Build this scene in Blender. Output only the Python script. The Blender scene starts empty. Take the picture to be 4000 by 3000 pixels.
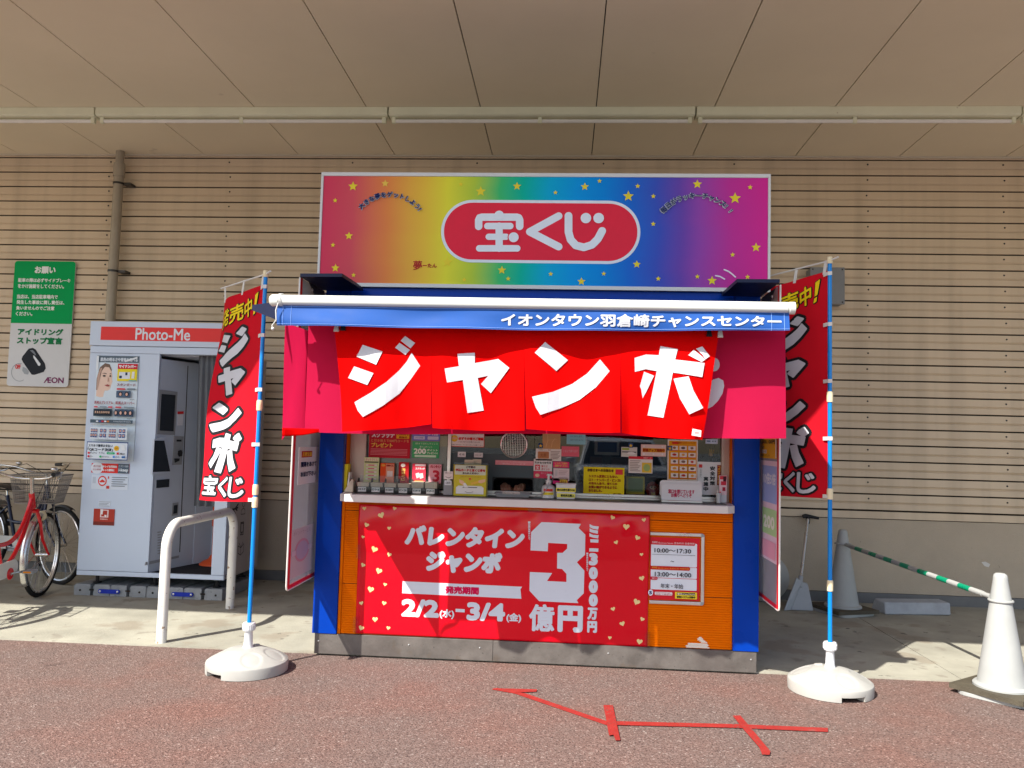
import bpy, bmesh, math, random
from mathutils import Vector, Matrix, geometry
random.seed(7)
sc = bpy.context.scene
COL = sc.collection
R = math.radians

# ------------------------------------------------------------------ camera
YAW, PIT, ROL, FPX = R(-3.804), R(3.904), R(-1.4958), 3152.56     # solved from the photo's vanishing points
EYE = Vector((0, 0, 1.4))
_f = Vector((math.sin(YAW)*math.cos(PIT), math.cos(YAW)*math.cos(PIT), math.sin(PIT)))
_r = Vector((math.cos(YAW), -math.sin(YAW), 0))
_d = _f.cross(_r)
RT = math.cos(ROL)*_r + math.sin(ROL)*_d
DN = -math.sin(ROL)*_r + math.cos(ROL)*_d
cam = bpy.data.cameras.new('camera')
cam.sensor_width = 36
cam.lens = 36*FPX/4000
cam.clip_start, cam.clip_end = 0.05, 500
camo = bpy.data.objects.new('camera', cam)
COL.objects.link(camo)
m = Matrix.Identity(4)
for i in range(3):
    m[i][0], m[i][1], m[i][2], m[i][3] = RT[i], -DN[i], -_f[i], EYE[i]
camo.matrix_world = m
sc.camera = camo

# ------------------------------------------------------------------ light
SUNV = Vector((-0.59, -0.76, 1.0))           # towards the sun
world = bpy.data.worlds.new('World')
sc.world = world
world.use_nodes = True
nt = world.node_tree
sky = nt.nodes.new('ShaderNodeTexSky')
sky.sky_type = 'NISHITA'
sky.sun_disc = False
sky.sun_elevation = math.atan2(1.0, math.hypot(0.59, 0.76))
sky.sun_rotation = math.atan2(SUNV.x, SUNV.y) % (2*math.pi)
sky.air_density = 1.0
sky.dust_density = 1.6
nt.links.new(sky.outputs[0], nt.nodes['Background'].inputs[0])
nt.nodes['Background'].inputs[1].default_value = 0.12
sun = bpy.data.lights.new('sun', 'SUN')
sun.energy = 4.2
sun.angle = R(0.53)
sun.color = (1.0, 0.965, 0.90)
suno = bpy.data.objects.new('sun', sun)
COL.objects.link(suno)
suno.location = (-6, -8, 12)
suno.rotation_euler = SUNV.to_track_quat('Z', 'Y').to_euler()
sc.view_settings.view_transform = 'Standard'
sc.view_settings.look = 'None'
sc.view_settings.gamma = 1
sc.view_settings.use_curve_mapping = False
sc.view_settings.exposure = 1.0
try:
    sc.cycles.use_denoising = True
    sc.cycles.max_bounces = 8
    sc.cycles.transparent_max_bounces = 12
except Exception:
    pass

# ------------------------------------------------------------------ helpers
def W(px, py, Y=None, X=None, Z=None):
    """point of the place where the photo's pixel (4000x3000) meets a real plane"""
    d = (px-2000)*RT + (py-1500)*DN + FPX*_f
    if Y is not None: t = (Y-EYE.y)/d.y
    elif X is not None: t = (X-EYE.x)/d.x
    else: t = (Z-EYE.z)/d.z
    return EYE + t*d

def crop(x0, y0, s):
    return lambda x, y: (x0+x*s, y0+y*s)
c3 = crop(1000, 1000, .5424); c4 = crop(2000, 1000, .5877); c5 = crop(1000, 1650, .6329); c6 = crop(2000, 1650, .6329)
r3 = crop(1100, 600, .4521); r4 = crop(2100, 600, .4521)
b5 = crop(1950, 1980, .3376)
r6 = crop(1300, 1640, .36166); r7 = crop(2050, 1640, .4069)

class Pl:
    def __init__(s, O, U, N):
        s.O = Vector(O); s.U = Vector(U).normalized(); s.V = Vector((0, 0, 1)); s.N = Vector(N).normalized()
    def P(s, u, v, n=0.0):
        return s.O + u*s.U + v*s.V + n*s.N
    def uv(s, px, py):
        d = (px-2000)*RT + (py-1500)*DN + FPX*_f
        t = (s.O-EYE).dot(s.N)/d.dot(s.N)
        q = EYE + t*d - s.O
        return q.dot(s.U), q.dot(s.V)
def PlY(Y): return Pl((0, Y, 0), (1, 0, 0), (0, -1, 0))

def lin(c):
    return c/12.92 if c <= .04045 else ((c+.055)/1.055)**2.4
def H(h):
    return tuple(lin(int(h[i:i+2], 16)/255) for i in (0, 2, 4))

MATS = {}
def mat(name, col, rough=.5, metal=0, var=.07, vs=5, bump=0, bs=80, coat=0, spec=.22, spots=None, transl=0, sheen=0, streak=None):
    if name in MATS: return MATS[name]
    if isinstance(col, str): col = H(col)
    M = bpy.data.materials.new(name); M.use_nodes = True
    t = M.node_tree; N = t.nodes; L = t.links
    p = N['Principled BSDF']
    geo = N.new('ShaderNodeNewGeometry')
    no = N.new('ShaderNodeTexNoise'); no.inputs['Scale'].default_value = vs; no.inputs['Detail'].default_value = 6; no.inputs['Roughness'].default_value = .6
    L.new(geo.outputs['Position'], no.inputs['Vector'])
    mr = N.new('ShaderNodeMapRange')
    mr.inputs[1].default_value = .3; mr.inputs[2].default_value = .7; mr.inputs[3].default_value = 1-var; mr.inputs[4].default_value = 1+var
    L.new(no.outputs[0], mr.inputs[0])
    hs = N.new('ShaderNodeHueSaturation'); hs.inputs['Color'].default_value = (*col, 1)
    L.new(mr.outputs[0], hs.inputs['Value'])
    out = hs.outputs[0]
    if spots:            # (scale, threshold, colour, strength): dirt / chips with a shape of their own
        for sc_, th, scol, st in spots:
            n2 = N.new('ShaderNodeTexNoise'); n2.inputs['Scale'].default_value = sc_; n2.inputs['Detail'].default_value = 5
            L.new(geo.outputs['Position'], n2.inputs['Vector'])
            m2 = N.new('ShaderNodeMapRange'); m2.inputs[1].default_value = th; m2.inputs[2].default_value = th+.06
            m2.inputs[3].default_value = 0; m2.inputs[4].default_value = st
            L.new(n2.outputs[0], m2.inputs[0])
            mx = N.new('ShaderNodeMix'); mx.data_type = 'RGBA'
            L.new(m2.outputs[0], mx.inputs[0]); L.new(out, mx.inputs[6])
            mx.inputs[7].default_value = (*(H(scol) if isinstance(scol, str) else scol), 1)
            out = mx.outputs[2]
    if streak:           # rain streaks running down: (scale, colour, strength)
        mp = N.new('ShaderNodeMapping'); mp.inputs['Scale'].default_value = (1, 1, .05)
        L.new(geo.outputs['Position'], mp.inputs[0])
        n3 = N.new('ShaderNodeTexNoise'); n3.inputs['Scale'].default_value = streak[0]; n3.inputs['Detail'].default_value = 4
        L.new(mp.outputs[0], n3.inputs['Vector'])
        m3 = N.new('ShaderNodeMapRange'); m3.inputs[1].default_value = .48; m3.inputs[2].default_value = .75; m3.inputs[3].default_value = 0; m3.inputs[4].default_value = streak[2]
        L.new(n3.outputs[0], m3.inputs[0])
        mx = N.new('ShaderNodeMix'); mx.data_type = 'RGBA'
        L.new(m3.outputs[0], mx.inputs[0]); L.new(out, mx.inputs[6]); mx.inputs[7].default_value = (*H(streak[1]), 1)
        out = mx.outputs[2]
    L.new(out, p.inputs['Base Color'])
    mr2 = N.new('ShaderNodeMapRange'); mr2.inputs[1].default_value = .3; mr2.inputs[2].default_value = .7
    mr2.inputs[3].default_value = max(.02, rough-.08); mr2.inputs[4].default_value = min(1, rough+.08)
    L.new(no.outputs[0], mr2.inputs[0]); L.new(mr2.outputs[0], p.inputs['Roughness'])
    p.inputs['Metallic'].default_value = metal
    p.inputs['Specular IOR Level'].default_value = spec
    p.inputs['Coat Weight'].default_value = coat
    p.inputs['Coat Roughness'].default_value = .08
    p.inputs['Sheen Weight'].default_value = sheen
    if bump:
        nb = N.new('ShaderNodeTexNoise'); nb.inputs['Scale'].default_value = bs; nb.inputs['Detail'].default_value = 4
        L.new(geo.outputs['Position'], nb.inputs['Vector'])
        bp = N.new('ShaderNodeBump'); bp.inputs['Strength'].default_value = bump; bp.inputs['Distance'].default_value = .01
        L.new(nb.outputs[0], bp.inputs['Height']); L.new(bp.outputs[0], p.inputs['Normal'])
    if transl:
        tr = N.new('ShaderNodeBsdfTranslucent'); L.new(out, tr.inputs[0])
        ms = N.new('ShaderNodeMixShader'); ms.inputs[0].default_value = transl
        L.new(p.outputs[0], ms.inputs[1]); L.new(tr.outputs[0], ms.inputs[2])
        L.new(ms.outputs[0], N['Material Output'].inputs[0])
    MATS[name] = M
    return M

def PM(h, rough=.45):
    """flat printing ink of the given colour"""
    return mat('print_'+h, tuple(c*min(1.35, max(1, .80/max(.01, max(H(h))))) for c in H(h)), rough, var=.03, vs=9, spec=.08)

def thin_glass(name, tint=(1, 1, 1), rough=.0, ior=1.5):
    M = bpy.data.materials.new(name); M.use_nodes = True
    t = M.node_tree; N = t.nodes; L = t.links
    N.remove(N['Principled BSDF'])
    tr = N.new('ShaderNodeBsdfTransparent'); tr.inputs[0].default_value = (*tint, 1)
    gl = N.new('ShaderNodeBsdfGlossy'); gl.inputs['Roughness'].default_value = rough
    fr = N.new('ShaderNodeFresnel'); fr.inputs[0].default_value = ior
    ms = N.new('ShaderNodeMixShader')
    L.new(fr.outputs[0], ms.inputs[0]); L.new(tr.outputs[0], ms.inputs[1]); L.new(gl.outputs[0], ms.inputs[2])
    L.new(ms.outputs[0], N['Material Output'].inputs[0])
    MATS[name] = M
    return M

def frosted(name, col, clear=.3, transl=.3):
    M = bpy.data.materials.new(name); M.use_nodes = True
    t = M.node_tree; N = t.nodes; L = t.links
    p = N['Principled BSDF']; p.inputs['Base Color'].default_value = (*col, 1); p.inputs['Roughness'].default_value = .35
    geo = N.new('ShaderNodeNewGeometry'); no = N.new('ShaderNodeTexNoise'); no.inputs['Scale'].default_value = 4; no.inputs['Detail'].default_value = 5
    L.new(geo.outputs['Position'], no.inputs['Vector'])
    mr = N.new('ShaderNodeMapRange'); mr.inputs[1].default_value = .3; mr.inputs[2].default_value = .7; mr.inputs[3].default_value = clear-.08; mr.inputs[4].default_value = clear+.08
    L.new(no.outputs[0], mr.inputs[0])
    tl = N.new('ShaderNodeBsdfTranslucent'); tl.inputs[0].default_value = (*col, 1)
    tp = N.new('ShaderNodeBsdfTransparent')
    m1 = N.new('ShaderNodeMixShader'); m1.inputs[0].default_value = transl
    m2 = N.new('ShaderNodeMixShader')
    L.new(p.outputs[0], m1.inputs[1]); L.new(tl.outputs[0], m1.inputs[2])
    L.new(mr.outputs[0], m2.inputs[0]); L.new(m1.outputs[0], m2.inputs[1]); L.new(tp.outputs[0], m2.inputs[2])
    L.new(m2.outputs[0], N['Material Output'].inputs[0])
    MATS[name] = M
    return M

# ---- 2D shapes: a shape is a list of pieces (verts2d, faces)
_glyphs = {}
def glyphs(body):
    if body in _glyphs: return _glyphs[body]
    c = bpy.data.curves.new('t', 'FONT'); c.body = body; c.resolution_u = 3
    o = bpy.data.objects.new('t', c); COL.objects.link(o)
    dg = bpy.context.evaluated_depsgraph_get()
    me = bpy.data.meshes.new_from_object(o.evaluated_get(dg))
    bpy.data.objects.remove(o); bpy.data.curves.remove(c)
    v = [(p.co.x, p.co.y) for p in me.vertices]
    f = [tuple(p.vertices) for p in me.polygons]
    bpy.data.meshes.remove(me)
    if not v: v = [(0, 0), (1, 0), (0, 1)]; f = []
    _glyphs[body] = (v, f)
    return v, f
def fit(v, u0, v0, u1, v1):
    a = min(p[0] for p in v); b = max(p[0] for p in v); c = min(p[1] for p in v); d = max(p[1] for p in v)
    su = (u1-u0)/max(1e-6, b-a); sv = (v1-v0)/max(1e-6, d-c)
    return [(u0+(p[0]-a)*su, v0+(p[1]-c)*sv) for p in v]
def tess(pts):
    if len(pts) == 3: return (list(pts), [(0, 1, 2)])
    tri = geometry.tessellate_polygon([[Vector((p[0], p[1], 0)) for p in pts]])
    return (list(pts), [tuple(t) for t in tri])
def disc2(cx, cy, rx, ry=None, n=20):
    ry = ry or rx
    return ([(cx+rx*math.cos(2*math.pi*i/n), cy+ry*math.sin(2*math.pi*i/n)) for i in range(n)], [tuple(range(n))])
def stroke2(pts, w):
    out = []
    for i in range(len(pts)-1):
        a, b = Vector(pts[i]), Vector(pts[i+1]); d = (b-a).normalized(); q = Vector((-d.y, d.x))*w/2
        out.append(([tuple(a-q), tuple(b-q), tuple(b+q), tuple(a+q)], [(0, 1, 2, 3)]))
    for p in pts: out.append(disc2(p[0], p[1], w/2))
    return out
def star2(cx, cy, r):
    p = [(cx+(r if k % 2 == 0 else r*.45)*math.sin(math.pi*k/5), cy+(r if k % 2 == 0 else r*.45)*math.cos(math.pi*k/5)) for k in range(10)]
    return tess(p)
def heart2(cx, cy, r, rot=0):
    pts = []
    for k in range(22):
        t = 2*math.pi*k/22
        x = 16*math.sin(t)**3/17; y = (13*math.cos(t)-5*math.cos(2*t)-2*math.cos(3*t)-math.cos(4*t))/17
        pts.append((cx+r*(x*math.cos(rot)-y*math.sin(rot)), cy+r*(x*math.sin(rot)+y*math.cos(rot))))
    return tess(pts)
def rrect2(u0, v0, u1, v1, r, n=5):
    pts = []
    for cx, cy, a0 in ((u1-r, v1-r, 0), (u0+r, v1-r, 90), (u0+r, v0+r, 180), (u1-r, v0+r, 270)):
        for k in range(n+1):
            a = R(a0+90*k/n); pts.append((cx+r*math.cos(a), cy+r*math.sin(a)))
    return (pts, [tuple(range(len(pts)))])
def cut2(piece, step):
    v, f = piece
    bm = bmesh.new(); bv = [bm.verts.new((p[0], p[1], 0)) for p in v]
    for q in f:
        try: bm.faces.new([bv[i] for i in q])
        except ValueError: pass
    bmesh.ops.triangulate(bm, faces=bm.faces[:])
    xs = [p[0] for p in v]; ys = [p[1] for p in v]
    for k in range(math.ceil(min(xs)/step), math.floor(max(xs)/step)+1):
        bmesh.ops.bisect_plane(bm, geom=bm.verts[:]+bm.edges[:]+bm.faces[:], plane_co=(k*step, 0, 0), plane_no=(1, 0, 0))
    for k in range(math.ceil(min(ys)/step), math.floor(max(ys)/step)+1):
        bmesh.ops.bisect_plane(bm, geom=bm.verts[:]+bm.edges[:]+bm.faces[:], plane_co=(0, k*step, 0), plane_no=(0, 1, 0))
    bm.verts.index_update()
    out = ([(p.co.x, p.co.y) for p in bm.verts], [tuple(x.index for x in q.verts) for q in bm.faces])
    bm.free()
    return out

class MB:
    def __init__(s, mt=None):
        s.v = []; s.f = []; s.mi = []; s.mats = []; s.cur = 0
        if mt is not None: s.m(mt)
    def m(s, mt):
        if isinstance(mt, str): mt = MATS.get(mt) or PM(mt)
        if mt not in s.mats: s.mats.append(mt)
        s.cur = s.mats.index(mt)
        return s
    def add(s, vs, fs):
        b = len(s.v); s.v += [Vector(p) for p in vs]
        for q in fs: s.f.append(tuple(b+i for i in q)); s.mi.append(s.cur)
        return s
    def box(s, x0, x1, y0, y1, z0, z1):
        vs = [(x, y, z) for z in (z0, z1) for y in (y0, y1) for x in (x0, x1)]
        return s.add(vs, [(0, 2, 3, 1), (4, 5, 7, 6), (0, 1, 5, 4), (2, 6, 7, 3), (0, 4, 6, 2), (1, 3, 7, 5)])
    def obox(s, c, hx, hy, hz, M=None):
        M = M or Matrix.Identity(3); c = Vector(c)
        vs = [c+M @ Vector((x*hx, y*hy, z*hz)) for z in (-1, 1) for y in (-1, 1) for x in (-1, 1)]
        return s.add(vs, [(0, 2, 3, 1), (4, 5, 7, 6), (0, 1, 5, 4), (2, 6, 7, 3), (0, 4, 6, 2), (1, 3, 7, 5)])
    def prism(s, loop, off):
        n = len(loop); off = Vector(off)
        vs = [Vector(p) for p in loop]+[Vector(p)+off for p in loop]
        fs = [tuple(range(n))[::-1], tuple(range(n, 2*n))]+[(i, (i+1) % n, n+(i+1) % n, n+i) for i in range(n)]
        return s.add(vs, fs)
    def tube(s, path, r, n=8, cap=True, closed=False):
        path = [Vector(p) for p in path]; k = len(path)
        rs = r if isinstance(r, (list, tuple)) else [r]*k
        b = len(s.v); up = None
        for i, p in enumerate(path):
            if closed: d = path[(i+1) % k]-path[i-1]
            else: d = path[min(i+1, k-1)]-path[max(i-1, 0)]
            d.normalize()
            if up is None:
                up = Vector((0, 0, 1)) if abs(d.z) < .9 else Vector((1, 0, 0))
            a = d.cross(up)
            if a.length < 1e-6: a = d.orthogonal()
            a.normalize(); q = a.cross(d).normalized(); up = q
            for j in range(n):
                t = 2*math.pi*j/n
                s.v.append(p+rs[i]*(math.cos(t)*a+math.sin(t)*q))
        rng = k if closed else k-1
        for i in range(rng):
            for j in range(n):
                i2 = (i+1) % k
                s.f.append((b+i*n+j, b+i*n+(j+1) % n, b+i2*n+(j+1) % n, b+i2*n+j)); s.mi.append(s.cur)
        if cap and not closed:
            s.f.append(tuple(b+j for j in range(n))[::-1]); s.mi.append(s.cur)
            s.f.append(tuple(b+(k-1)*n+j for j in range(n))); s.mi.append(s.cur)
        return s
    def lathe(s, prof, c=(0, 0, 0), n=24, ax=None):
        """prof: [(r, h)] round axis ax (default z) from point c"""
        c = Vector(c); ax = Vector(ax or (0, 0, 1)).normalized(); a = ax.orthogonal().normalized(); q = ax.cross(a)
        b = len(s.v); k = len(prof)
        for r, h in prof:
            for j in range(n):
                t = 2*math.pi*j/n; s.v.append(c+ax*h+r*(math.cos(t)*a+math.sin(t)*q))
        for i in range(k-1):
            for j in range(n):
                s.f.append((b+i*n+j, b+i*n+(j+1) % n, b+(i+1)*n+(j+1) % n, b+(i+1)*n+j)); s.mi.append(s.cur)
        s.f.append(tuple(b+j for j in range(n))[::-1]); s.mi.append(s.cur)
        s.f.append(tuple(b+(k-1)*n+j for j in range(n))); s.mi.append(s.cur)
        return s
    def grid(s, fn, nu, nv):
        vs = [fn(i/nu, j/nv) for j in range(nv+1) for i in range(nu+1)]
        return s.add(vs, [(j*(nu+1)+i, j*(nu+1)+i+1, (j+1)*(nu+1)+i+1, (j+1)*(nu+1)+i) for j in range(nv) for i in range(nu)])
    def ball(s, c, r, n=12, sx=1, sy=1, sz=1):
        c = Vector(c)
        def fn(a, b):
            t = 2*math.pi*a; p = math.pi*(b-.5)
            return c+Vector((r*sx*math.cos(p)*math.cos(t), r*sy*math.cos(p)*math.sin(t), r*sz*math.sin(p)))
        return s.grid(fn, n, n//2+1)
    # flat work on a plane: P(u, v, n) -> point
    def flat(s, pieces, P, n=.0008, col=None, cut=None):
        if col is not None: s.m(col)
        if isinstance(pieces, tuple): pieces = [pieces]
        for k, pc in enumerate(pieces):
            if cut: pc = cut2(pc, cut)
            s.add([P(u, v, n+k*.00009) for u, v in pc[0]], pc[1])
        return s
    def text(s, body, P, u0, v0, u1, v1, col, b=0, n=.0012, ring=8, cut=None, skew=0):
        v, f = glyphs(body)
        v = fit(v, u0+b, v0+b, u1-b, v1-b)
        if skew: v = [(p[0]+skew*(p[1]-v0), p[1]) for p in v]
        s.m(col)
        offs = [(0, 0)]+([(b*math.cos(2*math.pi*k/ring), b*math.sin(2*math.pi*k/ring)) for k in range(ring)] if b else [])
        for k, (a, c) in enumerate(offs):
            pc = ([(p[0]+a, p[1]+c) for p in v], f)
            if cut: pc = cut2(pc, cut)
            s.add([P(p[0], p[1], n+k*.00007) for p in pc[0]], pc[1])
        return s
    def spread(s, pieces, P, r, col, n=.0005, ring=12, cut=None):
        """the same shape widened by r (an outline when laid under it)"""
        s.m(col); k = 0
        if isinstance(pieces, tuple): pieces = [pieces]
        for pc in pieces:
            if cut: pc = cut2(pc, cut)
            for j in range(ring):
                a, c = r*math.cos(2*math.pi*j/ring), r*math.sin(2*math.pi*j/ring)
                s.add([P(u+a, v+c, n+k*.00002) for u, v in pc[0]], pc[1]); k += 1
        return s

WL = {}
def tag(o, label=None, cat=None, group=None, kind=None):
    if label: o['label'] = label
    if cat: o['category'] = cat
    if group: o['group'] = group
    if kind: o['kind'] = kind
    return o
def thing(name, label, cat, loc=(0, 0, 0), group=None):
    o = bpy.data.objects.new(name, None); COL.objects.link(o)
    o.empty_display_size = .1
    o.location = loc; WL[o] = Vector(loc)
    return tag(o, label, cat, group)
def build(mb, name, parent=None, smooth=False, bevel=0, label=None, cat=None, group=None, kind=None, solid=0, auto=None):
    if parent is not None: org = WL[parent]
    else:
        xs = [p.x for p in mb.v]; ys = [p.y for p in mb.v]; zs = [p.z for p in mb.v]
        org = Vector(((min(xs)+max(xs))/2, (min(ys)+max(ys))/2, min(zs)))
    me = bpy.data.meshes.new(name)
    me.from_pydata([p-org for p in mb.v], [], mb.f)
    for mt in mb.mats: me.materials.append(mt)
    me.polygons.foreach_set('material_index', mb.mi)
    if smooth:
        me.polygons.foreach_set('use_smooth', [True]*len(me.polygons))
        try: me.set_sharp_from_angle(angle=R(auto or 40))
        except Exception: pass
    me.update()
    o = bpy.data.objects.new(name, me); COL.objects.link(o)
    if parent is not None: o.parent = parent
    else: o.location = org
    WL[o] = org.copy()
    if bevel:
        md = o.modifiers.new('bevel', 'BEVEL'); md.width = bevel; md.segments = 2; md.limit_method = 'ANGLE'; md.angle_limit = R(40)
    if solid:
        md = o.modifiers.new('solid', 'SOLIDIFY'); md.thickness = solid; md.offset = 0
    return tag(o, label, cat, group, kind)
def clone(o, parent=None, loc=None):
    c = o.copy(); COL.objects.link(c)
    if parent is not None: c.parent = parent
    if loc is not None: c.location = loc
    return c

# ------------------------------------------------------------------ materials
def asphalt_mat():
    M = bpy.data.materials.new('red_asphalt'); M.use_nodes = True
    t = M.node_tree; N = t.nodes; L = t.links; p = N['Principled BSDF']
    geo = N.new('ShaderNodeNewGeometry')
    def noise(s, d=4, r=.6):
        n = N.new('ShaderNodeTexNoise'); n.inputs['Scale'].default_value = s; n.inputs['Detail'].default_value = d; n.inputs['Roughness'].default_value = r
        L.new(geo.outputs['Position'], n.inputs['Vector']); return n
    def ramp(src, stops):
        r = N.new('ShaderNodeValToRGB'); e = r.color_ramp.elements
        e[0].position, e[0].color = stops[0][0], (*stops[0][1], 1); e[1].position, e[1].color = stops[-1][0], (*stops[-1][1], 1)
        for q, c in stops[1:-1]: k = e.new(q); k.color = (*c, 1)
        L.new(src, r.inputs[0]); return r
    def mix(fac, a, b, mode='MIX'):
        x = N.new('ShaderNodeMix'); x.data_type = 'RGBA'; x.blend_type = mode
        if isinstance(fac, (int, float)): x.inputs[0].default_value = fac
        else: L.new(fac, x.inputs[0])
        for s_, k in ((a, 6), (b, 7)):
            if isinstance(s_, tuple): x.inputs[k].default_value = (*s_, 1)
            else: L.new(s_, x.inputs[k])
        return x.outputs[2]
    vo = N.new('ShaderNodeTexVoronoi'); vo.inputs['Scale'].default_value = 130; L.new(geo.outputs['Position'], vo.inputs['Vector'])
    sep = N.new('ShaderNodeSeparateColor'); L.new(vo.outputs['Color'], sep.inputs[0])
    base = ramp(sep.outputs[0], [(0, (.120, .071, .058)), (.35, (.164, .101, .082)), (.75, (.194, .122, .100)), (.95, (.242, .162, .136)), (1, (.36, .280, .24))])
    big = noise(.9, 5)
    bigr = ramp(big.outputs[0], [(.34, (.92, 1.04, 1.08)), (.5, (1, 1, 1)), (.66, (1.12, .90, .84))])
    c = mix(1.0, base.outputs[0], bigr.outputs[0], 'MULTIPLY')
    pit = noise(95, 3, .55)
    pr = ramp(pit.outputs[0], [(.37, (.28, .23, .21)), (.47, (1, 1, 1))])
    c = mix(.9, c, pr.outputs[0], 'MULTIPLY')
    blot = noise(4.2, 3, .5)
    br = ramp(blot.outputs[0], [(.70, (1, 1, 1)), (.76, (.45, .42, .42))])
    c = mix(.6, c, br.outputs[0], 'MULTIPLY')
    L.new(c, p.inputs['Base Color'])
    p.inputs['Roughness'].default_value = .82
    bp = N.new('ShaderNodeBump'); bp.inputs['Strength'].default_value = .8; bp.inputs['Distance'].default_value = .004
    ad = N.new('ShaderNodeMath'); ad.operation = 'ADD'; L.new(vo.outputs['Distance'], ad.inputs[0]); L.new(pit.outputs[0], ad.inputs[1])
    iv = N.new('ShaderNodeMath'); iv.operation = 'MULTIPLY'; iv.inputs[1].default_value = 1; L.new(ad.outputs[0], iv.inputs[0])
    L.new(iv.outputs[0], bp.inputs['Height']); L.new(bp.outputs[0], p.inputs['Normal'])
    MATS['red_asphalt'] = M
asphalt_mat()
mat('concrete', (.350, .332, .265), .85, var=.22, vs=1.9, bump=.25, bs=70,
    spots=[(2.2, .57, (.25, .205, .15), .55), (11, .665, (.05, .045, .04), .85), (5, .62, (.20, .17, .135), .5)])
mat('plinth_concrete', (.47, .39, .29), .9, var=.07, vs=2.5, bump=.5, bs=160, spots=[(30, .73, (.16, .13, .10), .7), (3, .66, (.30, .25, .2), .4)])
mat('skirt_grey', (.16, .16, .155), .8, var=.1)
mat('siding', (.65, .52, .365), .5, var=.045, vs=1.3, bump=.05, bs=200, streak=(5, '5a4a3a', .22))
mat('siding_gap', (.03, .025, .02), .9)
mat('soffit', (.78, .70, .53), .65, var=.05, vs=.7, bump=.04, bs=120, spots=[(4, .72, (.40, .33, .25), .35)])
mat('light_block_dark', (.05, .05, .05), .9)
mat('trim_cream', (.62, .56, .46), .5, var=.05)
mat('fixture_cream', (.74, .74, .56), .45, var=.05, spots=[(22, .72, (.30, .2, .12), .6)])
mat('lamp_tube', (.80, .78, .74), .25, var=.03)
mat('pipe_grey', (.38, .33, .25), .5, var=.08, streak=(9, '4a4030', .3))
mat('steel_dark', (.07, .065, .06), .45, metal=.6)
mat('galv', (.155, .137, .122), .55, metal=.4, var=.22, vs=9, bump=.12, bs=40, spots=[(60, .66, (.05, .045, .04), .7), (6, .58, (.14, .11, .085), .6), (2.2, .55, (.12, .10, .09), .5)])
mat('kiosk_blue', (.001, .040, .330), .3, var=.05, coat=.06, spec=.08, spots=[(18, .76, (.1, .2, .4), .4)])
mat('kiosk_navy', (.010, .014, .045), .4, var=.1)
mat('kiosk_orange', (.74, .150, .001), .5, spec=.03, var=.06, vs=8, bump=.05, bs=120, spots=[(35, .74, (.35, .12, .02), .6)])
mat('white_counter', (.66, .64, .61), .35, var=.04, spots=[(14, .74, (.45, .42, .36), .5)])
mat('jamb_beige', (.45, .38, .32), .4, metal=.3, var=.05)
mat('white_paint', (.64, .645, .645), .4, var=.03)
mat('white_pipe', (.74, .72, .65), .35, var=.05, vs=7, spots=[(26, .63, (.26, .15, .08), .9), (70, .70, (.25, .16, .1), .8)])
mat('booth_white', (.56, .64, .74), .38, var=.025, vs=2, spots=[(20, .78, (.4, .4, .4), .4)])
mat('booth_inner', (.52, .57, .64), .5, var=.03)
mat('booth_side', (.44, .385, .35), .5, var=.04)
mat('booth_mat', (.018, .018, .02), .7, bump=.5, bs=120)
mat('black_plastic', (.018, .018, .02), .4, var=.1)
mat('rubber', (.015, .015, .015), .8, var=.15)
mat('screen_dark', (.028, .034, .042), .12, var=.05)
mat('grey_plastic', (.30, .31, .32), .4, var=.05)
mat('block_concrete', (.30, .31, .31), .85, var=.15, vs=9, bump=.5, bs=140, spots=[(30, .68, (.1, .1, .1), .6)])
mat('joiner_blue', (.015, .035, .36), .35)
mat('curtain_grey', (.15, .16, .17), .75, var=.06, transl=.08)
mat('orange_plastic', (.72, .10, .025), .4, var=.05)
mat('flag_red', (.62, .010, .022), .75, spec=.05, var=.05, transl=.22, bump=.1, bs=500)
mat('noren_red', (.72, .002, .002), .75, spec=.02, var=.04, vs=12, transl=.22, bump=.12, bs=600)
mat('cloth_white', (.62, .625, .65), .75, var=.03, transl=.15)
mat('backing_pink', (.72, .016, .085), .7, spec=.05, var=.04, transl=.52)
mat('valance_blue', (.016, .085, .33), .65, var=.06, vs=4, transl=.12)
mat('awning_blue', (.02, .03, .09), .8, var=.06)
mat('tube_white', (.62, .63, .58), .3, var=.02)
mat('cream_plastic', (.72, .62, .40), .4, var=.05)
mat('base_white', (.40, .39, .355), .5, var=.05, vs=9, spots=[(9, .68, (.45, .40, .32), .4)])
mat('pole_blue', (.002, .21, .60), .25, var=.04, coat=.3)
mat('clip_white', (.62, .61, .57), .6, var=.04)
mat('banner_red', (.66, .001, .012), .14, spec=.32, var=.03, vs=3, bump=.12, bs=7, coat=0)
mat('banner_white', (.62, .67, .73), .3, var=.02, bump=.10, bs=7, coat=.1)
mat('alu', (.62, .61, .58), .3, metal=.8, var=.05)
mat('acrylic_edge', (.74, .70, .64), .3, var=.03)
mat('red_trim', (.72, .012, .006), .35, var=.04)
mat('tape_red', (.33, .028, .022), .6, var=.12, vs=20, bump=.3, bs=200, spots=[(60, .60, (.17, .07, .055), .75), (9, .66, (.20, .10, .08), .5)])
mat('cone_white', (.37, .375, .355), .5, var=.06, vs=6, spots=[(25, .72, (.35, .32, .28), .5)])
mat('weight_rubber', (.085, .072, .05), .75, var=.2, vs=14, bump=.3, bs=90)
mat('stripe_green', (.003, .25, .125), .3, var=.05)
mat('foam_grey', (.36, .38, .40), .85, var=.12, vs=9, bump=.4, bs=60)
mat('pan_grey', (.40, .42, .43), .5, var=.06)
mat('wall_box_grey', (.235, .24, .24), .5, var=.06)
mat('bike_red', (.62, .006, .012), .2, var=.04, coat=.6)
mat('bike_navy', (.008, .012, .035), .25, var=.05, coat=.4)
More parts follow.
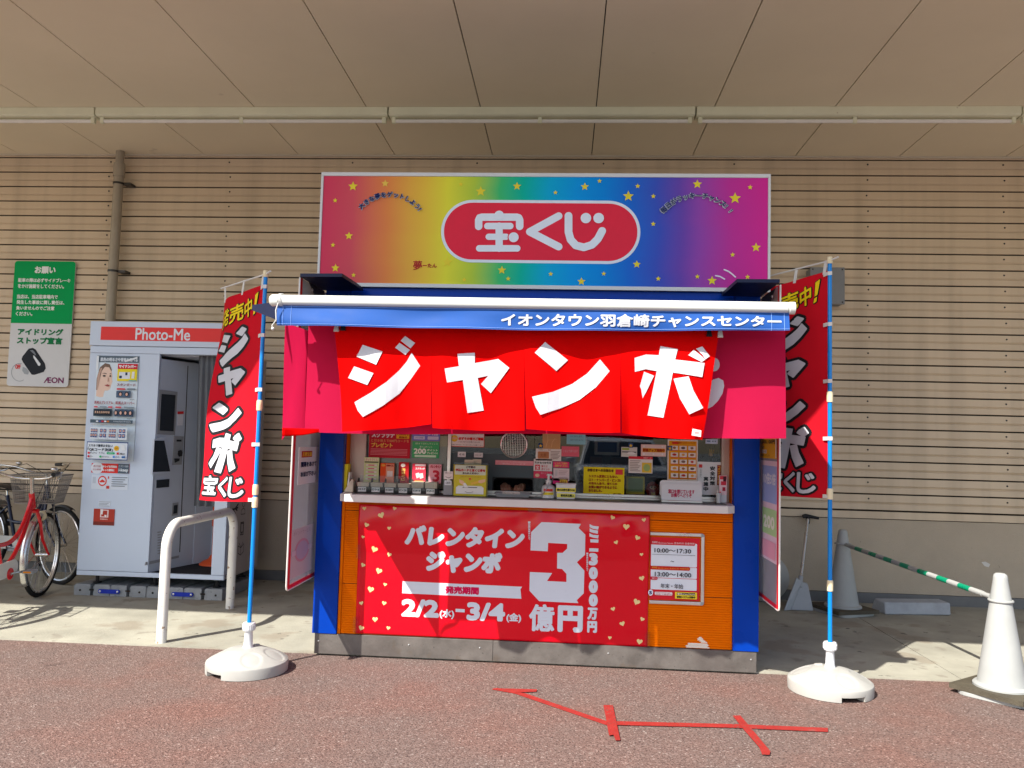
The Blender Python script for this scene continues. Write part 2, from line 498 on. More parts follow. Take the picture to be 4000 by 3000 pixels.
mat('bike_black', (.012, .012, .013), .35, var=.05)
mat('chrome', (.62, .60, .56), .22, metal=1, var=.1, vs=20, spots=[(40, .70, (.30, .2, .12), .5)])
mat('fender_steel', (.62, .62, .61), .28, metal=.85, var=.08)
mat('basket_steel', (.22, .20, .175), .5, metal=.5, var=.15)
mat('skin', (.42, .21, .14), .55, var=.08)
mat('sleeve', (.03, .03, .04), .8)
mat('hair', (.012, .01, .009), .6)
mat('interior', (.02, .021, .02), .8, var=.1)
mat('teal_board', (.075, .105, .118), .55, var=.06)
mat('paper_cream', (.62, .55, .42), .8, var=.05)
mat('clear_plastic', (.55, .57, .58), .2, var=.03)
thin_glass('window_glass', (.80, .84, .84), 0, 1.52)
thin_glass('acrylic_clear', (.93, .95, .95), .03, 1.45)
frosted('screen_frost', (.40, .405, .43), .30, .22)

def rainbow():
    M = bpy.data.materials.new('rainbow_print'); M.use_nodes = True
    t = M.node_tree; N = t.nodes; L = t.links; p = N['Principled BSDF']
    tc = N.new('ShaderNodeTexCoord'); sp = N.new('ShaderNodeSeparateXYZ'); L.new(tc.outputs['Generated'], sp.inputs[0])
    no = N.new('ShaderNodeTexNoise'); no.inputs['Scale'].default_value = 3; L.new(tc.outputs['Generated'], no.inputs['Vector'])
    ad = N.new('ShaderNodeMath'); ad.operation = 'MULTIPLY_ADD'; ad.inputs[1].default_value = .03; L.new(no.outputs[0], ad.inputs[0]); L.new(sp.outputs[0], ad.inputs[2])
    sb = N.new('ShaderNodeMath'); sb.operation = 'SUBTRACT'; sb.inputs[1].default_value = .015; L.new(ad.outputs[0], sb.inputs[0])
    r = N.new('ShaderNodeValToRGB'); e = r.color_ramp.elements
    st = [(0, 'd03a5a'), (.07, 'd2505c'), (.15, 'e28648'), (.24, 'e6be40'), (.29, 'e2dc3c'), (.35, 'b4cc40'), (.41, '40bc70'), (.46, '00b498'), (.52, '00a8d4'), (.58, '0096e0'), (.64, '0086da'), (.70, '1c6ace'), (.76, '3c54bc'), (.81, '6848ac'), (.85, '9448aa'), (.92, 'c03496'), (1, 'd42c90')]
    e[0].position = 0; e[0].color = (*H(st[0][1]), 1); e[1].position = 1; e[1].color = (*H(st[-1][1]), 1)
    for q, c in st[1:-1]: k = e.new(q); k.color = (*H(c), 1)
    L.new(sb.outputs[0], r.inputs[0]); L.new(r.outputs[0], p.inputs['Base Color'])
    p.inputs['Roughness'].default_value = .35; p.inputs['Specular IOR Level'].default_value = .08
    MATS['rainbow_print'] = M
rainbow()
MT = MATS

# ------------------------------------------------------------------ ground
a = MB(MT['red_asphalt']); a.add([(-90, -110, 0), (90, -110, 0), (90, 70, 0), (-90, 70, 0)], [(0, 1, 2, 3)])
build(a, 'asphalt_ground', label='reddish brown asphalt of the forecourt', kind='structure')
mat('bounce_lot_asphalt', (.20, .20, .195), .85, var=.12, vs=1.2, bump=.3, bs=90)  # unseen ground, added in grey to cut the red bounce light
a = MB(MT['bounce_lot_asphalt']); a.add([(-90, -110, .006), (90, -110, .006), (90, -1.2, .006), (-90, -1.2, .006)], [(0, 1, 2, 3)])
build(a, 'bounce_car_park', label='unseen grey asphalt car park in front of the store, added for neutral bounce light', kind='structure')
pav = bpy.data.objects.new('concrete_pavement', None); COL.objects.link(pav); WL[pav] = Vector((0, 0, 0)); tag(pav, 'pale concrete pavement along the wall', kind='structure')
for x0, x1 in ((-14, -7.2), (-7.196, 2.449), (2.456, 12)):
    s = MB(MT['concrete']); s.box(x0, x1, 5.17, 7.64, -.05, .008); build(s, 'slab', pav)

# ------------------------------------------------------------------ store building: wall, soffit
WX0, WX1, WY = -9.5, 8.0, 7.62
bld = thing('store_building', 'beige store wall of horizontal metal siding under a flat canopy', 'building', (0, WY, 0))
b = MB(MT['siding_gap']); b.box(WX0, WX1, WY-.004, WY+.25, 0, 4.6); build(b, 'backing_wall', bld)
b = MB(MT['plinth_concrete']); b.box(WX0, WX1, WY-.012, WY-.0045, .10, .758)
build(b, 'plinth', bld)
b = MB(MT['skirt_grey']); b.box(WX0, WX1, WY-.03, WY-.0045, 0, .097); build(b, 'skirting', bld)
b = MB(MT['siding']); b.box(WX0, WX1, WY-.03, WY-.0045, .765, .829); build(b, 'starter_strip', bld, bevel=.003)
PITCH = .148; Z0 = .832
def board_mesh():
    mb = MB(MT['siding'])
    h = PITCH
    prof = [(.0045, .0125), (.0205, .0125), (.0235, .015), (.0205, .062), (.0070, .0640), (.0070, .069), (.0225, .086), (.0195, .147), (.0045, .148)]
    for xa, xb in ((WX0, WX1),):
        n = len(prof)
        vs = [(xa, -d, z) for d, z in prof]+[(xb, -d, z) for d, z in prof]
        mb.add(vs, [(i, i+1, n+i+1, n+i) for i in range(n-1)]+[tuple(range(n)), tuple(range(n, 2*n))[::-1]])
    return mb
first = None; k = 0
while Z0+k*PITCH < 4.12:
    if first is None:
        mb = board_mesh(); me_mb = mb
        for p in mb.v: p += Vector((0, WY, 0))
        first = build(mb, 'siding_board', bld); first.location = (0, 0, Z0)
    else:
        clone(first, bld, (0, 0, Z0+k*PITCH))
    k += 1
NB = k
rv = MB(MT['steel_dark'])
for k in range(NB):
    for j in range(-9, 6):
        x = 2.777+1.225*j+random.uniform(-.01, .01); z = Z0+k*PITCH+.112
        if z < 4.1: rv.lathe([(.009, 0), (.008, .004), (.003, .006)], (x, WY-.0205, z), 8, (0, -1, 0))
build(rv, 'rivet', bld, kind='stuff')
SZ = 4.125
pan = None; W0 = .953
for k in range(-7, 10):
    x0 = -3.61+W0*k
    if pan is None:
        mb = MB(MT['soffit']); mb.box(x0+.004, x0+W0-.004, 3.13, WY-.02, SZ, SZ+.02)
        pan = build(mb, 'soffit_panel', bld, bevel=.002); px0 = x0
    else: clone(pan, bld, (x0-px0, 0, 0))
b = MB(MT['light_block_dark']); b.box(-10.5, 9.3, 3.12, WY+.25, SZ+.025, SZ+.40); build(b, 'light_block_slab', bld)  # unseen dark box added above the panels so no light leaks through
b = MB(MT['soffit']); b.box(-10.5, 9.3, 3.05, 3.118, SZ-.02, SZ+.45); build(b, 'fascia', bld)
b = MB(MT['trim_cream']); b.box(WX0, WX1, WY-.045, WY-.026, SZ-.012, SZ-.001); build(b, 'soffit_trim', bld)

# ------------------------------------------------------------------ strip lights
FX = [-6.575, -4.045, -1.519, 1.006, 3.546, 6.07]
names = ['at the left edge, cut by the frame', 'second from the left', 'in the middle above the kiosk', 'right of the middle, above the right banner', 'at the right edge, cut by the frame']
for i in range(5):
    x0, x1 = FX[i]+.006, FX[i+1]-.006
    if i in (0,): lbl = 'long cream fluorescent strip light under the soffit, leftmost in view'
    else: lbl = 'long cream fluorescent strip light under the soffit, '+names[i]
    t = thing('strip_light', lbl, 'strip light', ((x0+x1)/2, 6.5, SZ), 'fluorescent strip lights in a row under the soffit')
    b = MB(MT['fixture_cream'])
    lo = [(x0, 6.44, SZ-.001), (x0, 6.44, SZ-.062), (x0, 6.455, SZ-.072), (x0, 6.56, SZ-.072), (x0, 6.575, SZ-.062), (x0, 6.575, SZ-.001)]
    b.prism(lo, (x1-x0, 0, 0)); build(b, 'housing', t, bevel=.003)
    xm = (x0+x1)/2
    for xa, xb in ((x0+.05, xm-.012), (xm+.012, x1-.05)):
        b = MB(MT['lamp_tube']); b.tube([(xa, 6.50, SZ-.100), (xb, 6.50, SZ-.100)], .016, 12); build(b, 'lamp', t, smooth=True)
    for xc in (x0+.035, xm, x1-.035):
        b = MB(MT['fixture_cream']); b.box(xc-.016, xc+.016, 6.482, 6.518, SZ-.12, SZ-.071); build(b, 'lamp_holder', t, bevel=.003)

# ------------------------------------------------------------------ drain pipe
t = thing('drain_pipe', 'grey round drainpipe running down the siding behind the photo booth', 'drainpipe', (-4.42, 7.5, 0))
b = MB(MT['pipe_grey']); b.tube([(-4.42, 7.50, .02), (-4.42, 7.50, 3.93)], .046, 20); build(b, 'pipe', t, smooth=True)
b = MB(MT['pipe_grey']); b.tube([(-4.42, 7.50, 3.87), (-4.42, 7.50, 4.00)], .054, 20); build(b, 'collar', t, smooth=True)
b = MB(MT['pipe_grey']); b.tube([(-4.42, 7.50, 4.0), (-4.42, 7.50, 4.124)], .04, 20); build(b, 'outlet', t, smooth=True)
for z in (2.93, 3.80, 1.2):
    b = MB(MT['steel_dark']); b.tube([(-4.42, 7.50, z-.01), (-4.42, 7.50, z+.01)], .051, 20)
    b.box(-4.37, -4.30, 7.50, 7.60, z-.012, z+.012); build(b, 'bracket', t)

# ------------------------------------------------------------------ green notice board
z7 = crop(0, 1000, .3134)
pl = PlY(7.575)
t = thing('notice_board', 'green and white parking notice board on the siding, left of the drainpipe', 'sign', (-5.165, 7.58, 1.79))
x0, x1, zb, zt, zm = -5.48, -4.852, 1.793, 3.036, 2.415
b = MB(MT['white_paint']); pc = rrect2(x0, zb, x1, zt, .03)
b.prism([pl.P(u, v, 0) for u, v in pc[0]], (0, .012, 0)); build(b, 'plate', t)
b = MB(); top = [p for p in rrect2(x0, zm, x1, zt, .03)[0] if p[1] > (zm+zt)/2]+[(x0, zm), (x1, zm)]
b.flat((top, [tuple(range(len(top)))]), pl.P, .0008, '008a48'); build(b, 'green_field', t)
def nt_(body, x0_, y0_, x1_, y1_, col, bold=.0, mbx=None, n=.0018):
    u0, _ = pl.uv(*z7(x0_, (y0_+y1_)/2)); u1, _ = pl.uv(*z7(x1_, (y0_+y1_)/2)); _, v0 = pl.uv(*z7((x0_+x1_)/2, y1_)); _, v1 = pl.uv(*z7((x0_+x1_)/2, y0_))
    mbx.text(body, pl.P, u0, v0, u1, v1, col, bold, n)
b = MB()
for body, q in (('お願い', (435, 130, 695, 220)), ('駐車の際は必ずサイドブレーキ', (228, 278, 880, 330)), ('をかけ施錠をしてください。', (225, 350, 800, 405)), ('当店は、当店駐車場内で', (212, 482, 722, 535)), ('発生した事故に関し責任は、', (208, 553, 805, 605)), ('負いませんのでご注意', (203, 625, 680, 675)), ('ください。', (198, 695, 405, 745))):
    nt_(body, *q, 'e8ece8', .0014 if body != 'お願い' else .0035, b)
build(b, 'lettering', t)
b = MB(); nt_('アイドリング', 222, 905, 790, 990, '12673c', .004, b); nt_('ストップ宣言', 212, 1012, 780, 1100, '12673c', .004, b); build(b, 'lettering', t)
b = MB(); nt_('ÆON', 548, 1512, 795, 1585, '6a1f4e', .0022, b); build(b, 'store_mark', t)
b = MB(); nt_('OFF', 192, 1352, 258, 1408, 'c02020', .002, b); build(b, 'off_mark', t)
b = MB()
def zz(pts): return [pl.uv(*z7(x, y)) for x, y in pts]
arc = [(155+ (math.cos(a_)), 0) for a_ in (0,)]
ring = [(245+100*math.cos(R(a_)), 1450+110*math.sin(R(a_))) for a_ in range(60, 300, 12)]
b.flat(stroke2(zz(ring), .004), pl.P, .0008, '70757a')
b.flat(tess(zz([(285, 1380), (330, 1400), (362, 1440), (350, 1478), (305, 1470), (278, 1430)])), pl.P, .0012, '8b9094')
key = [(360, 1155), (410, 1145), (445, 1165), (560, 1340), (572, 1400), (545, 1445), (430, 1482), (395, 1478), (285, 1320), (270, 1285), (280, 1255), (330, 1190)]
b.flat(tess(zz(key)), pl.P, .0018, '23262b')
b.flat(tess(zz([(415, 1240), (430, 1243), (508, 1345), (500, 1368), (480, 1368), (420, 1270)])), pl.P, .0026, 'd8dde0')
b.flat(tess(zz([(375, 1178), (410, 1172), (432, 1195), (455, 1240), (435, 1232), (400, 1200)])), pl.P, .0024, '6d7278')
build(b, 'key_picture', t)

# ------------------------------------------------------------------ lottery kiosk
KX0, KX1, FY = -1.573, 1.214, 5.13
CL1, CR0 = -1.415, 1.058
kio = thing('lottery_kiosk', 'blue and orange lottery ticket kiosk with rainbow sign and white counter', 'kiosk', (-.18, FY, 0))
# plinth of galvanised sheet, two plates and returns
xj = W(1924, 2575, Y=FY).x
for xa, xb in ((-1.556, xj-.001), (xj+.001, 1.203)):
    b = MB(MT['galv']); b.box(xa, xb, FY+.006, FY+.03, .012, .137); build(b, 'plinth_plate', kio, bevel=.0015)
b = MB(MT['galv'])
b.box(-1.553, -1.50, FY+.033, 6.6, .012, .135); b.box(1.15, 1.20, FY+.033, 6.6, .012, .135); b.box(-1.5, 1.15, 6.55, 6.6, .012, .135)
build(b, 'plinth_frame', kio)
b = MB(MT['alu'])
for x in (-1.53, -.95, -.5, .3, 1.17): b.lathe([(.006, 0), (.005, .003), (.002, .004)], (x, FY+.006, .09), 8, (0, -1, 0))
build(b, 'plinth_screw', kio, kind='stuff')
# columns and shell
for xa, xb in ((KX0, CL1-.001), (CR0+.001, KX1)):
    b = MB(MT['kiosk_blue']); b.box(xa, xb, FY, FY+.14, .139, 2.40); build(b, 'column', kio, bevel=.002)
b = MB(MT['kiosk_blue']); b.box(KX0+.004, KX0+.034, FY+.142, 6.6, .139, 2.40); build(b, 'side_wall', kio)
b = MB(MT['kiosk_blue']); b.box(KX1-.034, KX1-.004, FY+.142, 6.6, .139, 2.40); build(b, 'side_wall', kio)
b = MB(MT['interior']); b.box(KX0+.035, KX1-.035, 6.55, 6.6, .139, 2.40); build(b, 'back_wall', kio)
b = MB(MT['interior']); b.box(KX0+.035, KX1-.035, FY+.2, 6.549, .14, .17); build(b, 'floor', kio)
b = MB(MT['kiosk_navy']); b.box(KX0-.01, KX1+.01, FY+.06, 6.62, 2.402, 2.45); build(b, 'roof', kio)
b = MB(MT['kiosk_blue']); b.box(CL1, CR0, FY+.02, FY+.12, 2.10, 2.365); build(b, 'front_beam', kio, bevel=.002)
# ribbed orange apron: horizontal ribs
def rib(xa, xb, z0, z1, yb):
    mb = MB(MT['kiosk_orange']); n = int((z1-z0)/.0137); vs = []; fs = []
    prof = []
    for i in range(n):
        z = z0+(z1-z0)*i/n; h = (z1-z0)/n
        prof += [(yb, z), (yb-.004, z+h*.18), (yb-.004, z+h*.82), (yb, z+h*.97)]
    prof.append((yb, z1))
    vs = [(xa, y, z) for y, z in prof]+[(xb, y, z) for y, z in prof]; k = len(prof)
    mb.add(vs, [(i, i+1, k+i+1, k+i) for i in range(k-1)])
    return mb
for za, zb_ in ((.139, .452), (.455, .915), (.918, .982)):
    build(rib(CL1+.02, CR0-.001, za, zb_, FY+.024), 'apron_panel', kio)
b = MB(MT['kiosk_orange']); b.box(CL1+.001, CL1+.019, FY+.012, FY+.03, .139, .982); build(b, 'apron_edge', kio, bevel=.002)
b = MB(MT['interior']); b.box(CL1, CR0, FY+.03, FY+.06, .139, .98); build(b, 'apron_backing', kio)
# counter with chamfered corners
b = MB(MT['white_counter']); ch = .05
loop = [(-1.399+ch, 4.98, .984), (1.043-ch, 4.98, .984), (1.043, 4.98+ch, .984), (1.043, FY-.002, .984), (CR0-.003, FY-.002, .984), (CR0-.003, 5.52, .984), (CL1+.003, 5.52, .984), (CL1+.003, FY-.002, .984), (-1.399, FY-.002, .984), (-1.399, 4.98+ch, .984)]
b.prism(loop, (0, 0, .047)); build(b, 'counter', kio, bevel=.004)
b = MB(MT['steel_dark']); b.box(-1.33, 1.0, 5.05, 5.27, 1.0315, 1.0345); build(b, 'counter_mat', kio)
# window wall
GY = 5.30
def xat(px, py=1850, Y=GY): return W(px, py, Y=Y).x
jl0, jl1, mu0, mu1, jr0, jr1 = xat(1369), xat(1430), xat(1747), xat(1760), xat(2815), xat(2848)
b = MB(MT['kiosk_orange']); b.box(CL1+.001, jl0-.001, FY+.06, GY+.02, 1.032, 2.099); build(b, 'window_lining', kio)
b = MB(MT['kiosk_orange']); b.box(jr1+.001, CR0-.001, FY+.06, GY+.02, 1.032, 2.099); build(b, 'window_lining', kio)
for xa, xb in ((jl0, jl1), (jr0, jr1)):
    b = MB(MT['jamb_beige']); b.box(xa, xb, GY-.03, GY+.03, 1.032, 2.099); b.box(xa+.012, xa+.020, GY-.034, GY-.03, 1.032, 2.099); build(b, 'window_jamb', kio, bevel=.002)
b = MB(MT['alu']); b.box(mu0, mu1, GY-.02, GY+.02, 1.032, 2.099); build(b, 'mullion', kio, bevel=.002)
b = MB(MT['alu']); b.box(jl1, mu0, GY-.015, GY+.02, 1.032, 1.05); b.box(mu1, jr0, GY-.04, GY+.02, 1.032, 1.045); b.box(mu1, jr0, GY-.02, GY+.02, 1.045, 1.062); build(b, 'sill_rail', kio, bevel=.002)
b = MB(MT['window_glass']); b.add([(jl1, GY, 1.05), (mu0, GY, 1.05), (mu0, GY, 2.099), (jl1, GY, 2.099)], [(0, 1, 2, 3)]); build(b, 'window_pane', kio, solid=.005)
xs1 = xat(2085)
b = MB(MT['window_glass']); b.add([(mu1, GY, 1.30), (xs1, GY, 1.30), (xs1, GY, 2.099), (mu1, GY, 2.099)], [(0, 1, 2, 3)]); build(b, 'window_pane', kio, solid=.005)
b = MB(MT['window_glass']); b.add([(xs1+.002, GY, 1.062), (jr0, GY, 1.062), (jr0, GY, 2.099), (xs1+.002, GY, 2.099)], [(0, 1, 2, 3)]); build(b, 'window_pane', kio, solid=.005)
# grey-blue board with the money slot
sx0, sx1 = xat(1928), xat(2082); sz0, sz1 = W(2000, 1922, Y=GY).z, W(2000, 1868, Y=GY).z
b = MB(MT['teal_board'])
b.box(mu1+.001, sx0, GY+.004, GY+.016, 1.064, 1.30); b.box(sx1, xs1-.001, GY+.004, GY+.016, 1.064, 1.30); b.box(sx0, sx1, GY+.004, GY+.016, sz1, 1.30)
build(b, 'slot_board', kio)
b = MB(MT['black_plastic'])
for pts in ([(sx0, sz1), (sx0+.022, sz1), (sx0+.006, sz1-.007), (sx0, sz1-.022)], [(sx1, sz1), (sx1, sz1-.022), (sx1-.006, sz1-.007), (sx1-.022, sz1)]):
    b.prism([(u, GY+.003, v) for u, v in pts], (0, .014, 0))
b.box(sx0-.006, sx1+.006, GY-.002, GY+.004, sz1, sz1+.006); b.box(sx0-.006, sx0, GY-.002, GY+.004, sz0, sz1); b.box(sx1, sx1+.006, GY-.002, GY+.004, sz0, sz1)
build(b, 'slot_rim', kio)
# round speaking grille
gc = W(*r6(1957, 265), Y=GY-.012); gr = .085
b = MB(MT['alu']); b.tube([gc+gr*Vector((math.cos(2*math.pi*k/36), 0, math.sin(2*math.pi*k/36))) for k in range(36)], .006, 8, closed=True)
gri = build(b, 'speaking_grille', kio, smooth=True)
b = MB(MT['alu'])
for k in range(-7, 8):
    o_ = k*.0112; h = math.sqrt(max(0, gr*gr-o_*o_))-.003
    b.tube([gc+Vector((o_, 0, -h)), gc+Vector((o_, 0, h))], .0022, 5); b.tube([gc+Vector((-h, .003, o_)), gc+Vector((h, .003, o_))], .0022, 5)
build(b, 'grille_mesh', gri, kind='stuff')
b = MB(MT['interior']); b.lathe([(gr, 0), (gr, .004)], gc+Vector((0, .009, 0)), 30, (0, 1, 0)); build(b, 'grille_plate', gri)
# inside: desk, shelf
b = MB(MT['teal_board']); b.box(CL1+.04, CR0-.04, 5.525, 6.0, 1.0, 1.03); build(b, 'inner_desk', kio)
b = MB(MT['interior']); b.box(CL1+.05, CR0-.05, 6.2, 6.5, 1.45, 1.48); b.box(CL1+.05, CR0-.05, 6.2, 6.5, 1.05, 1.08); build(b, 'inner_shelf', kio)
b = MB(MT['paper_cream']); b.box(xat(1440), xat(1742), GY+.012, GY+.018, 1.06, 2.0); build(b, 'poster_backing', kio)

# ---- rainbow sign box
SY = 5.12
sx0_, sx1_ = W(1256, 675, Y=SY).x, W(3009, 690, Y=SY).x
st, sb_ = W(2130, 678, Y=SY).z, W(2130, 1128, Y=SY).z
sx0_ = W(1249, 880, Y=SY).x
sign = MB(MT['white_paint'])
sign.box(sx0_, sx1_, SY+.012, SY+.24, sb_, st)
sg = build(sign, 'sign', kio, bevel=.004)
b = MB(MT['alu']); fr = .022
b.box(sx0_-.003, sx1_+.003, SY-.004, SY+.011, st-fr, st+.003); b.box(sx0_-.003, sx1_+.003, SY-.004, SY+.011, sb_-.003, sb_+fr)
b.box(sx0_-.003, sx0_+fr*.6, SY-.004, SY+.011, sb_+fr, st-fr); b.box(sx1_-fr*.6, sx1_+.003, SY-.004, SY+.011, sb_+fr, st-fr)
b.mats[0] = MT['white_paint']
build(b, 'sign_frame', sg, bevel=.002)
ps = PlY(SY)
b = MB(MT['rainbow_print']); x0, x1 = sx0_+fr*.6+.0005, sx1_-fr*.6-.0005
b.box(x0, x1, SY+.002, SY+.0115, sb_+fr+.0005, st-fr-.0005); build(b, 'sign_face', sg)
U = ps.uv
def sgn(pts, cr): return [U(*cr(x, y)) for x, y in pts]
KM = .4521*SY/FPX/ math.cos(0)       # crop pixel -> metres on the sign face
b = MB()
pl0, pl1 = U(*r3(1378, 672))[0], U(*r4(888, 680))[0]; pb, pt_ = U(*r4(0, 947))[1], U(*r4(0, 403))[1]
b.flat(rrect2(pl0, pb, pl1, pt_, (pt_-pb)/2-.001, 14), ps.P, -.0005+.0008, 'dfe6ee')
b.flat(rrect2(pl0+.019, pb+.019, pl1-.019, pt_-.019, (pt_-pb)/2-.021, 14), ps.P, .0012, 'c8283c')
build(b, 'name_lozenge', sg)
b = MB()
wh = 'e4ebf2'
SN = [.0018]
def stk(pts, cr, w):
    b.flat(stroke2(sgn(pts, cr), w*KM), ps.P, SN[0], wh); SN[0] += .0017*len(pts)/8
def dot(x, y, r_, cr): b.flat(disc2(*U(*cr(x, y)), r_*KM, n=28), ps.P, SN[0]+.001, wh)
stk([(1703, 630), (1703, 575), (1712, 555), (1732, 550), (2030, 550), (2048, 555), (2057, 575), (2057, 630)], r3, 66); dot(1880, 535, 42, r3)
stk([(1778, 627), (1976, 627)], r3, 58); stk([(1790, 720), (1940, 720)], r3, 56); stk([(1708, 820), (2036, 820)], r3, 58); stk([(1880, 627), (1880, 820)], r3, 64)
b.flat(disc2(*U(*r3(2005, 725)), 53*KM, n=28), ps.P, SN[0]+.0012, 'c8283c')
b.flat(disc2(*U(*r3(2005, 725)), 44*KM, n=28), ps.P, SN[0]+.0018, wh)
b.flat(stroke2(sgn([(182, 540), (-68, 676), (182, 805)], r4), 66*KM), ps.P, .0018, wh)
stk([(267, 540), (267, 680), (285, 745), (330, 795), (400, 812), (470, 790), (520, 740), (557, 670)], r4, 68); dot(417, 560, 46, r4); dot(527, 560, 46, r4)
build(b, 'name_lettering', sg)
for cr, lst in ((r3, [(617, 283, 46), (895, 258, 36), (463, 405, 23), (582, 711, 38), (444, 790, 23), (465, 989, 39), (622, 1050, 22), (1549, 265, 21), (1720, 327, 48), (2034, 282, 38), (1431, 938, 46), (1903, 1007, 39), (1578, 1090, 22), (1957, 1081, 22)]),
                (r4, [(154, 337, 20), (408, 286, 37), (535, 237, 21), (784, 368, 49), (865, 281, 23), (1000, 369, 23), (1380, 264, 42), (1836, 291, 23), (1706, 386, 52), (999, 608, 23), (1887, 811, 42), (1685, 874, 23), (857, 957, 36), (113, 1040, 21), (572, 1038, 21), (378, 1105, 37), (1042, 1081, 23), (1380, 1063, 23), (1507, 1098, 42), (1814, 1066, 23)])):
    for x, y, r_ in lst:
        b = MB(); u, v = U(*cr(x, y)); b.flat(star2(u, v, r_*KM), ps.P, .0006, 'dcc838' if (x, y) != (895, 258) else 'dcb850'); build(b, 'star', sg)
def arctext(body, cr, c0, rad, a0, a1, size, ow=4.4):
    b = MB(); n = len(body); g = []
    cu, cv = U(*cr(*c0))
    for i, chh in enumerate(body):
        ang = R(a0+(a1-a0)*i/(n-1)); v, f = glyphs(chh)
        k = size*KM; hw = .5
        pts = []
        for x, y in v:
            x_, y_ = (x-hw)*k, (y-.38)*k
            px_ = cu+(rad*KM+y_)*math.sin(ang)+x_*math.cos(ang); py_ = cv+(rad*KM+y_)*math.cos(ang)-x_*math.sin(ang)
            pts.append((px_, py_))
        g.append((pts, f))
    b.m('d4dbe2')
    for j in range(6):
        b.flat([([(u+ow*KM*math.cos(j*1.047), v+ow*KM*math.sin(j*1.047)) for u, v in pc[0]], pc[1]) for pc in g], ps.P, .0006+.0014*j)
    for j in range(5):
        b.flat([([(u+1.5*KM*math.cos(j*1.257), v+1.5*KM*math.sin(j*1.257)) for u, v in pc[0]], pc[1]) for pc in g], ps.P, .0100+.0014*j, '16265c')
    build(b, 'arched_lettering', sg)
arctext('大きな夢をゲットしよう!', r3, (925, 690), 350, -46, 55, 54)
arctext('毎日がラッキーチャンス!!', r4, (1372, 735), 380, -49, 53, 57, 6.0)
b = MB()
u0, v0 = U(*r3(1135, 1005)); u1, v1 = U(*r3(1215, 925)); b.text('夢', ps.P, u0, v0, u1, v1, '9a2626', .0012, .0006)
u0, v0 = U(*r3(1218, 985)); u1, v1 = U(*r3(1342, 950)); b.text('ーたん', ps.P, u0, v0, u1, v1, '9a2626', .0012, .0006)
build(b, 'name_caption', sg)
b = MB()
b.flat(stroke2(sgn([(1612, 1003), (1650, 1018), (1685, 1045), (1708, 1066)], r4), 12*KM), ps.P, .0006, 'e6dcea'); b.flat(stroke2(sgn([(1538, 1055), (1575, 1062), (1615, 1084)], r4), 12*KM), ps.P, .0006, 'e6dcea')
build(b, 'motion_mark', sg)

# ---- corner gusset plates, brackets and awning
for nm, pts in (('L', [(1172, 1081), (1336, 1081), (1392, 1117)]), ('R', [(3046, 1104), (2879, 1103), (2838, 1139)])):
    q = [W(x, y, Z=2.335) for x, y in pts]
    xe = q[0].x
    loop = [(xe, q[0].y, 2.335), (q[1].x, q[1].y, 2.335), (q[2].x, min(q[2].y, SY-.002), 2.335), (q[2].x, SY-.002, 2.335), (xe, SY-.002, 2.335)]
    b = MB(MT['kiosk_navy']); b.prism(loop, (0, 0, .02)); gs = build(b, 'gusset_plate', kio)
    s = 1 if nm == 'L' else -1
    b = MB(MT['steel_dark']); xx = -1.585 if nm == 'L' else 1.226
    b.prism([(xx, 4.80, 2.33), (xx, 5.10, 2.18), (xx, 5.12, 2.20), (xx, 5.12, 2.33)], (s*.004, 0, 0)); build(b, 'bracket', gs)
    b = MB(MT['alu'])
    for y, z in ((4.86, 2.29), (5.04, 2.24)): b.lathe([(.009, 0), (.009, .006), (.004, .009)], (xx+s*.004, y, z), 8, (s, 0, 0))
    build(b, 'bolt', gs)
TY = 4.07
TZ, TR = W(2080, 1187, Y=TY).z, .0275
tx0, tx1 = W(1057, 1168, Y=TY).x, W(3103, 1205, Y=TY).x
b = MB(MT['tube_white'])
def rsec(x): return [(x, TY+TR*(1.05*math.cos(t_)), TZ+TR*(math.copysign(abs(math.sin(t_))**.6, math.sin(t_)))) for t_ in [2*math.pi*k/28 for k in range(28)]]
n = 28; va = rsec(tx0+.05); vb = rsec(tx1-.035)
b.add(va+vb, [(i, (i+1) % n, n+(i+1) % n, n+i) for i in range(n)]+[tuple(range(n))[::-1], tuple(range(n, 2*n))])
roll = build(b, 'awning_roller', kio, smooth=True)
for xa, xb in ((tx0, tx0+.047), (tx1-.032, tx1)):
    b = MB(MT['tube_white']); b.tube([(xa, TY, TZ-.002), (xa+(xb-xa)*.2, TY, TZ-.002), (xb, TY, TZ-.002)], [TR*.85, TR*1.13, TR*1.15], 20); build(b, 'end_cap', roll, smooth=True)
b = MB()
u0, v0 = PlY(TY-TR).uv(1100, 1165); u1, v1 = PlY(TY-TR).uv(1119, 1160)
b.text('TOSO', PlY(TY-TR*1.05).P, u0, v0, u1, v1, '6a6a66', 0, .0008); build(b, 'maker_mark', roll)
b = MB(MT['clip_white'])
for k in range(3): b.tube([Vector((tx0+.052+.006*k+.004*math.sin(j), TY+(TR*1.2)*math.cos(j*.52), TZ+(TR*1.2)*math.sin(j*.52))) for j in range(12)], .0028, 5, closed=True)
b.tube([(tx0+.055, TY-.036, TZ-.02), (tx0+.045, TY-.04, TZ-.06), (tx0+.05, TY-.04, TZ-.11), (tx0+.03, TY-.042, TZ-.14), (tx0+.035, TY-.04, TZ-.165)], .003, 5)
b.ball((tx0+.034, TY-.04, TZ-.155), .009, 8)
build(b, 'cord', roll, smooth=True)
b = MB(MT['awning_blue'])
def aw(u, v): return Vector((tx0+.07+(tx1-tx0-.13)*u, 5.14+(TY+.01-5.14)*v, 2.29+(TZ+.015-2.29)*v-.03*math.sin(math.pi*v)))
b.grid(aw, 24, 8); build(b, 'awning_cloth', kio, smooth=True, solid=.002)
b = MB(MT['tube_white'])
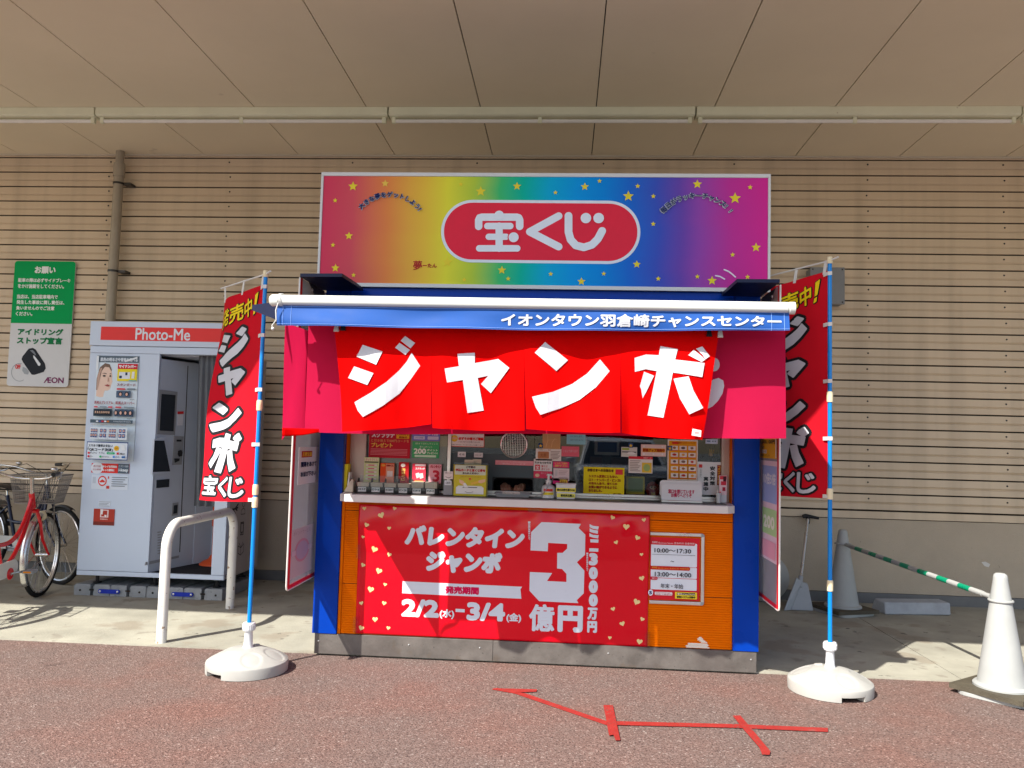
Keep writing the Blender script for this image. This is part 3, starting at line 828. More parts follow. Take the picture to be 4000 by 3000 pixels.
for x, dx in ((-1.35, .28), (.95, -.28)): b.tube([(x, 5.13, 2.20), (x+dx, 4.62, 2.14), (x, TY+.03, TZ)], .013, 8)
build(b, 'awning_arm', kio, smooth=True)
q = [W(x, y, Y=TY+.10) for x, y in ((985, 1191), (1056, 1182), (1082, 1194), (1077, 1248), (985, 1212))]
b = MB(MT['kiosk_navy']); b.prism(q, (0, .003, 0)); build(b, 'awning_side_flap', kio)  # blue awning cloth in shadow: the shade is put into this darker navy
# valance with the name of the centre
VY = TY-.004
vt = lambda u: W(1083+(3083-1083)*u, 1189+(1218-1189)*u+ (2 if u < .5 else 0), Y=VY)
def val(u, v, n=0):
    tp = vt(u); lo = W(1085+(3080-1085)*u, 1272+(1293-1272)*u+8*math.sin(math.pi*u), Y=VY)
    z = tp.z+(lo.z-tp.z)*v
    x = tp.x+(lo.x-tp.x)*v
    y = VY-.02*v+.011*math.sin(u*26+1.6*v)*v+.013*math.sin(u*7-3*v)*v-.012*v*math.exp(-((u-.09)/.05)**2)*math.sin(v*3)
    return Vector((x, y-n, z))
b = MB(MT['valance_blue']); b.grid(lambda u, v: val(u, v), 160, 10); va_ = build(b, 'valance', kio, smooth=True)
b = MB()
vlen = 1.0
def valP(u, v, n): return val(u, 1-v, n)
b.text('イオンタウン羽倉崎チャンスセンター', valP, (1958-1083)/2000, .17, (3052-1083)/2000, .72, 'cloth_white', 0, .003, cut=.02)
# the stroke is widened by hand: u and v have different scales on the cloth
v_, f_ = glyphs('イオンタウン羽倉崎チャンスセンター'); v_ = fit(v_, (1958-1083)/2000+.0015, .19, (3052-1083)/2000-.0015, .74)
for k in range(10):
    an = 2*math.pi*k/10; pc = cut2(([(p[0]+.0010*math.cos(an), p[1]+.024*math.sin(an)) for p in v_], f_), .02)
    b.add([valP(p[0], p[1], .003+.0001*k) for p in pc[0]], pc[1])
build(b, 'lettering', va_)
b = MB(); 
for vv in (.06, .93): b.m('7fa0dc').tube([val(k/80, vv, .002) for k in range(81)], .0011, 4)
for uu in (.012, .028, .965, .99): b.tube([val(uu, k/6, .002) for k in range(7)], .0011, 4)
build(b, 'stitching', va_, kind='stuff')

# ---- side screens
def screen(X, pts, sgnx, nm):
    ya, yb, za, zt_ = pts
    pc = rrect2(ya, za, yb, zt_, .03, 5)
    b = MB(MT['screen_frost'])
    inner = rrect2(ya+.044, za+.026, yb, zt_-.0, .01, 4)
    b.add([(X, u, v) for u, v in inner[0]], inner[1])
    s = build(b, 'side_screen', kio, solid=.004)
    b = MB(MT['red_trim'])
    # trim along the front and lower edges
    b.box(X-.004, X+.004, ya+.006, ya+.046, za+.02, zt_); b.box(X-.004, X+.004, ya+.046, yb, za+.006, za+.028)
    b.prism([(X-.004, u, v) for u, v in ((ya+.006, za+.02), (ya+.010, za+.011), (ya+.022, za+.006), (ya+.046, za+.006), (ya+.046, za+.02))], (.008, 0, 0))
    build(b, 'red_trim', s)
    b = MB(MT['acrylic_edge']); pth = [(X, ya+.002, zt_), (X, ya+.002, za+.03), (X, ya+.010, za+.010), (X, ya+.03, za+.002), (X, yb, za+.002)]
    b.tube(pth, .0055, 8); build(b, 'edge_strip', s, smooth=True)
    return s
LX, RX = -1.603, 1.247
sl = screen(LX, (4.69, 5.26, .478, 2.335), 1, 'L')
sr = screen(RX, (4.78, 5.28, .455, 2.345), -1, 'R')

# ------------------------------------------------------------------ posters: one flat printed sheet each
def poster(name, label, cat, plane, box, bg, items=(), thick=.002, group=None, parent=None, px=True, n0=0.0, extra=None):
    """box: pixel corners (x0,y0,x1,y1) of the sheet on its real plane; items use 0..1 coordinates, v downwards"""
    x0, y0, x1, y1 = box
    u0 = plane.uv(x0, (y0+y1)/2)[0]; u1 = plane.uv(x1, (y0+y1)/2)[0]; v1 = plane.uv((x0+x1)/2, y0)[1]; v0 = plane.uv((x0+x1)/2, y1)[1]
    w, h = u1-u0, v1-v0
    P = lambda u, v, n=0: plane.P(u, v, n+n0)
    a = lambda s, t_: (u0+s*w, v1-t_*h)
    b = MB(); b.m(bg); b.prism([P(u0, v0, 0), P(u1, v0, 0), P(u1, v1, 0), P(u0, v1, 0)], plane.N*-thick)
    L = .0006
    for it in items:
        k = it[0]
        if k == 'r': p, q = a(it[1], it[4]), a(it[3], it[2]); b.flat(([p, (q[0], p[1]), q, (p[0], q[1])], [(0, 1, 2, 3)]), P, L, it[5])
        elif k == 'rr': p, q = a(it[1], it[4]), a(it[3], it[2]); b.flat(rrect2(*p, *q, min(q[0]-p[0], q[1]-p[1])*it[6]), P, L, it[5])
        elif k == 'o': c = a(it[1], it[2]); b.flat(disc2(*c, it[3]*w, it[4]*h, 20), P, L, it[5])
        elif k == 'p': b.flat(tess([a(*q) for q in it[1]]), P, L, it[2])
        elif k == 's': b.flat(stroke2([a(*q) for q in it[1]], it[2]*w), P, L, it[3])
        elif k == 't': p, q = a(it[2], it[5]), a(it[4], it[3]); b.text(it[1], P, *p, *q, it[6], (it[7] if len(it) > 7 else 0)*h, L, ring=6)
        elif k == 'v':        # vertical writing
            body = it[1]; nn = len(body)
            for i_, ch_ in enumerate(body):
                p, q = a(it[2], it[3]+(it[5]-it[3])*(i_+.94)/nn), a(it[4], it[3]+(it[5]-it[3])*(i_+.06)/nn)
                b.text(ch_, P, *p, *q, it[6], (it[7] if len(it) > 7 else 0)*h, L, ring=6)
        L += .0007
    if parent is not None: return build(b, name, parent)
    return build(b, name, label=label, cat=cat, group=group)
def bx(cr, x0, y0, x1, y1): return (*cr(x0, y0), *cr(x1, y1))
def lines(x0, x1, ys, h, col):
    return [('r', x0, y, x1-(.12*(i % 3)*(x1-x0)), y+h, col) for i, y in enumerate(ys)]

# on the left side screen
pll = Pl((LX+.004, 0, 0), (0, 1, 0), (1, 0, 0))
zs = crop(1000, 1600, .2411)
poster('notice', 'distancing notice sheet on the left side screen of the kiosk', 'notice', pll, bx(zs, 690, 605, 1000, 1195), 'd6d4d4',
       [('r', .02, .01, .98, .99, 'cfcbcb'), ('r', .12, .11, .66, .28, 'a81c14'), ('t', '三密注意', .15, .13, .64, .26, 'f0c030', .01), ('t', '間隔をあけて', .10, .40, .90, .54, '1c2340', .008), ('t', 'お並び下さい', .10, .66, .88, .80, '1c2340', .008)], .003)
plr = Pl((RX-.004, 0, 0), (0, -1, 0), (-1, 0, 0))
zr = crop(2800, 1600, .2411)
poster('notice', 'yellow prize notice sheet high on the right side screen', 'notice', plr, bx(zr, 700, 330, 985, 790), 'e2b020',
       [('t', '1,000,100円', .05, .34, .86, .50, '2a2010', .01), ('t', '当選', .12, .58, .28, .66, '3a2a10'), ('r', .15, .70, .42, .83, 'e8e4d4'), ('t', '0143', .18, .72, .40, .81, '5a5040'), ('t', '販売しました!', .12, .86, .60, .94, '3a2a10'), ('r', .92, .33, .98, .97, 'd8d4c8')])
pcs = crop(2800, 1600, .2411)
poster('notice', 'blue and green point campaign sheet, coloured pale as if seen through the right side screen', 'notice', Pl((RX-.0035, 0, 0), (0, -1, 0), (-1, 0, 0)), (2972, 1800, 3038, 2190), 'd4c0cc',  # veil of the frosted screen is put into these pale colours
       [('r', .10, .05, .95, .42, '8a9cc8'), ('t', '10倍5倍', .15, .12, .9, .24, 'dfe4f2', .006), ('r', .12, .48, .95, .74, '9cc088'), ('t', '200', .2, .55, .85, .68, 'e8f0e0', .01), ('r', .1, .80, .9, .97, 'e4a8bc')])
poster('notice', 'notice sheet with pink disc low on the left side screen, coloured pale as if seen through it', 'notice', Pl((LX+.0035, 0, 0), (0, 1, 0), (1, 0, 0)), (1128, 2060, 1222, 2245), 'a8a2a6',  # greyed inks stand in for the haze of the frosted panel
       [('t', 'ポイントサービス', .15, .05, .85, .14, '8c7a84'), ('o', .52, .48, .30, .24, 'ac8090'), ('o', .52, .48, .24, .19, '9a90a6'), ('r', .1, .44, .26, .54, 'b0a4b0'), ('r', .76, .42, .94, .52, 'b0a4b0')])

# ------------------------------------------------------------------ red split curtain (noren) and the pink backing curtain
NY = TY+.066
n_tl, n_tr = W(1304, 1250, Y=NY), W(2812, 1290, Y=NY)
n_bl, n_br = W(1336, 1686, Y=NY), W(2745, 1716, Y=NY)
def noren(X, Z, n=0.0):
    t_ = min(1.3, max(0, (1.99-Z)/.60))
    y = NY+.034*t_*math.sin(X*6.3+.6)+.024*t_*math.sin(X*15.5-Z*3)+.016*math.sin(X*9+Z*7)*t_-.035*t_*t_*math.sin((X+1.20)/.488*math.pi)+.006*t_*math.sin(X*38+Z*9)
    return Vector((X, y-n, Z))
nor = thing('shop_curtain', 'bright red split curtain with large white katakana hung across the kiosk', 'curtain', (-.25, NY, 1.42))
splits_t = [1304, 1677, 2045, 2424, 2812]; splits_b = [1336, 1690, 2053, 2426, 2745]
zt_of = lambda s: n_tl.z+(n_tr.z-n_tl.z)*s
for k in range(4):
    a0, a1 = W(splits_t[k], 1270, Y=NY).x, W(splits_t[k+1], 1280, Y=NY).x
    c0, c1 = W(splits_b[k], 1690, Y=NY).x, W(splits_b[k+1], 1700, Y=NY).x
    zb0 = W(splits_b[k], (1687, 1672, 1676, 1692)[k], Y=NY).z; zb1 = W(splits_b[k+1], (1657, 1682, 1691, 1718)[k], Y=NY).z
    g0 = .004 if k else 0; g1 = .004 if k < 3 else 0
    def fn(u, v):
        g = max(0, (v-.18)/.82)
        xa = a0+(c0-a0)*v+g0*g; xb = a1+(c1-a1)*v-g1*g
        X = xa+(xb-xa)*u
        zt2 = n_tl.z+.0; zb_ = zb0+(zb1-zb0)*u-.006*math.sin(u*math.pi)
        Z = zt2+(zb_-zt2)*v
        p = noren(X, Z); p.y += .024*g*(1 if k % 2 else -1)*(2*u-1)**3-.018*g*g*math.exp(-((u-(.86, .12, .9, .2)[k])/.07)**2)
        return p
    b = MB(MT['noren_red']); b.grid(fn, 40, 34); build(b, 'curtain_panel', nor, smooth=True)
pn = PlY(NY)
def npts(pts, cr): return [pn.uv(*cr(x, y)) for x, y in pts]
JI = [[(770, 640), (915, 690), (870, 785), (725, 725)], [(708, 795), (850, 845), (805, 930), (663, 878)],
      [(1120, 697), (1180, 790), (1110, 890), (1030, 990), (920, 1075), (780, 1160), (742, 1115), (715, 1055), (830, 985), (940, 910), (1030, 825), (1085, 760)],
      [(1003, 661), (1034, 626), (1108, 676), (1076, 712)], [(1043, 610), (1075, 577), (1145, 626), (1112, 665)]]
YA = [[(1452, 705), (1577, 698), (1577, 772), (1745, 742), (1826, 808), (1690, 987), (1620, 922), (1672, 862), (1597, 878), (1638, 1112), (1522, 1130), (1490, 893), (1378, 912), (1360, 812), (1462, 795)]]
NN = [[(220, 573), (372, 692), (295, 765), (152, 645)], [(585, 687), (649, 765), (560, 870), (450, 955), (330, 1010), (190, 1057), (160, 1010), (135, 938), (270, 905), (400, 850), (500, 780)]]
BO = [[(985, 600), (1100, 620), (1082, 690), (1276, 714), (1258, 808), (1066, 776), (1008, 1075), (905, 1058), (962, 765), (890, 752), (817, 770), (814, 678), (890, 655), (975, 660)],
      [(878, 768), (945, 795), (895, 900), (832, 1015), (788, 965), (850, 870)], [(1070, 818), (1168, 802), (1200, 900), (1263, 1012), (1170, 1055), (1110, 950)],
      [(1168, 661), (1205, 625), (1262, 672), (1280, 692), (1255, 708)], [(1220, 618), (1262, 603), (1312, 668), (1280, 690), (1262, 660)]]
for polys, cr in ((JI, c3), (YA, c3), (NN, c4), (BO, c4)):
    b = MB(MT['cloth_white'])
    b.flat([tess(npts(q, cr)) for q in polys], noren, .0055, 'cloth_white', cut=.03); build(b, 'character', nor)
b = MB(); lab = [pn.uv(*c4(x, y)) for x, y in ((1192, 1148), (1252, 1160), (1250, 1203), (1186, 1192))]
b.flat(tess(lab), noren, .006, 'e8e4e0'); cu = sum(p[0] for p in lab)/4; cv = sum(p[1] for p in lab)/4
b.text('協証', lambda u, v, n: noren(u, v, n+.0065), cu-.011, cv-.004, cu+.011, cv+.006, 'b03028'); build(b, 'care_label', nor)
for x, y, c_ in ((1312, 1284, 'clip_white'), (1338, 1280, 'black_plastic'), (2772, 1303, 'black_plastic'), (2815, 1307, 'clip_white')):
    p = W(x, y, Y=NY-.02); b = MB(MT[c_]); b.prism([p+Vector((-.014, 0, -.014)), p+Vector((.014, 0, -.014)), p+Vector((.009, .008, .022)), p+Vector((-.009, .008, .022))], (0, .018, 0)); build(b, 'clip', nor, bevel=.002)
BY = TY+.19
bak = thing('backing_curtain', 'crimson pink backing curtain behind the red split curtain, wider than it', 'curtain', (-.2, BY, 1.4))
k0, k1 = W(1195, 1500, Y=BY).x, W(3067, 1500, Y=BY).x
def bk(X, Z, n=0):
    t_ = max(0, (2.0-Z)/.6)
    return Vector((X, BY+.022*t_*math.sin(X*4.1+1.2)+.014*t_*math.sin(X*11+.4)-n-.06*max(0, X-.85)*t_, Z))
bz0, bz1 = W(1195, 1688, Y=BY).z, W(3067, 1711, Y=BY).z
def bfn(u, v):
    zt2 = W(2000, 1250, Y=BY).z
    return bk(k0+(k1-k0)*u, zt2+(bz0+(bz1-bz0)*u-.006*math.sin(u*9)-zt2)*v)
b = MB(MT['backing_pink']); b.grid(bfn, 90, 16); build(b, 'front_sheet', bak, smooth=True)
sc0 = W(1103, 1500, Y=TY+.13)
def sfn(u, v):
    X = sc0.x+(-1.588-sc0.x)*u+.012*math.sin(u*8+v*2)*v; Y = TY+.13+(5.10-TY-.13)*u
    return Vector((X, Y, 1.99+.05*u+(1.412-.05*(1-u)**6-1.99-.05*u)*v))
b = MB(MT['backing_pink']); b.grid(sfn, 40, 14); build(b, 'side_sheet', bak, smooth=True)
b = MB(MT['noren_red'])
f0 = W(1104, 1650, Y=TY+.125); f1 = W(1262, 1665, Y=BY+.02)
b.grid(lambda u, v: Vector((f0.x+(f1.x-f0.x)*u, f0.y+(f1.y-f0.y)*u+.01*math.sin(u*6), 1.428+(1.384+.030*u*u-1.428)*v)), 14, 4); build(b, 'lower_fold', bak, smooth=True, solid=.0012)
b = MB(); pk = PlY(BY)
b.flat(disc2(*pk.uv(*c4(1342, 722)), .028, .036), bk, .004, 'cloth_white')
b.flat(tess([pk.uv(*c4(x, y)) for x, y in ((1300, 850), (1335, 822), (1370, 812), (1400, 828), (1407, 865), (1395, 915), (1365, 965), (1330, 1000), (1295, 1018))]), bk, .004, 'cloth_white', cut=.03)
build(b, 'character', bak)

# ------------------------------------------------------------------ red campaign banner on the apron
BNY = FY+.016
bt = [(1405, 1968), (2538, 2012), (2529, 2527), (1388, 2474)]
q = [W(x, y, Y=BNY) for x, y in bt]
pb_ = PlY(BNY)
ban = thing('campaign_banner', 'glossy red campaign banner with big white numeral taped below the counter', 'banner', ((q[0].x+q[1].x)/2, BNY, q[2].z))
def bnf(X, Z, n=0.0):
    t_ = max(0, (Z-.62)/.36)
    y = BNY-.017*math.sin(math.pi*min(1, max(0, (Z-.66)/.33)))*(1+.25*math.sin(X*5))-.004*t_*(1+math.sin(X*9))-.0035*t_*t_*math.sin(X*31+Z*14)-.002*t_*math.sin(X*17-Z*40)
    return Vector((X, y-n, Z))
def bsh(u, v):
    tl = q[0]+(q[1]-q[0])*u; bl = q[3]+(q[2]-q[3])*u; p = bl+(tl-bl)*v
    return bnf(p.x, p.z)
b = MB(MT['banner_red']); b.grid(bsh, 150, 60); build(b, 'sheet', ban, smooth=True, solid=.0008)
def bp(pts, cr): return [pb_.uv(*cr(x, y)) for x, y in pts]
BW = MT['banner_white']
def bt_(body, cr, x0, y0, x1, y1, bold, col=BW, n=.0022, skew=0, tilt=.036):
    u0, v0 = pb_.uv(*cr(x0, (y0+y1)/2)); u1, _ = pb_.uv(*cr(x1, (y0+y1)/2)); _, va2 = pb_.uv(*cr((x0+x1)/2, y1)); _, vb2 = pb_.uv(*cr((x0+x1)/2, y0))
    b.text(body, lambda u, v, n_: bnf(u, v, n_), u0, va2, u1, vb2, col, bold, n, ring=10, cut=.05, skew=skew)
b = MB()
bt_('バレンタイン', c5, 918, 640, 1652, 770, .0098, skew=.10)
bt_('ジャンボ', c5, 1043, 795, 1512, 932, .0105, skew=.08)
build(b, 'lettering', ban)
b = MB(); b.flat(tess(bp([(905, 980), (1643, 1014), (1632, 1030), (1638, 1088), (902, 1054)], c5)), bnf, .0016, BW, cut=.05)
bt_('発売期間', c5, 1168, 1012, 1376, 1060, .003, 'b01040', .0026); build(b, 'period_bar', ban)
b = MB()
bt_('2/2', c5, 897, 1092, 1130, 1203, .0085); bt_('(水)', c5, 1133, 1152, 1224, 1212, .0022); b.flat(tess(bp([(1232, 1150), (1288, 1153), (1288, 1172), (1232, 1169)], c5)), bnf, .002, BW)
bt_('3/4', c5, 1300, 1112, 1538, 1226, .0085); bt_('(金)', c5, 1545, 1176, 1637, 1236, .0022); build(b, 'date_lettering', ban)
b = MB(); THREE = [(490, 173), (945, 192), (918, 240), (995, 315), (992, 553), (898, 640), (985, 738), (978, 1000), (897, 1078), (917, 1113), (462, 1090), (350, 968), (355, 753), (612, 765), (553, 857), (778, 868), (778, 775), (728, 718), (670, 712), (672, 530), (733, 530), (787, 478), (787, 425), (567, 413), (562, 512), (363, 502), (370, 290)]
b.flat(tess(bp(THREE, b5)), bnf, .0022, BW, cut=.05); build(b, 'big_numeral', ban)
b = MB(); bt_('億', b5, 345, 1125, 640, 1440, .0055); bt_('円', b5, 676, 1140, 968, 1452, .010); build(b, 'unit_lettering', ban)
b = MB()
for k_, pts in enumerate(([(1045, 195), (1085, 215), (1150, 222), (1142, 258), (1085, 248), (1045, 230)], [(1045, 243), (1085, 260), (1142, 268), (1138, 306), (1085, 296), (1045, 282)], [(1042, 298), (1085, 318), (1150, 322), (1142, 360), (1085, 350), (1042, 336)])): b.flat(tess(bp(pts, b5)), bnf, .0022, BW)
b.flat(tess(bp([(1053, 368), (1147, 372), (1145, 410), (1053, 405)], b5)), bnf, .0022, BW); b.flat(tess(bp([(1042, 474), (1146, 477), (1145, 516), (1040, 512)], b5)), bnf, .0022, BW)
for ch_, y0, y1 in (('3', 530, 678), ('0', 693, 838), ('0', 849, 998), ('0', 1008, 1152)): bt_(ch_, b5, 1036, y0, 1141, y1, .0085)
bt_('万', b5, 1020, 1164, 1138, 1306, .005); bt_('円', b5, 1018, 1320, 1132, 1456, .005); build(b, 'side_lettering', ban)
b = MB()
for xx, ya, yb, x2 in ((335, 165, 380, 362), (1008, 525, 745, 1030)):
    s_ = '1等・前後賞合わせて'; nn = len(s_)
    for i_, ch_ in enumerate(s_): bt_(ch_, b5, xx, ya+(yb-ya)*(i_+.08)/nn, x2, ya+(yb-ya)*(i_+.92)/nn, .0004)
build(b, 'small_lettering', ban)
for cr, k_, lst in ((b5, .3376, [(1310, 120, 28), (1672, 148, 26), (1467, 225, 40), (1596, 352, 32), (1350, 405, 26), (1645, 548, 22), (1650, 825, 32), (1590, 1098, 40), (1317, 1180, 27), (1655, 1298, 27), (1424, 1350, 32), (1280, 1513, 22), (1624, 1558, 36)]),
                   (c5, .6329, [(672, 530, 13), (778, 570, 21), (858, 530, 13), (688, 630, 16), (827, 650, 13), (664, 705, 11), (732, 782, 22), (823, 815, 15), (661, 880, 15), (759, 916, 21), (797, 1000, 12), (708, 1030, 21), (650, 1115, 14), (791, 1115, 15), (735, 1215, 18), (650, 1268, 18), (817, 1268, 13)])):
    for x, y, r_ in lst:
        b = MB(); u, v = pb_.uv(*cr(x, y)); b.flat(heart2(u, v, r_*k_*BNY/FPX, random.uniform(-.5, .5)), bnf, .0016, 'e6cf90'); build(b, 'heart', ban)
for x, y, w_, h_ in ((1400, 2155, .012, .045), (1387, 2440, .014, .05), (2528, 2500, .016, .05), (2090, 1994, .045, .012), (2530, 2010, .04, .012)):
    p = W(x, y, Y=BNY-.012); b = MB(MT['acrylic_clear']); b.add([p+Vector((-w_, 0, -h_)), p+Vector((w_, 0, -h_)), p+Vector((w_, 0, h_)), p+Vector((-w_, 0, h_))], [(0, 1, 2, 3)]); build(b, 'tape', ban)

# ------------------------------------------------------------------ opening-hours frame
HY = FY+.004
ph = PlY(HY)
zh = crop(2500, 2050, .21097)
u0, _ = ph.uv(*zh(182, 800)); u1, _ = ph.uv(*zh(1192, 800)); _, v1 = ph.uv(*zh(700, 150)); _, v0 = ph.uv(*zh(700, 1480))
hf = thing('hours_frame', 'aluminium snap frame with opening hours beside the red banner', 'frame', ((u0+u1)/2, HY, v0))
b = MB(MT['alu']); fw = .020
oc = rrect2(u0, v0, u1, v1, .018, 5)[0]
for (a0, a1, a2, a3) in ((u0, u1-.018, v1-fw, v1), (u0, u1-.018, v0, v0+fw), (u1-fw, u1, v0+.018, v1-.018)):
    b = MB(MT['alu']); b.box(a0, a1, HY, HY+.016, a2, a3); build(b, 'frame_bar', hf, bevel=.003)
for cu, cv, du, dv in ((u1, v0, -1, 1), (u1, v1, -1, -1)):
    b = MB(MT['grey_plastic']); c0 = (cu+du*.018, cv+dv*.018); arcp = [(c0[0]-du*.018*math.cos(R(t_)), c0[1]-dv*.018*math.sin(R(t_))) for t_ in range(0, 91, 15)]
    lp = [(c0[0]+du*.003, HY+.001, c0[1]-dv*.018), (c0[0]+du*.003, HY+.001, c0[1]+dv*.003), (c0[0]-du*.018, HY+.001, c0[1]+dv*.003)]
    b.prism([(x, HY+.001, z) for x, z in arcp]+lp[0:2][::1]+[lp[2]] if False else [(x, HY-.001, z) for x, z in arcp]+[(c0[0]+du*.003, HY-.001, c0[1]-dv*.018), (c0[0]+du*.003, HY-.001, c0[1]+dv*.003), (c0[0]-du*.018, HY-.001, c0[1]+dv*.003)], (0, .015, 0)); build(b, 'corner_cap', hf)
ph2 = PlY(HY+.010)
zx = lambda x: (x-182)/(1100-182)
zy = lambda y: (y-235)/(1395-235)
poster('hours_sheet', None, None, ph2, bx(zh, 182, 238, 1100, 1395), 'b8202a',
       [('rr', .02, zy(335), zx(1052), zy(778), 'd3dae0', .05), ('rr', .02, zy(785), zx(1052), zy(988), 'd3dae0', .08), ('rr', .02, zy(998), zx(1052), zy(1208), 'd3dae0', .08),
        ('rr', .0, zy(300), zx(1018), zy(375), 'b02028', .4), ('t', '営業時間', .04, zy(312), zx(316), zy(352), 'e8d8d8'), ('t', 'Business hours 営业时间 營業時間', zx(335), zy(318), zx(1000), zy(356), 'e8d0d0'),
        ('t', '10:00〜17:30', zx(262), zy(440), zx(942), zy(520), '30343a', .002), ('r', .04, zy(552), zx(1015), zy(558), '50545a'), ('t', '〜', zx(562), zy(664), zx(630), zy(688), '30343a', .002),
        ('rr', .0, zy(770), zx(925), zy(838), 'a82018', .4), ('t', '休憩時間', .04, zy(780), zx(316), zy(815), 'e8b040'), ('t', 'Break time 休息时间 休憩時間', zx(335), zy(790), zx(905), zy(822), 'e89840'),
        ('t', '13:00〜14:00', zx(272), zy(878), zx(946), zy(962), '30343a', .002), ('rr', .0, zy(968), zx(325), zy(1028), 'a82030', .4), ('t', '休業日ほか', .04, zy(980), zx(310), zy(1016), 'e8d0d0'),
        ('t', '年末・年始', zx(382), zy(1088), zx(800), zy(1178), '30343a', .001), ('o', zx(200), zy(1265), .05, .05, 'e4e6f0'), ('t', '5', zx(170), zy(1235), zx(225), zy(1298), '181c50', .004),
        ('rr', zx(275), zy(1245), zx(600), zy(1305), 'e8dcdc', .3), ('t', '5万円以下の当せん金は', zx(290), zy(1250), zx(560), zy(1272), '903038'), ('t', '当店で受取可', zx(290), zy(1278), zx(590), zy(1300), '903038'),
        ('rr', zx(648), zy(1232), zx(1052), zy(1358), 'e0c838', .1), ('r', zx(685), zy(1245), zx(1018), zy(1288), '20221c'), ('t', '警告!CAUTION', zx(692), zy(1252), zx(1010), zy(1284), 'e8e0c0', .001), ('t', '警報システム作動中', zx(680), zy(1302), zx(1022), zy(1345), '30301c', .002)], .004, parent=hf)
# worn paint patch on the apron (bare patch showing pale filler)
wp = thing('worn_patch', 'flaking pale sticker residue low on the orange apron', 'sticker', W(2740, 2520, Y=FY+.018))
for k_ in range(9):
    y0 = 2492+k_*4.6; xs_ = sorted(random.uniform(0, 1) for _ in range(2)); 
    wdt = (18, 30, 44, 60, 84, 100, 106, 112, 116)[k_]
    xa = 2676+random.uniform(0, 8)+(112-wdt)*.55; xb = xa+wdt*.8
    p0, p1 = W(xa, y0, Y=FY+.0185), W(xb, y0+3, Y=FY+.0185)
    if k_ in (2, 3, 4): p0 = W(xb-26, y0, Y=FY+.0185)
    b = MB(); b.m('d8d2c4').add([(p0.x, FY+.0185, p0.z), (p1.x, FY+.0185, p0.z), (p1.x-.004, FY+.0185, p0.z+.0062), (p0.x+.006, FY+.0185, p0.z+.0062)], [(0, 1, 2, 3)]); build(b, 'residue', wp)

# ------------------------------------------------------------------ prints in and behind the window
pg = PlY(GY-.006)
pgi = PlY(GY-.004)
poster('poster', 'red scratch-ticket campaign poster in the left window bay', 'poster', pg, bx(r6, 392, 40, 838, 412), 'a82030',
       [('r', .02, .03, .98, .20, 'd8c8c8'), ('t', '当せんで6万名様', .55, .05, .96, .12, 'a02020'), ('t', 'スクラッチ', .06, .24, .62, .42, 'e6dfe0', .012), ('r', .66, .26, .97, .43, 'd8a830'), ('t', '1,000円', .68, .27, .95, .34, '8a2018', .004), ('t', '相当分', .72, .36, .92, .42, '8a2018', .003),
        ('t', 'と引き換えで500円コードを', .06, .46, .97, .54, 'd8b070'), ('t', 'プレゼント', .06, .56, .58, .70, 'd8b050', .008)]+[('r', .05, y, .94, y+.015, 'cc7a80') for y in (.74, .78, .82, .86, .90)])
poster('poster', 'violet points poster in the left window bay', 'poster', pg, bx(r6, 860, 40, 1158, 226), '6c72b4', [('t', '10倍', .06, .34, .46, .66, 'dfe2f0', .012), ('t', '5倍', .56, .36, .94, .68, 'dfe2f0', .012), ('rr', .06, .74, .46, .93, 'c8cce0', .2), ('rr', .56, .74, .96, .93, 'c8cce0', .2), ('t', 'すべて対象', .12, .79, .40, .88, '50548a')])
poster('poster', 'green points poster below the violet one in the window', 'poster', pg, bx(r6, 858, 236, 1148, 412), '3f9860', [('t', '3回まで当せんチャンス', .10, .06, .94, .18, 'd8e8d0'), ('t', '宝くじポイント', .28, .26, .74, .38, 'e0f0e0'), ('t', '200', .06, .42, .52, .76, 'eaf4ea', .02), ('t', 'ポイント', .55, .44, .95, .58, 'e0f0e0', .006), ('t', 'プレゼント!', .55, .62, .95, .76, 'e0f0e0', .006), ('rr', .1, .82, .9, .95, 'c0dcc4', .3)])
poster('notice', 'white notice with red border hung at the top of the middle window', 'notice', pg, bx(r6, 1275, 92, 1637, 292), 'c04038', [('r', .015, .03, .985, .97, 'ece8e2'), ('t', 'お客さまへ', .33, .06, .68, .16, '302828', .004), ('t', 'お買い求めの方は当店窓口にならんだ', .24, .26, .97, .33, '3a3030'), ('o', .11, .56, .10, .18, 'e8c030'), ('p', [(.03, .52), (.10, .46), (.20, .53), (.20, .58), (.12, .62), (.04, .60)], 'e0b088'), ('t', '必ずその場でご確認', .23, .48, .98, .64, 'c02018', .008), ('t', 'いただきますようお願いいたします', .24, .70, .88, .77, '3a3030'), ('t', 'お問い合わせはこちらまでよろしくお願いします', .03, .86, .96, .93, '503838')])
for nm_, cx, body, lb in (('label', (1350, 345, 1436, 402), '成 績', 'left small white label card on the middle window'), ('label', (1525, 355, 1620, 406), 'ジャンボ', 'right small white label card on the middle window')):
    poster(nm_, lb, 'label', pg, bx(r6, *cx), 'd4d4d4', [('t', body, .15, .3, .85, .7, '404040')])
poster('notice_strip', 'faded pink notice strip under the round speaking grille', 'notice', pg, bx(r6, 1755, 440, 2168, 490), 'c88088', [('t', '宝くじポイントカードをご利用のお客様はこちらへどうぞ', .03, .15, .97, .45, 'e8d4d6'), ('t', 'ご案内いたします', .1, .55, .8, .85, 'e8d4d6')])
SH = PlY(GY-.006)
poster('poster', 'tan paper poster at the top of the right window', 'poster', SH, bx(r7, 170, 110, 342, 280), 'b08a5e', [('s', [(.2, .9), (.3, .5), (.28, .2)], .02, 'd8bc90'), ('s', [(.5, .9), (.55, .6), (.7, .4)], .02, 'd8bc90'), ('s', [(.3, .5), (.8, .45)], .015, 'c8a878')])
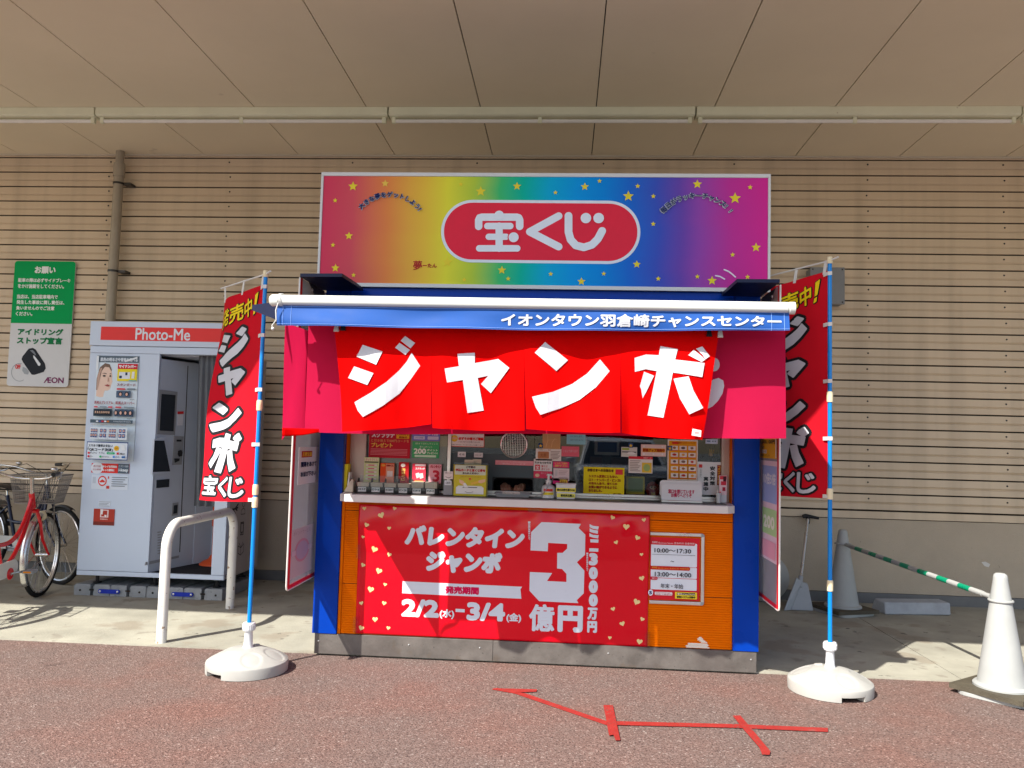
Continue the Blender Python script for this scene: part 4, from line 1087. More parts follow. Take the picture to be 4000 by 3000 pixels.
poster('note_card', 'pale blue scalloped note card at the top of the right window', 'note', SH, bx(r7, 402, 128, 582, 236), '7fb4bc', [('t', 'おすすめします。', .2, .2, .85, .36, '305860'), ('t', '当たりますように', .2, .52, .9, .68, '305860')])
poster('flyer', 'white flyer with brown ticket picture beside the tan poster', 'flyer', SH, bx(r7, 105, 278, 350, 392), 'd2cec8', [('rr', .08, .24, .52, .84, 'a4704c', .15), ('t', '大熊', .18, .4, .42, .7, '7a4428'), ('t', '年賀状くじ 発売', .1, .05, .6, .16, '8a6a30')]+lines(.58, .96, (.2, .32, .44, .56, .68, .8), .05, '8a7a78'))
poster('sign_card', 'small pink card sign with white letters in the right window', 'sign', SH, bx(r7, 352, 255, 522, 352), 'c45c6c', [('t', 'こちらで承ります', .08, .35, .92, .6, 'e8c8cc')])
poster('notice', 'white points-card notice with red square seal in the window', 'notice', SH, bx(r7, 85, 376, 262, 492), 'dedad8', [('t', 'ポイントカードに', .1, .05, .9, .16, '303030'), ('t', 'たまる|つかえる', .06, .22, .94, .42, '202020', .008), ('r', .08, .48, .34, .92, 'c02838'), ('t', '宝', .12, .54, .30, .86, 'f0e8e8', .006), ('t', '宝くじ', .42, .50, .76, .68, 'b03040', .006), ('t', 'ポイント', .42, .74, .88, .92, 'b03040', .006)])
poster('sign_card', 'magenta card sign with pale letters next to the points notice', 'sign', SH, bx(r7, 272, 402, 426, 458), 'd02c68', [('t', 'どうぞご注意を', .1, .12, .9, .46, 'f0d070', .01), ('t', 'お聞かせください', .1, .54, .92, .88, 'f0d070', .01)])
poster('flyer', 'pale flyer with a drawn ticket under the magenta sign', 'flyer', SH, bx(r7, 274, 466, 426, 586), 'd8c4c4', [('r', .1, .15, .26, .6, 'b8b0b0')]+lines(.34, .9, (.18, .3, .42, .7, .82), .05, 'a08c8c'))
poster('flyer', 'deep pink flyer with yellow ticket behind the sanitiser bottle', 'flyer', SH, bx(r7, 85, 494, 262, 560), 'c03c58', [('o', .2, .6, .12, .25, 'e0c0a0'), ('t', '宝くじネット', .4, .15, .95, .4, 'f0d0d8')])
poster('flyer', 'magenta flyer with gold box behind the white notice box', 'flyer', SH, bx(r7, 270, 562, 416, 614), 'c83070', [('rr', .45, .2, .95, .95, 'd8b848', .2), ('t', '当たる', .52, .35, .88, .8, '704010', .01)])
poster('notice', 'yellow customer notice sheet on the right window', 'notice', SH, bx(r7, 563, 456, 955, 724), 'd9c41c', [('t', 'お客さまへのお知らせ', .09, .05, .74, .17, '5a3a10', .009), ('r', .78, .06, .96, .25, 'c03838'), ('t', 'システム変更にともない、', .13, .27, .85, .38, '8a3a18', .006), ('t', 'ロト・ナンバーズ・ビンゴ5', .13, .40, .91, .51, '8a3a18', .006), ('t', 'の当せん金で、宝くじの', .13, .53, .83, .63, '8a3a18', .006), ('t', 'お買い物ができるように', .13, .66, .83, .77, '8a3a18', .006), ('t', 'なりました。', .13, .79, .46, .89, '8a3a18', .006), ('t', '宝くじ売場', .74, .91, .92, .96, '5a3a10', .003)])
poster('flyer', 'white flyer with red head and a framed green picture on the right window', 'flyer', SH, bx(r7, 996, 352, 1226, 512), 'd8d2cc', [('r', 0, 0, 1, .16, 'b83038'), ('t', '招福グッズ', .62, .03, .95, .13, 'e8c8c8'), ('r', .56, .36, .96, .96, 'c8a83c'), ('o', .76, .66, .14, .22, '8aa060')]+lines(.06, .5, (.24, .34, .44, .54, .64, .74, .84), .05, '9a8e88'))
poster('sign_card', 'cream sign with yellow text strip and white buttons on the right window', 'sign', SH, bx(r7, 1115, 237, 1356, 350), 'd8b4a8', [('r', .03, .06, .97, .94, 'dcc8c0'), ('r', .06, .32, .96, .66, 'e0a828'), ('t', '招福グッズ発売中', .07, .34, .95, .64, '8a3010', .02)]+[('o', x, y, .035, .08, 'ece6e2') for x, y in ((.12, .15), (.85, .15), (.12, .82), (.5, .82), (.85, .82))])
it = [('r', .04, .03, .96, .97, 'dd9a1c'), ('rr', .14, .05, .38, .11, 'c03020', .4), ('t', '招福グッズラインナップ', .32, .05, .92, .10, 'b05010', .002)]
for j in range(5):
    for i in range(3):
        x, y = .10+.29*i, .15+.168*j
        it += [('r', x, y, x+.24, y+.105, 'e6ded2'), ('r', x, y+.108, x+.24, y+.125, 'c04a30'), ('o', x+.12, y+.05, .05+.02*((i+j) % 2), .03, ('8a5a3a', 'a03428', '5a4a4a', 'c08a40', '705a50')[(i*2+j) % 5])]
poster('poster', 'orange goods poster with a grid of small pictures on the right window', 'poster', SH, bx(r7, 1370, 192, 1660, 582), 'e0d8cc', it)
poster('notice', 'white safety-measures notice with vertical writing at the right jamb', 'notice', PlY(GY-.008), bx(r7, 1660, 404, 1892, 720), 'bdc4c4', [('v', '安全対策', .50, .12, .72, .72, '2c3438', .008), ('v', '実施中', .24, .44, .44, .90, '2c3438', .008), ('r', .80, .09, .95, .70, '7a1c18'), ('v', 'コロナ感染症', .82, .12, .93, .66, 'd8a840', .003), ('r', .04, .08, .18, .18, 'b03838'), ('v', 'お客様へ', .08, .22, .16, .5, '788080')])
poster('label', 'small pale blue label at the top right of the window', 'label', SH, bx(r7, 1735, 186, 1852, 230), 'a8b8c4', [('r', .1, .3, .4, .6, '4a6a80'), ('o', .6, .45, .06, .15, '506878'), ('o', .8, .45, .06, .15, '506878')])
poster('label', 'small white ticket card with dark print above the white flyer', 'label', SH, bx(r7, 926, 262, 1078, 356), 'b8b8b0', [('r', .05, .1, .5, .3, '8aa040'), ('r', .05, .45, .95, .55, '303438'), ('o', .62, .62, .25, .14, 'd8d8d4')])
for x, y, lb in ((1394, 272, 'small blue and yellow star sticker at the corner of the goods poster'), (152, 248, 'small blue and yellow star sticker beside the tan poster'), (1018, 245, 'small blue and yellow star sticker above the white ticket card')):
    poster('sticker', lb, 'sticker', PlY(GY-.010), bx(r7, x-22, y-22, x+22, y+22), '20406c', [('p', [(.5, .1), (.62, .4), (.95, .42), (.68, .6), (.8, .92), (.5, .72), (.2, .92), (.32, .6), (.05, .42), (.38, .4)], 'd8b838')])

# ------------------------------------------------------------------ things behind the glass
t = thing('monitor', 'dark blue monitor standing behind the right window', 'monitor', W(*r7(790, 340), Y=5.56))
p0, p1 = W(*r7(668, 335), Y=5.55), W(*r7(912, 190), Y=5.55)
b = MB(MT['grey_plastic']); b.box(p0.x, p1.x, 5.55, 5.60, p0.z, p1.z); build(b, 'case', t, bevel=.006)
b = MB(); b.m('16305c').box(p0.x+.02, p1.x-.02, 5.545, 5.549, p0.z+.02, p1.z-.02); build(b, 'screen', t)
b = MB(MT['black_plastic']); b.box((p0.x+p1.x)/2-.03, (p0.x+p1.x)/2+.03, 5.565, 5.59, 1.03, p0.z); build(b, 'stand', t)
b = MB(); b.m('d0d4d4'); pq = PlY(5.544); u0, v0 = pq.uv(*r7(664, 212)); u1, v1 = pq.uv(*r7(692, 190)); b.box(u0, u1, 5.5435, 5.5445, v0, v1); b.text('[2]', PlY(5.543).P, u0+.002, v0+.002, u1-.002, v1-.002, '303434'); build(b, 'number_tag', t)
for j, (x0, x1, z0, z1, c_, lb) in enumerate(((-.95, -.68, 1.082, 1.30, '6a5a48', 'brown storage box on the low shelf inside the kiosk'), (-.55, -.30, 1.082, 1.25, '48545c', 'slate storage box on the low shelf inside the kiosk'), (.30, .62, 1.482, 1.72, 'a85a30', 'orange carton on the high shelf inside the kiosk'), (.66, .9, 1.482, 1.66, '8a7050', 'tan carton on the high shelf inside the kiosk'), (-.2, .15, 1.482, 1.68, '5c6468', 'grey carton on the high shelf inside the kiosk'), (.2, .5, 1.082, 1.28, '705848', 'dull brown carton on the low shelf inside the kiosk'))):
    t = thing('storage_box', lb, 'box', ((x0+x1)/2, 6.35, z0), 'boxes on the shelves inside the kiosk')
    b = MB(); b.m(c_).box(x0, x1, 6.24, 6.46, z0, z1); build(b, 'carton', t, bevel=.004)
    b = MB(); b.m('b8a888').box(x0+.02, x1-.02, 6.236, 6.239, z0+.06, z0+.10); build(b, 'tape_band', t)
# daruma doll and gift box just inside the glass
dc = W(*r7(1228, 735), Y=5.40); dz = dc.z
t = thing('daruma_doll', 'round red daruma doll behind the right window', 'doll', (dc.x, 5.42, dz))
b = MB(); b.m('8a2418').lathe([(.018, 0), (.034, .008), (.043, .03), (.042, .055), (.033, .078), (.016, .092), (.004, .096)], (dc.x, 5.42, dz), 20); build(b, 'body', t, smooth=True)
b = MB(); b.m('c09a78').ball((dc.x, 5.395, dz+.055), .026, 12, 1, .75, .8); fc = build(b, 'face', t, smooth=True)
b = MB(); b.m('141210')
for s in (-1, 1): b.ball((dc.x+s*.010, 5.377, dz+.060), .0045, 8); b.obox((dc.x+s*.011, 5.376, dz+.069), .008, .002, .002)
build(b, 'eye', fc)
b = MB(); b.m('caa040').obox((dc.x, 5.382, dz+.022), .012, .003, .012); build(b, 'gold_mark', t)
b = MB(MT['grey_plastic']); b.lathe([(.045, -.055), (.045, -.002)], (dc.x, 5.42, dz), 16); build(b, 'stand', t)
g0, g1 = W(*r7(972, 730), Y=5.40), W(*r7(1152, 548), Y=5.40)
t = thing('gift_box', 'yellow gift box with red base behind the right window', 'box', ((g0.x+g1.x)/2, 5.42, g0.z))
b = MB(); b.m('c8b850').box(g0.x, g1.x, 5.40, 5.47, g0.z+.012, g1.z); build(b, 'carton', t, bevel=.002)
b = MB(); b.m('8a9c70').box(g0.x+.012, g1.x-.012, 5.397, 5.399, g0.z+.03, g1.z-.01); build(b, 'front_window', t)
b = MB(); b.m('a82838').box(g0.x-.003, g1.x+.003, 5.396, 5.474, g0.z-.004, g0.z+.0115); build(b, 'base', t)
b = MB(MT['grey_plastic']); b.box(g0.x, g1.x, 5.40, 5.47, g0.z-.045, g0.z-.005); build(b, 'plinth', t)
fg = W(*r7(1790, 350), Y=5.40)
t = thing('gold_figurine', 'tiny gold cat figurine in the dark at the right jamb', 'figurine', (fg.x, 5.42, fg.z))
b = MB(); b.m('c08a38').lathe([(.012, 0), (.015, .008), (.013, .02), (.008, .028)], (fg.x, 5.42, fg.z), 14); b.ball((fg.x, 5.418, fg.z+.034), .011, 10); build(b, 'body', t, smooth=True)
b = MB(); b.m('c08a38')
for s in (-1, 1): b.lathe([(.004, 0), (.0008, .009)], (fg.x+s*.007, 5.418, fg.z+.041), 6)
b.tube([(fg.x+.012, 5.415, fg.z+.02), (fg.x+.017, 5.41, fg.z+.04)], .004, 6); build(b, 'ears_and_paw', t)
b = MB(MT['interior']); b.box(fg.x-.05, fg.x+.05, 5.40, 5.46, fg.z-.012, fg.z-.001); build(b, 'ledge', t)

# ------------------------------------------------------------------ the clerk: hands resting behind the money slot
per = thing('person', 'clerk in dark sleeves seated behind the slot with both hands on the desk', 'person', (sx0+.08, 5.95, .17))
def skin_mesh(name, pts, edges, rad, mt, parent, root=0, sub=2):
    me = bpy.data.meshes.new(name); org = WL[parent]
    me.from_pydata([Vector(p)-org for p in pts], edges, []); me.materials.append(mt)
    o = bpy.data.objects.new(name, me); COL.objects.link(o); o.parent = parent; WL[o] = org.copy()
    o.modifiers.new('skin', 'SKIN')
    if not me.skin_vertices: me.skin_vertices.new() if hasattr(me.skin_vertices, 'new') else None
    for i, r_ in enumerate(rad):
        me.skin_vertices[0].data[i].radius = (r_, r_) if not isinstance(r_, tuple) else r_
        me.skin_vertices[0].data[i].use_root = (i == root)
    md = o.modifiers.new('sub', 'SUBSURF'); md.levels = md.render_levels = sub
    return o
cxp = (sx0+sx1)/2
h_l, h_r = W(*r6(1855, 745), Y=5.40), W(*r6(2020, 745), Y=5.40)
HZ = 1.045
try:
    pts = [(cxp, 6.02, .62), (cxp, 6.02, .80), (cxp, 6.0, 1.0), (cxp, 5.99, 1.13), (cxp, 5.98, 1.22), (cxp, 5.96, 1.33), (cxp, 5.95, 1.42),
           (cxp-.17, 5.98, 1.10), (cxp-.24, 5.80, .98), (h_l.x-.02, 5.52, 1.07), (cxp+.17, 5.98, 1.10), (cxp+.24, 5.80, .98), (h_r.x+.02, 5.52, 1.07),
           (cxp-.10, 5.72, .60), (cxp-.10, 5.62, .20), (cxp+.10, 5.72, .60), (cxp+.10, 5.62, .20)]
    ed = [(0, 1), (1, 2), (2, 3), (3, 4), (4, 5), (5, 6), (3, 7), (7, 8), (8, 9), (3, 10), (10, 11), (11, 12), (0, 13), (13, 14), (0, 15), (15, 16)]
    skin_mesh('body', pts, ed, [.15, .14, .15, .11, .05, .085, .07, .07, .048, .03, .07, .048, .03, .08, .05, .08, .05], MT['sleeve'], per)
except Exception as ex:
    print('body', ex)
for s, hp in ((-1, h_l), (1, h_r)):
    b = MB(MT['skin']); cx, cy = hp.x, 5.44
    b.ball((cx, cy+.035, HZ+.028), .036, 14, 1.0, 1.25, .55)
    b.tube([(cx+s*.012, cy+.12, HZ+.032), (cx+s*.004, cy+.06, HZ+.030)], [.026, .027], 10)
    for k_, (dx, ln) in enumerate(((-.026, .9), (-.009, 1.0), (.009, .97), (.026, .78))):
        x = cx+dx
        b.tube([(x, cy+.012, HZ+.036), (x-s*.003, cy-.020*ln, HZ+.042), (x-s*.007, cy-.045*ln, HZ+.028), (x-s*.010, cy-.050*ln, HZ+.006)], [.0095, .0092, .0085, .0065], 8)
    b.tube([(cx-s*.028, cy+.045, HZ+.025), (cx-s*.044, cy+.018, HZ+.020), (cx-s*.040, cy-.012, HZ+.014)], [.0115, .0105, .008], 8)
    ho = build(b, 'hand', per, smooth=True)
    md = ho.modifiers.new('remesh', 'REMESH'); md.mode = 'VOXEL'; md.voxel_size = .003; md.use_smooth_shade = True

# ------------------------------------------------------------------ things on the counter
CZ = 1.0346
def px_box(cr, x0, y0, x1, y1, Y): p, q_ = W(*cr(x0, y1), Y=Y), W(*cr(x1, y0), Y=Y); return p.x, q_.x, p.z, q_.z
# form rack
RYf = 5.15
xa, xb, za, zb_ = px_box(r6, 240, 650, 1132, 800, RYf)
t = thing('form_rack', 'black rack of six lottery form pads with white name labels on the counter', 'rack', ((xa+xb)/2, RYf+.05, CZ))
b = MB(MT['black_plastic']); b.box(xa, xb, RYf+.004, RYf+.09, CZ, CZ+.035); build(b, 'base', t, bevel=.003)
lbls = ['ロト7', 'ロト6', 'ミニロト', 'ビンゴ5', 'ナンバーズ', 'ナンバーズ']
wv = (xb-xa)/6
for i in range(6):
    c = xa+wv*(i+.5)
    b = MB(MT['black_plastic']); b.prism([(c-wv*.48, RYf+.01, CZ+.036), (c-wv*.48, RYf+.09, CZ+.036), (c-wv*.48, RYf+.09, CZ+.085), (c-wv*.48, RYf+.06, CZ+.09), (c-wv*.48, RYf+.03, CZ+.05)], (.004, 0, 0)); build(b, 'divider', t)
    hh = .062 if i < 4 else .075
    b = MB(MT['paper_cream']); b.box(c-wv*.42, c+wv*.44, RYf+.016, RYf+.085, CZ+.036, CZ+hh); build(b, 'form_pad', t, bevel=.001)
    b = MB(); b.m('d0d0cc').box(c-wv*.30, c+wv*.30, RYf-.001, RYf+.0035, CZ+.004, CZ+.034); b.text(lbls[i], PlY(RYf-.0012).P, c-wv*.26, CZ+.013, c+wv*.26, CZ+.027, '2c3440', .0008); build(b, 'name_label', t)
b = MB(MT['acrylic_clear']); b.add([(xa+.03, RYf-.012, CZ+.02), (xb-.02, RYf-.012, CZ+.02), (xb-.02, RYf-.012, CZ+.11), (xa+.03, RYf-.012, CZ+.11)], [(0, 1, 2, 3)]); build(b, 'clear_guard', t, solid=.002)
# leaflets standing behind the rack
LYf = 5.262
for bxx, bg_, items, lb in (((335, 405, 497, 690), 'b8c48c', [('r', .06, .03, .94, .14, 'e8e4c0'), ('t', 'ナットクくじ', .1, .04, .9, .13, 'a02828'), ('r', .04, .16, .96, .2, '303428')]+[('r', .14, .26+.13*i, .86, .33+.13*i, 'e4ded2') for i in range(5)]+[('r', .3, .28+.13*i, .7, .31+.13*i, 'b84038') for i in range(5)], 'tall green leaflet with red rows standing leftmost behind the form rack'),
        ((512, 468, 662, 700), 'c8481c', [('r', .4, .03, .98, .98, 'd89878'), ('o', .2, .1, .14, .06, 'e8a040'), ('t', '3月のくじ', .42, .06, .96, .16, '8a2018', .01), ('r', .5, .36, .9, .62, 'e8dcd4')], 'orange leaflet standing second behind the form rack'),
        ((710, 458, 820, 700), '9c1c20', [('o', .42, .14, .22, .08, 'e4dcd0'), ('v', '開運くじ', .28, .26, .66, .84, 'd8b060', .01)], 'dark red narrow booklet standing third behind the form rack'),
        ((858, 474, 1002, 690), 'c83448', [('r', .2, .02, .98, .12, 'e4d4d4'), ('t', 'スクラッチ', .22, .18, .95, .30, 'f0e8e8', .01), ('p', [(.25, .5), (.5, .44), (.56, .68), (.34, .74)], 'e0d4d0'), ('p', [(.5, .5), (.8, .46), (.86, .7), (.6, .76)], 'd8ccc8'), ('r', .2, .84, .85, .92, 'd8a840')], 'pink scratch-card leaflet standing fourth behind the form rack'),
        ((1036, 480, 1172, 690), 'd49aa4', [('t', 'バレンタイン', .1, .04, .95, .2, 'a02030', .01), ('t', '3', .3, .3, .86, .9, 'b02838', .03)], 'pale pink leaflet with a red numeral standing fifth behind the form rack')):
    poster('leaflet', lb, 'leaflet', PlY(LYf), bx(r6, *bxx), bg_, items, .004, group='leaflets behind the form rack')
# pamphlet holder at the left end
hx0, hx1, hz0, hz1 = px_box(r6, 112, 480, 240, 790, 5.17)
t = thing('pamphlet_holder', 'pale pamphlet holder with a yellow booklet at the left end of the counter', 'holder', ((hx0+hx1)/2, 5.2, CZ))
b = MB(MT['paper_cream']); b.prism([(hx0+.012, 5.14, CZ), (hx1, 5.14, CZ), (hx1, 5.14, CZ+.075), (hx0+.06, 5.14, CZ+.085)], (0, .05, 0)); build(b, 'holder_body', t, bevel=.002)
b = MB(); b.m('d8cc30').prism([(hx0, 5.17, CZ), (hx0+.018, 5.17, CZ), (hx0+.026, 5.17, hz1), (hx0+.002, 5.17, hz1)], (0, .06, 0)); build(b, 'booklet', t)
b = MB(); b.m('d8d4cc').prism([(hx0+.024, 5.16, CZ), (hx0+.036, 5.16, CZ), (hx0+.042, 5.16, CZ+.12), (hx0+.034, 5.16, CZ+.125)], (0, .06, 0)); build(b, 'booklet', t)
# card stand + ballot box
x0, x1, z0, z1 = px_box(r6, 1192, 556, 1300, 800, 5.14)
t = thing('pen_stand', 'small grey stand with a white card next to the yellow box', 'stand', ((x0+x1)/2, 5.16, CZ))
b = MB(MT['grey_plastic']); b.prism([(x0, 5.14, CZ), (x0, 5.19, CZ), (x0, 5.19, CZ+.085), (x0, 5.15, CZ+.07)], (x1-x0, 0, 0)); build(b, 'stand_body', t, bevel=.003)
poster('card', None, None, PlY(5.145), bx(r6, 1200, 556, 1300, 640), 'd4ccca', [('t', 'お願いします', .1, .1, .9, .3, '504848'), ('s', [(.2, .7), (.5, .85), (.8, .7)], .05, '60585a')], parent=t)
poster('card', None, None, PlY(5.138), bx(r6, 1206, 655, 1282, 705), 'c8ccd0', [('t', '記載例', .15, .25, .85, .75, '30343a')], parent=t)
x0, x1, z0, z1 = px_box(r6, 1302, 476, 1664, 806, 5.10)
t = thing('card_collection_box', 'yellow box with drawn hands for returned cards and tickets on the counter', 'box', ((x0+x1)/2, 5.15, CZ))
b = MB(); b.m('d8c820').box(x0, x1, 5.10, 5.20, CZ, z1-.01); build(b, 'carton', t, bevel=.002)
poster('front_print', None, None, PlY(5.0985), bx(r6, 1310, 488, 1656, 800), 'dfca10', [('r', .02, .01, .98, .34, 'e6e2d0'), ('t', 'ご不要の', .36, .03, .66, .11, '40201c', .006), ('t', '申込カードと宝くじ券を', .04, .13, .97, .23, 'b82018', .008), ('t', 'お入れください', .26, .25, .76, .32, '40201c', .006), ('t', 'ご協力ありがとうございます', .18, .38, .84, .43, 'a88a20', .002), ('p', [(.5, .44), (.56, .49), (.52, .49), (.5, .55), (.48, .49), (.44, .49)], 'c03028'),
       ('r', .07, .78, .93, 1, 'dfe0da'), ('p', [(.07, .78), (.14, .72), (.86, .72), (.93, .78)], 'c4c6c0'), ('p', [(.27, .79), (.29, .76), (.74, .76), (.72, .79)], '55564e'), ('p', [(.16, .50), (.30, .56), (.36, .66), (.28, .70), (.18, .62)], 'e2b88c'), ('p', [(.29, .64), (.36, .62), (.46, .78), (.33, .78)], 'e8e8e0'), ('p', [(.98, .47), (.78, .52), (.72, .60), (.86, .62), (.98, .56)], 'e2b88c'), ('p', [(.52, .60), (.76, .54), (.78, .62), (.55, .69)], 'd8b040'), ('s', [(.36, .92), (.43, .95), (.52, .955), (.61, .92)], .012, '6a6a64')], .001, parent=t)
b = MB(MT['paper_cream']); b.box(x0+.06, x0+.12, 5.14, 5.15, z1-.02, z1+.022); b.box(x0+.11, x0+.165, 5.155, 5.165, z1-.02, z1+.026); build(b, 'ticket', t)
b = MB(MT['acrylic_clear']); b.box(x0-.006, x1+.008, 5.096, 5.206, CZ+.001, z1+.004); build(b, 'clear_case', t)
# coin tray under the slot
x0, x1, z0, z1 = px_box(r6, 1752, 765, 2138, 830, 5.17)
t = thing('coin_tray', 'smoked plastic money tray in front of the slot', 'tray', ((x0+x1)/2, 5.2, CZ))
b = MB(MT['grey_plastic']); lo = [(x0+.012, 5.13, CZ), (x1-.012, 5.13, CZ), (x1-.012, 5.25, CZ), (x0+.012, 5.25, CZ)]; b.prism(lo, (0, 0, .004)); build(b, 'tray_floor', t)
b = MB(MT['grey_plastic'])
for p_, q_ in (((x0, 5.125), (x1, 5.125)), ((x1, 5.125), (x1, 5.255)), ((x1, 5.255), (x0, 5.255)), ((x0, 5.255), (x0, 5.125))):
    b.tube([(p_[0], p_[1], CZ+.02), (q_[0], q_[1], CZ+.02)], .005, 6)
b.prism([(x0+.012, 5.13, CZ+.004), (x1-.012, 5.13, CZ+.004), (x1, 5.122, CZ+.021), (x0, 5.122, CZ+.021)], (0, .003, 0)); build(b, 'tray_rim', t)
poster('tray_label', None, None, PlY(5.1205), bx(r6, 1832, 778, 2022, 804), 'b0a49c', [('t', 'お取り忘れにご注意ください', .05, .2, .95, .8, '504844')], .001, parent=t)
# hand sanitiser
x0, x1, z0, z1 = px_box(r7, 158, 450, 296, 755, 5.12); cx = (x0+x1)/2; rr_ = (x1-x0)/2
t = thing('sanitiser_bottle', 'clear hand sanitiser pump bottle with red and yellow labels on the counter', 'bottle', (cx, 5.14, CZ))
b = MB(MT['clear_plastic']); b.lathe([(rr_*.9, 0), (rr_, .006), (rr_, .062), (rr_*.85, .076), (rr_*.4, .086), (rr_*.36, .096)], (cx, 5.14, CZ), 24); build(b, 'bottle_body', t, smooth=True)
b = MB(MT['white_paint']); b.lathe([(rr_*.42, .092), (rr_*.42, .112), (rr_*.2, .114), (rr_*.16, .138), (rr_*.3, .140), (rr_*.3, .150), (rr_*.1, .152)], (cx, 5.14, CZ), 16)
b.tube([(cx, 5.14, CZ+.146), (cx+.02, 5.13, CZ+.146), (cx+.026, 5.128, CZ+.132)], .0045, 6); build(b, 'pump', t, smooth=True)
for za, zb2, c_, tx in ((.044, .06, 'c04038', '手指消毒'), (.022, .038, 'd8c838', 'アルコール消毒液'), (.004, .017, 'd4d4d0', 'ジャワジ羽倉崎')):
    b = MB(); b.m(c_); nn = 8
    w_ = 1.0 if c_ == 'c04038' else 1.25
    f_ = lambda u, v, n: Vector((cx+(rr_+.0008+n)*math.sin(u*w_), 5.14-(rr_+.0008+n)*math.cos(u*w_), CZ+v))
    b.grid(lambda u, v: f_((u-.5)*1.4, za+(zb2-za)*v, 0), 10, 1); b.text(tx, f_, -.55, za+.004, .55, zb2-.004, '6a2820', 0, .0006, cut=.2); build(b, 'bottle_label', t)
b = MB(MT['grey_plastic']); b.tube([(cx-.09, 5.12, CZ+.006), (cx-.06, 5.11, CZ+.02), (cx-.03, 5.10, CZ+.03), (cx-.005, 5.095, CZ+.07), (cx+.002, 5.10, CZ+.10)], .0028, 6); build(b, 'tether_cord', t, smooth=True)
# white tub with yellow notices
x0, x1, z0, z1 = px_box(r7, 298, 618, 490, 790, 5.10)
t = thing('notice_tub', 'white tub with yellow take-home notices beside the sanitiser', 'tub', ((x0+x1)/2, 5.14, CZ))
b = MB(MT['white_paint']); b.prism([(x0+.006, 5.10, CZ), (x1-.006, 5.10, CZ), (x1, 5.096, z1-.004), (x0, 5.096, z1-.004)], (0, .07, 0)); build(b, 'tub_body', t, bevel=.003)
b = MB(MT['white_paint']); b.box(x0-.003, x1+.003, 5.092, 5.172, z1-.0035, z1+.003); build(b, 'rim', t, bevel=.002)
poster('notice_sheet', None, None, PlY(5.0945), bx(r7, 300, 655, 488, 692), 'd8cc50', [('t', '券のお持ち帰りOK', .04, .15, .98, .85, '20241c', .04)], .0012, parent=t)
poster('notice_sheet', None, None, PlY(5.0955), bx(r7, 308, 708, 484, 745), 'd8d060', [('t', '使用済芯購入', .2, .15, .95, .85, '20241c', .04)], .0012, parent=t)
# closed-window sign
x0, x1, z0, z1 = px_box(r7, 1292, 604, 1712, 815, 5.13)
t = thing('closed_sign', 'white arched sign with magenta text saying the window is closed', 'sign', ((x0+x1)/2, 5.15, CZ))
pc = rrect2(x0, CZ+.002, x1, z1, .02, 6)
b = MB(MT['white_paint']); b.prism([(u, 5.155, v) for u, v in rrect2(x0+.004, CZ+.03, x1-.002, z1+.008, .02, 6)[0]], (0, .006, 0)); build(b, 'back_plate', t)
b = MB(MT['white_paint']); b.prism([(u, 5.14, v) for u, v in rrect2(x0+.012, CZ+.001, x1-.006, z1-.012, .02, 6)[0]], (0, .006, 0)); build(b, 'front_plate', t)
b = MB(MT['alu']); b.box(x0+.01, x1-.008, 5.10, 5.138, CZ, CZ+.012); build(b, 'foot', t, bevel=.002)
b = MB(); pz = PlY(5.1395)
for body, q_ in (('窓口を閉じています', (1376, 672, 1630, 706)), ('お隣りへどうぞ', (1404, 710, 1602, 742))):
    u0, v0 = pz.uv(*r7(q_[0], q_[3])); u1, v1 = pz.uv(*r7(q_[2], q_[1])); b.text(body, pz.P, u0, v0, u1, v1, 'a02848', .0009)
build(b, 'lettering', t)
# cup with leaflets at the right end
x0, x1, z0, z1 = px_box(r7, 1822, 660, 1905, 812, 5.17); cx = (x0+x1)/2
t = thing('leaflet_cup', 'clear plastic cup at the right end of the counter', 'cup', (cx, 5.18, CZ))
b = MB(MT['clear_plastic']); b.lathe([(.013, 0), (.017, .06), (.018, .062)], (cx, 5.18, CZ), 18); build(b, 'cup_body', t, smooth=True)
b = MB(); b.m('c8b8b0').tube([(cx-.004, 5.18, CZ+.01), (cx-.008, 5.18, CZ+.078)], .0035, 6); b.m('c03c40').tube([(cx+.006, 5.18, CZ+.01), (cx+.010, 5.18, CZ+.07)], .0035, 6); build(b, 'pen', t)
x0, x1, z0, z1 = px_box(r7, 1872, 535, 1942, 800, 5.20)
t = thing('leaflet_holder', 'narrow clear holder of red and white leaflets at the right jamb', 'holder', ((x0+x1)/2, 5.22, CZ))
b = MB(MT['clear_plastic']); b.box(x0, x1, 5.20, 5.235, CZ, CZ+.05); build(b, 'holder_body', t, bevel=.002)
poster('leaflet', None, None, PlY(5.198), bx(r7, 1868, 535, 1940, 720), 'c0a8ac', [('r', .05, .02, .95, .2, 'b03440'), ('r', .2, .3, .9, .5, 'a83040'), ('r', .5, .05, .9, .3, '402028'), ('r', .4, .6, .8, .8, '902838')], .02, parent=t)

